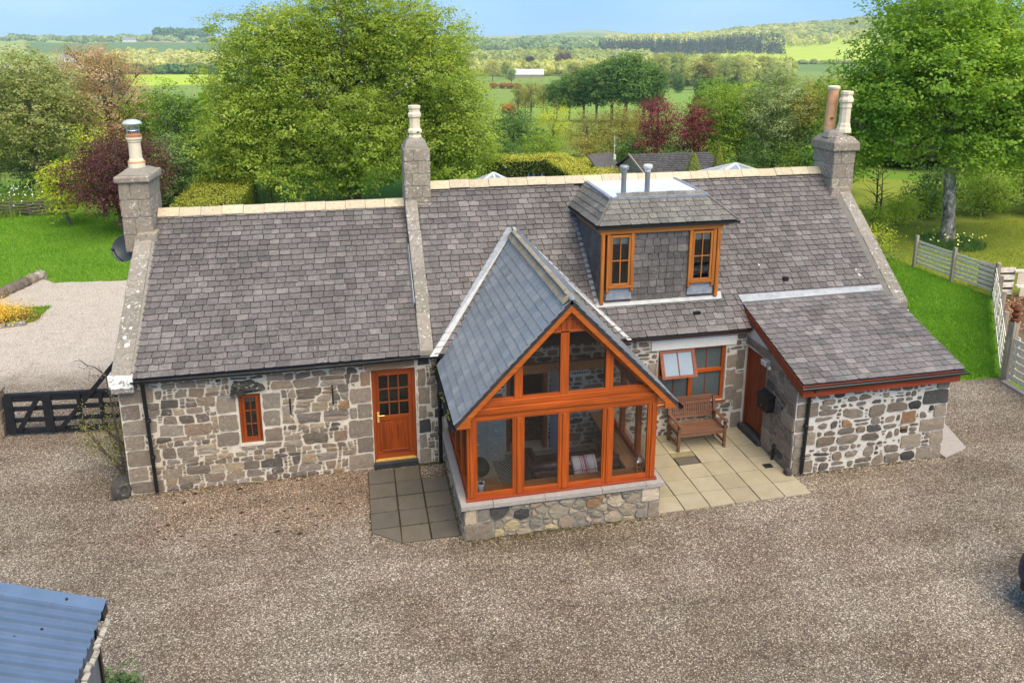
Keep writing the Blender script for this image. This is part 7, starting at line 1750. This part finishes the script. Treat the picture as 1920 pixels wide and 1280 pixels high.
def tuft(name, label, cat, x, y, r, n, h, mat, seed, extra=None):
    rg = np.random.default_rng(seed); a = rg.uniform(0, 6.28, n); q = r*np.sqrt(rg.random(n)); px, py = q*np.cos(a), q*np.sin(a); z0 = np.zeros(n)
    L = h*rg.uniform(.5, 1.2, n)*(1.1-.5*q/r); t = rg.uniform(0, 6.28, n); ln = rg.normal(0, .35, (n, 2))*L[:, None]; w = .014
    b0 = np.stack([px-np.cos(t)*w, py-np.sin(t)*w, z0], 1); b1 = np.stack([px+np.cos(t)*w, py+np.sin(t)*w, z0], 1); tp = np.stack([px+ln[:, 0], py+ln[:, 1], L], 1)
    me = np_mesh(name, np.stack([b0, b1, tp], 1).reshape(-1, 3), np.arange(3*n).reshape(n, 3)); at_ = me.attributes.new('tint', 'FLOAT', 'FACE'); at_.data.foreach_set('value', np.clip(.4+rg.normal(0, .2, n), 0, 1).astype(np.float32))
    o = link(name, me, mat, loc=(x, y, 0)); tag(o, label, cat); 
    if extra:
        fm, k, sz = extra; P = np.stack([rg.normal(0, r*.5, k), rg.normal(0, r*.5, k), rg.uniform(h*.6, h*1.15, k)], 1)
        link('flower_heads', leaves(P, nrmv(rg.normal(size=(k, 3))+np.array([0, -.6, .8])), np.full(k, sz), rg.uniform(.3, 1, k), rg), fm, o, kind='stuff')
    return o
M_lf_daff = mat_leaf('daffodil_yellow', LG((.55, .48, .08), (.62, .55, .12), (.7, .64, .25), (.75, .72, .45)), .3)
tuft('daffodil_clump', 'daffodil leaves and a few pale flowers round the sycamore trunk', 'plant', 24.8, 12.8, 1.35, 2600, .40, M_lf_dark, 611, (M_lf_daff, 50, .12))
tuft('cow_parsley', 'white-flowered tall weeds behind the woven fence', 'plant', -17.5, 29.2, 2.6, 5000, .95, M_lf_mid, 612, (M_lf_white, 130, .09))
tuft('cow_parsley', 'green weeds with white flowers at the far left', 'plant', -22.0, 29.2, 2.6, 5000, .95, M_lf_mid, 613, (M_lf_white, 110, .09))
own('border_plant', 'wispy yellow-green sapling behind the far fence post', 19.9, 11.0, 1.7, .8, M_lf_yel, 614, 16, .3, .09, 1.6, .55, .45, cat='shrub')
own('border_plant', 'low dark shrub at the foot of the far fence post', 19.4, 10.2, .8, .8, M_lf_dark, 615, 14, .4, .08, 2.5, .5, .5, cat='shrub')
# flower bed on the left drive
isl = MB(); isl.poly([(x, y, .02) for x, y in ragged([(-12.5, 10.2), (-10.9, 10.45), (-10.25, 10.45), (-9.95, 10.9), (-10.1, 11.4), (-10.7, 12.0), (-11.6, 12.4), (-12.6, 12.5)], .2, .04, 8)])
solo('flower_bed', isl, M_soil, 'soil bed cut by the left edge of the drive', 'flower bed', kind='structure')
blades('bed_grass', 'grass fringe of the left flower bed', lambda x, y: (x-y*.0 > -10.9+.35*np.sin(y*2)) | (y > 11.7), 9000, M_lf_grass, 616, (.04, .10), .016, (-11.9, -10.02, 10.6, 12.1))
M_lf_heath = mat_leaf('golden_heather', LG((.20, .10, .02), (.34, .22, .03), (.46, .34, .04), (.55, .44, .08)), .2)
own('heather_bush', 'low golden heather bush in the left flower bed', -11.0, 11.0, .55, .75, M_lf_heath, 617, 16, .45, .05, 9, .45, .5, cat='shrub')
own('heather_bush', 'rust-tipped heather bush nearest the left picture edge', -11.9, 11.4, .6, .8, M_lf_heath, 618, 16, .45, .05, 9, .45, .5, cat='shrub')
own('heather_bush', 'small brown heather bush at the tip of the left flower bed', -10.35, 10.85, .4, .35, M_lf_gorse, 619, 12, .5, .045, 12, .45, .5, cat='shrub')
rgk = random.Random(2)
kb = thing('bed_kerb', 'row of pale kerb stones along the left flower bed', 'kerb', (-11, 10.2, 0))
for k in range(4): x = -12.2+k*.52; part('stone', MB().beam((x, 10.0+k*.11, .05), (x+.48, 10.09+k*.11, .05), .16, .14), M_skew, kb, bev=.025)
es = thing('edging_stones', 'row of rough boulders edging the left lawn', 'stone edging', (-11.7, 14.3, 0))
for k in range(7):
    t = k/6; x, y = -11.55+(-12.15+11.55)*t, 15.5+(13.1-15.5)*t; s = rgk.uniform(.17, .24); vs = []; m = 10
    for z, q in ((-.02, 1.0), (.10, 1.05), (.22, .85), (.30, .45)):
        for i in range(m): a = 2*math.pi*i/m; vs.append((x+s*q*math.cos(a)*rgk.uniform(.85, 1.1), y+s*1.15*q*math.sin(a)*rgk.uniform(.85, 1.1), z*rgk.uniform(.85, 1.1)))
    part('boulder', MB().add(vs, [(i*m+j, i*m+(j+1) % m, (i+1)*m+(j+1) % m, (i+1)*m+j) for i in range(3) for j in range(m)]+[tuple(range(3*m, 4*m))]), M_skew if k == 0 else M_stone_out, es)
# woven fence
def wattle(label, A, B, h, seed):
    A, B = Vector(A), Vector(B); d = (B-A); L = d.length; d.normalize(); nn = Vector((-d.y, d.x, 0)); rg = random.Random(seed)
    f = thing('woven_fence', label, 'fence', tuple(A)); n = int(L/.75)
    for i in range(n+1): p = A+d*L*i/n; part('stake', MB().tube([p, p+Z_*(h+rg.uniform(.05, .25))], .028, 6), M_bark, f)
    for k in range(9):
        pts = [A+d*L*j/(3*n)+nn*.06*math.sin(math.pi*j/3+k*math.pi)+Z_*(.08+h*k/9+rg.uniform(-.04, .04)) for j in range(3*n+1)]
        part('rod', MB().tube(pts, rg.uniform(.022, .04), 5), M_twig if k % 2 else M_bark, f)
wattle('low woven branch fence along the far side of the left lawn', (-23, 27.2, 0), (-14.4, 27.0, 0), .72, 5)
wattle('short woven branch fence seen beside the left chimney', (-11.2, 27.6, 0), (-7.9, 27.9, 0), .75, 6)
# climbing shrub on the gable end by the gate
cs_ = thing('wall_shrub', 'leggy half-bare shrub climbing the left corner of the cottage by the gate', 'shrub', (-5.0, 1.2, 0))
mb = MB(); rgc = random.Random(21); tips = []
def stem(p, q, r): 
    mb.tube([p, p.lerp(q, .5)+Vector((rgc.uniform(-.06, .06), rgc.uniform(-.06, .06), .05)), q], [r, r*.7, r*.3], 5)
for k in range(9):
    p = Vector((-4.8+rgc.uniform(-.1, .05), 1.0+rgc.uniform(-.5, .5), 0)); q = p+Vector((rgc.uniform(-.75, -.05), rgc.uniform(-.5, .3), rgc.uniform(.6, 1.7))); stem(p, q, .018)
    for j in range(8):
        s = p.lerp(q, rgc.uniform(.35, 1)); e = s+Vector((rgc.uniform(-.35, .2), rgc.uniform(-.25, .25), rgc.uniform(-.1, .3))); stem(s, e, .007); tips.append(e); tips.append(s.lerp(e, .6))
top = Vector((-4.85, .6, 0)); q = Vector((-4.86, .3, 2.35)); stem(top, q, .03); stem(q, Vector((-5.15, .25, 2.62)), .018); stem(Vector((-5.15, .25, 2.62)), Vector((-5.35, .25, 2.72)), .012)
for k in range(14): s = q+Vector((rgc.uniform(-.35, .0), rgc.uniform(-.2, .1), rgc.uniform(-.1, .3))); e = s+Vector((rgc.uniform(-.15, .1), rgc.uniform(-.1, .1), rgc.uniform(-.12, .12))); stem(s, e, .006)
part('stems', mb, M_twig, cs_)
rg = np.random.default_rng(6); tp_ = np.array([tuple(t) for t in tips]); k = 14
P = np.repeat(tp_, k, 0)+rg.normal(0, .07, (len(tp_)*k, 3)); link('leaves', leaves(P-np.array([-5.0, 1.2, 0]), nrmv(rg.normal(size=P.shape)+np.array([0, -.4, .5])), rg.uniform(.02, .045, len(P)), rg.uniform(.2, .9, len(P)), rg), M_lf_heath if False else M_lf_brown, cs_)
# planter bottom left
pl = thing('stone_planter', 'pale trough with a bushy green plant beside the blue shed', 'planter', (-3.35, -4.95, 0))
part('trough', MB().add([(-3.74, -5.72, 0), (-3.22, -5.72, 0), (-3.22, -5.0, 0), (-3.74, -5.0, 0), (-3.79, -5.77, .34), (-3.17, -5.77, .34), (-3.17, -4.95, .34), (-3.79, -4.95, .34), (-3.72, -5.69, .34), (-3.24, -5.69, .34), (-3.24, -5.03, .34), (-3.72, -5.03, .34), (-3.72, -5.69, .28), (-3.24, -5.69, .28), (-3.24, -5.03, .28), (-3.72, -5.03, .28)],
    [(0, 1, 5, 4), (1, 2, 6, 5), (2, 3, 7, 6), (3, 0, 4, 7), (4, 5, 9, 8), (5, 6, 10, 9), (6, 7, 11, 10), (7, 4, 8, 11), (8, 9, 13, 12), (9, 10, 14, 13), (10, 11, 15, 14), (11, 8, 12, 15)]), M_skew, pl)
part('soil', MB().quad((-3.72, -5.69, .29), (-3.24, -5.69, .29), (-3.24, -5.03, .29), (-3.72, -5.03, .29)), M_soil, pl)
rg = np.random.default_rng(71); lb = auto_lobes((-3.47, -5.20, .44), (.30, .30, .22), 18, .5, rg, -.6)
P, N, S, Tn = lobe_leaves(lb, rg, 22, 8, .06, .10, tvar=.2); link('foliage', leaves(P-np.array([-3.35, -4.95, 0]), N, S, Tn, rg, .5), M_lf_blue, pl, kind='stuff')
# leaf litter beyond the fence, loose stones and dirt on the gravel
rg = np.random.default_rng(81); k = 9000; x = rg.uniform(19.2, 24, k); y = rg.uniform(-1, 6.2, k); ok = (y < line(x)-.3); x, y = x[ok], y[ok]; P = np.stack([x, y, np.full(len(x), .02)+rg.random(len(x))*.05+.25*np.exp(-((x-21.8)**2+(y-4.6)**2)/1.6)], 1)
M_lf_litter = mat_leaf('brown_litter', LG((.06, .035, .02), (.12, .065, .035), (.19, .10, .055), (.28, .17, .10)), .05)
tag(link('leaf_litter', leaves(P, nrmv(rg.normal(size=P.shape)*.5+np.array([0, 0, 1])), rg.uniform(.05, .11, len(P)), rg.uniform(0, 1, len(P)), rg), M_lf_litter), 'brown leaf litter heaped beyond the bleached fence', kind='stuff')
# pebbles over the yard: small real stones that catch the light
def pebbles(name, label, box, n, smin, smax, mat, seed, keep=lambda x, y: np.ones(len(x), bool)):
    rg = np.random.default_rng(seed); x = rg.uniform(box[0], box[1], n); y = rg.uniform(box[2], box[3], n); ok = keep(x, y); x, y = x[ok], y[ok]; n = len(x)
    s = rg.uniform(smin, smax, n); t = rg.uniform(0, 6.28, n); c, sn = np.cos(t)*s, np.sin(t)*s; f = rg.uniform(.55, 1, n)
    v = [np.stack([x+c, y+sn, 0*x], 1), np.stack([x-sn*f, y+c*f, 0*x], 1), np.stack([x-c, y-sn, 0*x], 1), np.stack([x+sn*f, y-c*f, 0*x], 1), np.stack([x+c*.2, y+sn*.2, s*rg.uniform(.5, 1.0, n)], 1)]
    co = np.stack(v, 1).reshape(-1, 3); b = np.arange(n)[:, None]*5; f = np.concatenate([b+np.array([[0, 1, 4]]), b+np.array([[1, 2, 4]]), b+np.array([[2, 3, 4]]), b+np.array([[3, 0, 4]])])
    o = link(name, np_mesh(name, co, f), mat); return tag(o, label, kind='stuff')
def m_peb():
    t = NT('pebble'); r = t.rnd(); c = t.ramp(r, [(0, (.10, .085, .07)), (.2, (.24, .20, .165)), (.45, (.36, .31, .26)), (.65, (.19, .16, .135)), (.82, (.48, .42, .36)), (1, (.66, .61, .53))]); return t.done(c, .85, .25)
M_peb = m_peb()
def free(x, y):
    k = ~((x > -4.95) & (x < 1.5) & (y > -.05)) & ~((x > 1.4) & (x < 5.05) & (y > -2.72)) & ~((x > 5) & (x < 8.2) & (y > -2.66)) & ~((x > 8) & (x < 11.65) & (y > -2.05)) & ~((x > -.17) & (x < 1.4) & (y > -2.55)) & ~((x > 11.5) & (x < 12.7) & (y > -2.1)) & ~((x < -3.3) & (y < -5.8))
    return k & (y < 1.0)
pebbles('loose_gravel', 'loose chippings over the yard', (-7.5, 15.6, -7.4, 1.0), 60000, .006, .012, M_peb, 82, free)
dk_ = MB(); rgd = random.Random(6)
for k in range(60):
    x, y = rgd.uniform(-3.9, -.3), rgd.uniform(-1.9, -.1); s = rgd.uniform(.012, .05)*(1 if k % 4 else 1.5)
    dk_.add([(x-s, y, .004), (x, y-s*.6, .004), (x+s*.9, y, .004), (x, y+s*.7, .004), (x, y, s*.5)], [(0, 1, 4), (1, 2, 4), (2, 3, 4), (3, 0, 4)])
solo('dirt_clods', dk_, M_soil, 'dark clods of moss and dirt under the front wall', kind='stuff')

# ------------------------------------------------------------------ haze over the valley
HAZE = 1.5e-4
hm = bpy.data.materials.new('haze_air'); hm.use_nodes = True; hn = hm.node_tree; hn.nodes.clear()
pv = hn.nodes.new('ShaderNodeVolumePrincipled'); pv.inputs['Density'].default_value = HAZE; pv.inputs['Color'].default_value = (.66, .90, 1.0, 1); pv.inputs['Anisotropy'].default_value = 0
ho = hn.nodes.new('ShaderNodeOutputMaterial'); hn.links.new(pv.outputs[0], ho.inputs['Volume'])
solo('haze', MB().box(-6000, 6000, -6000, 6000, -35, 135), hm, kind='stuff')
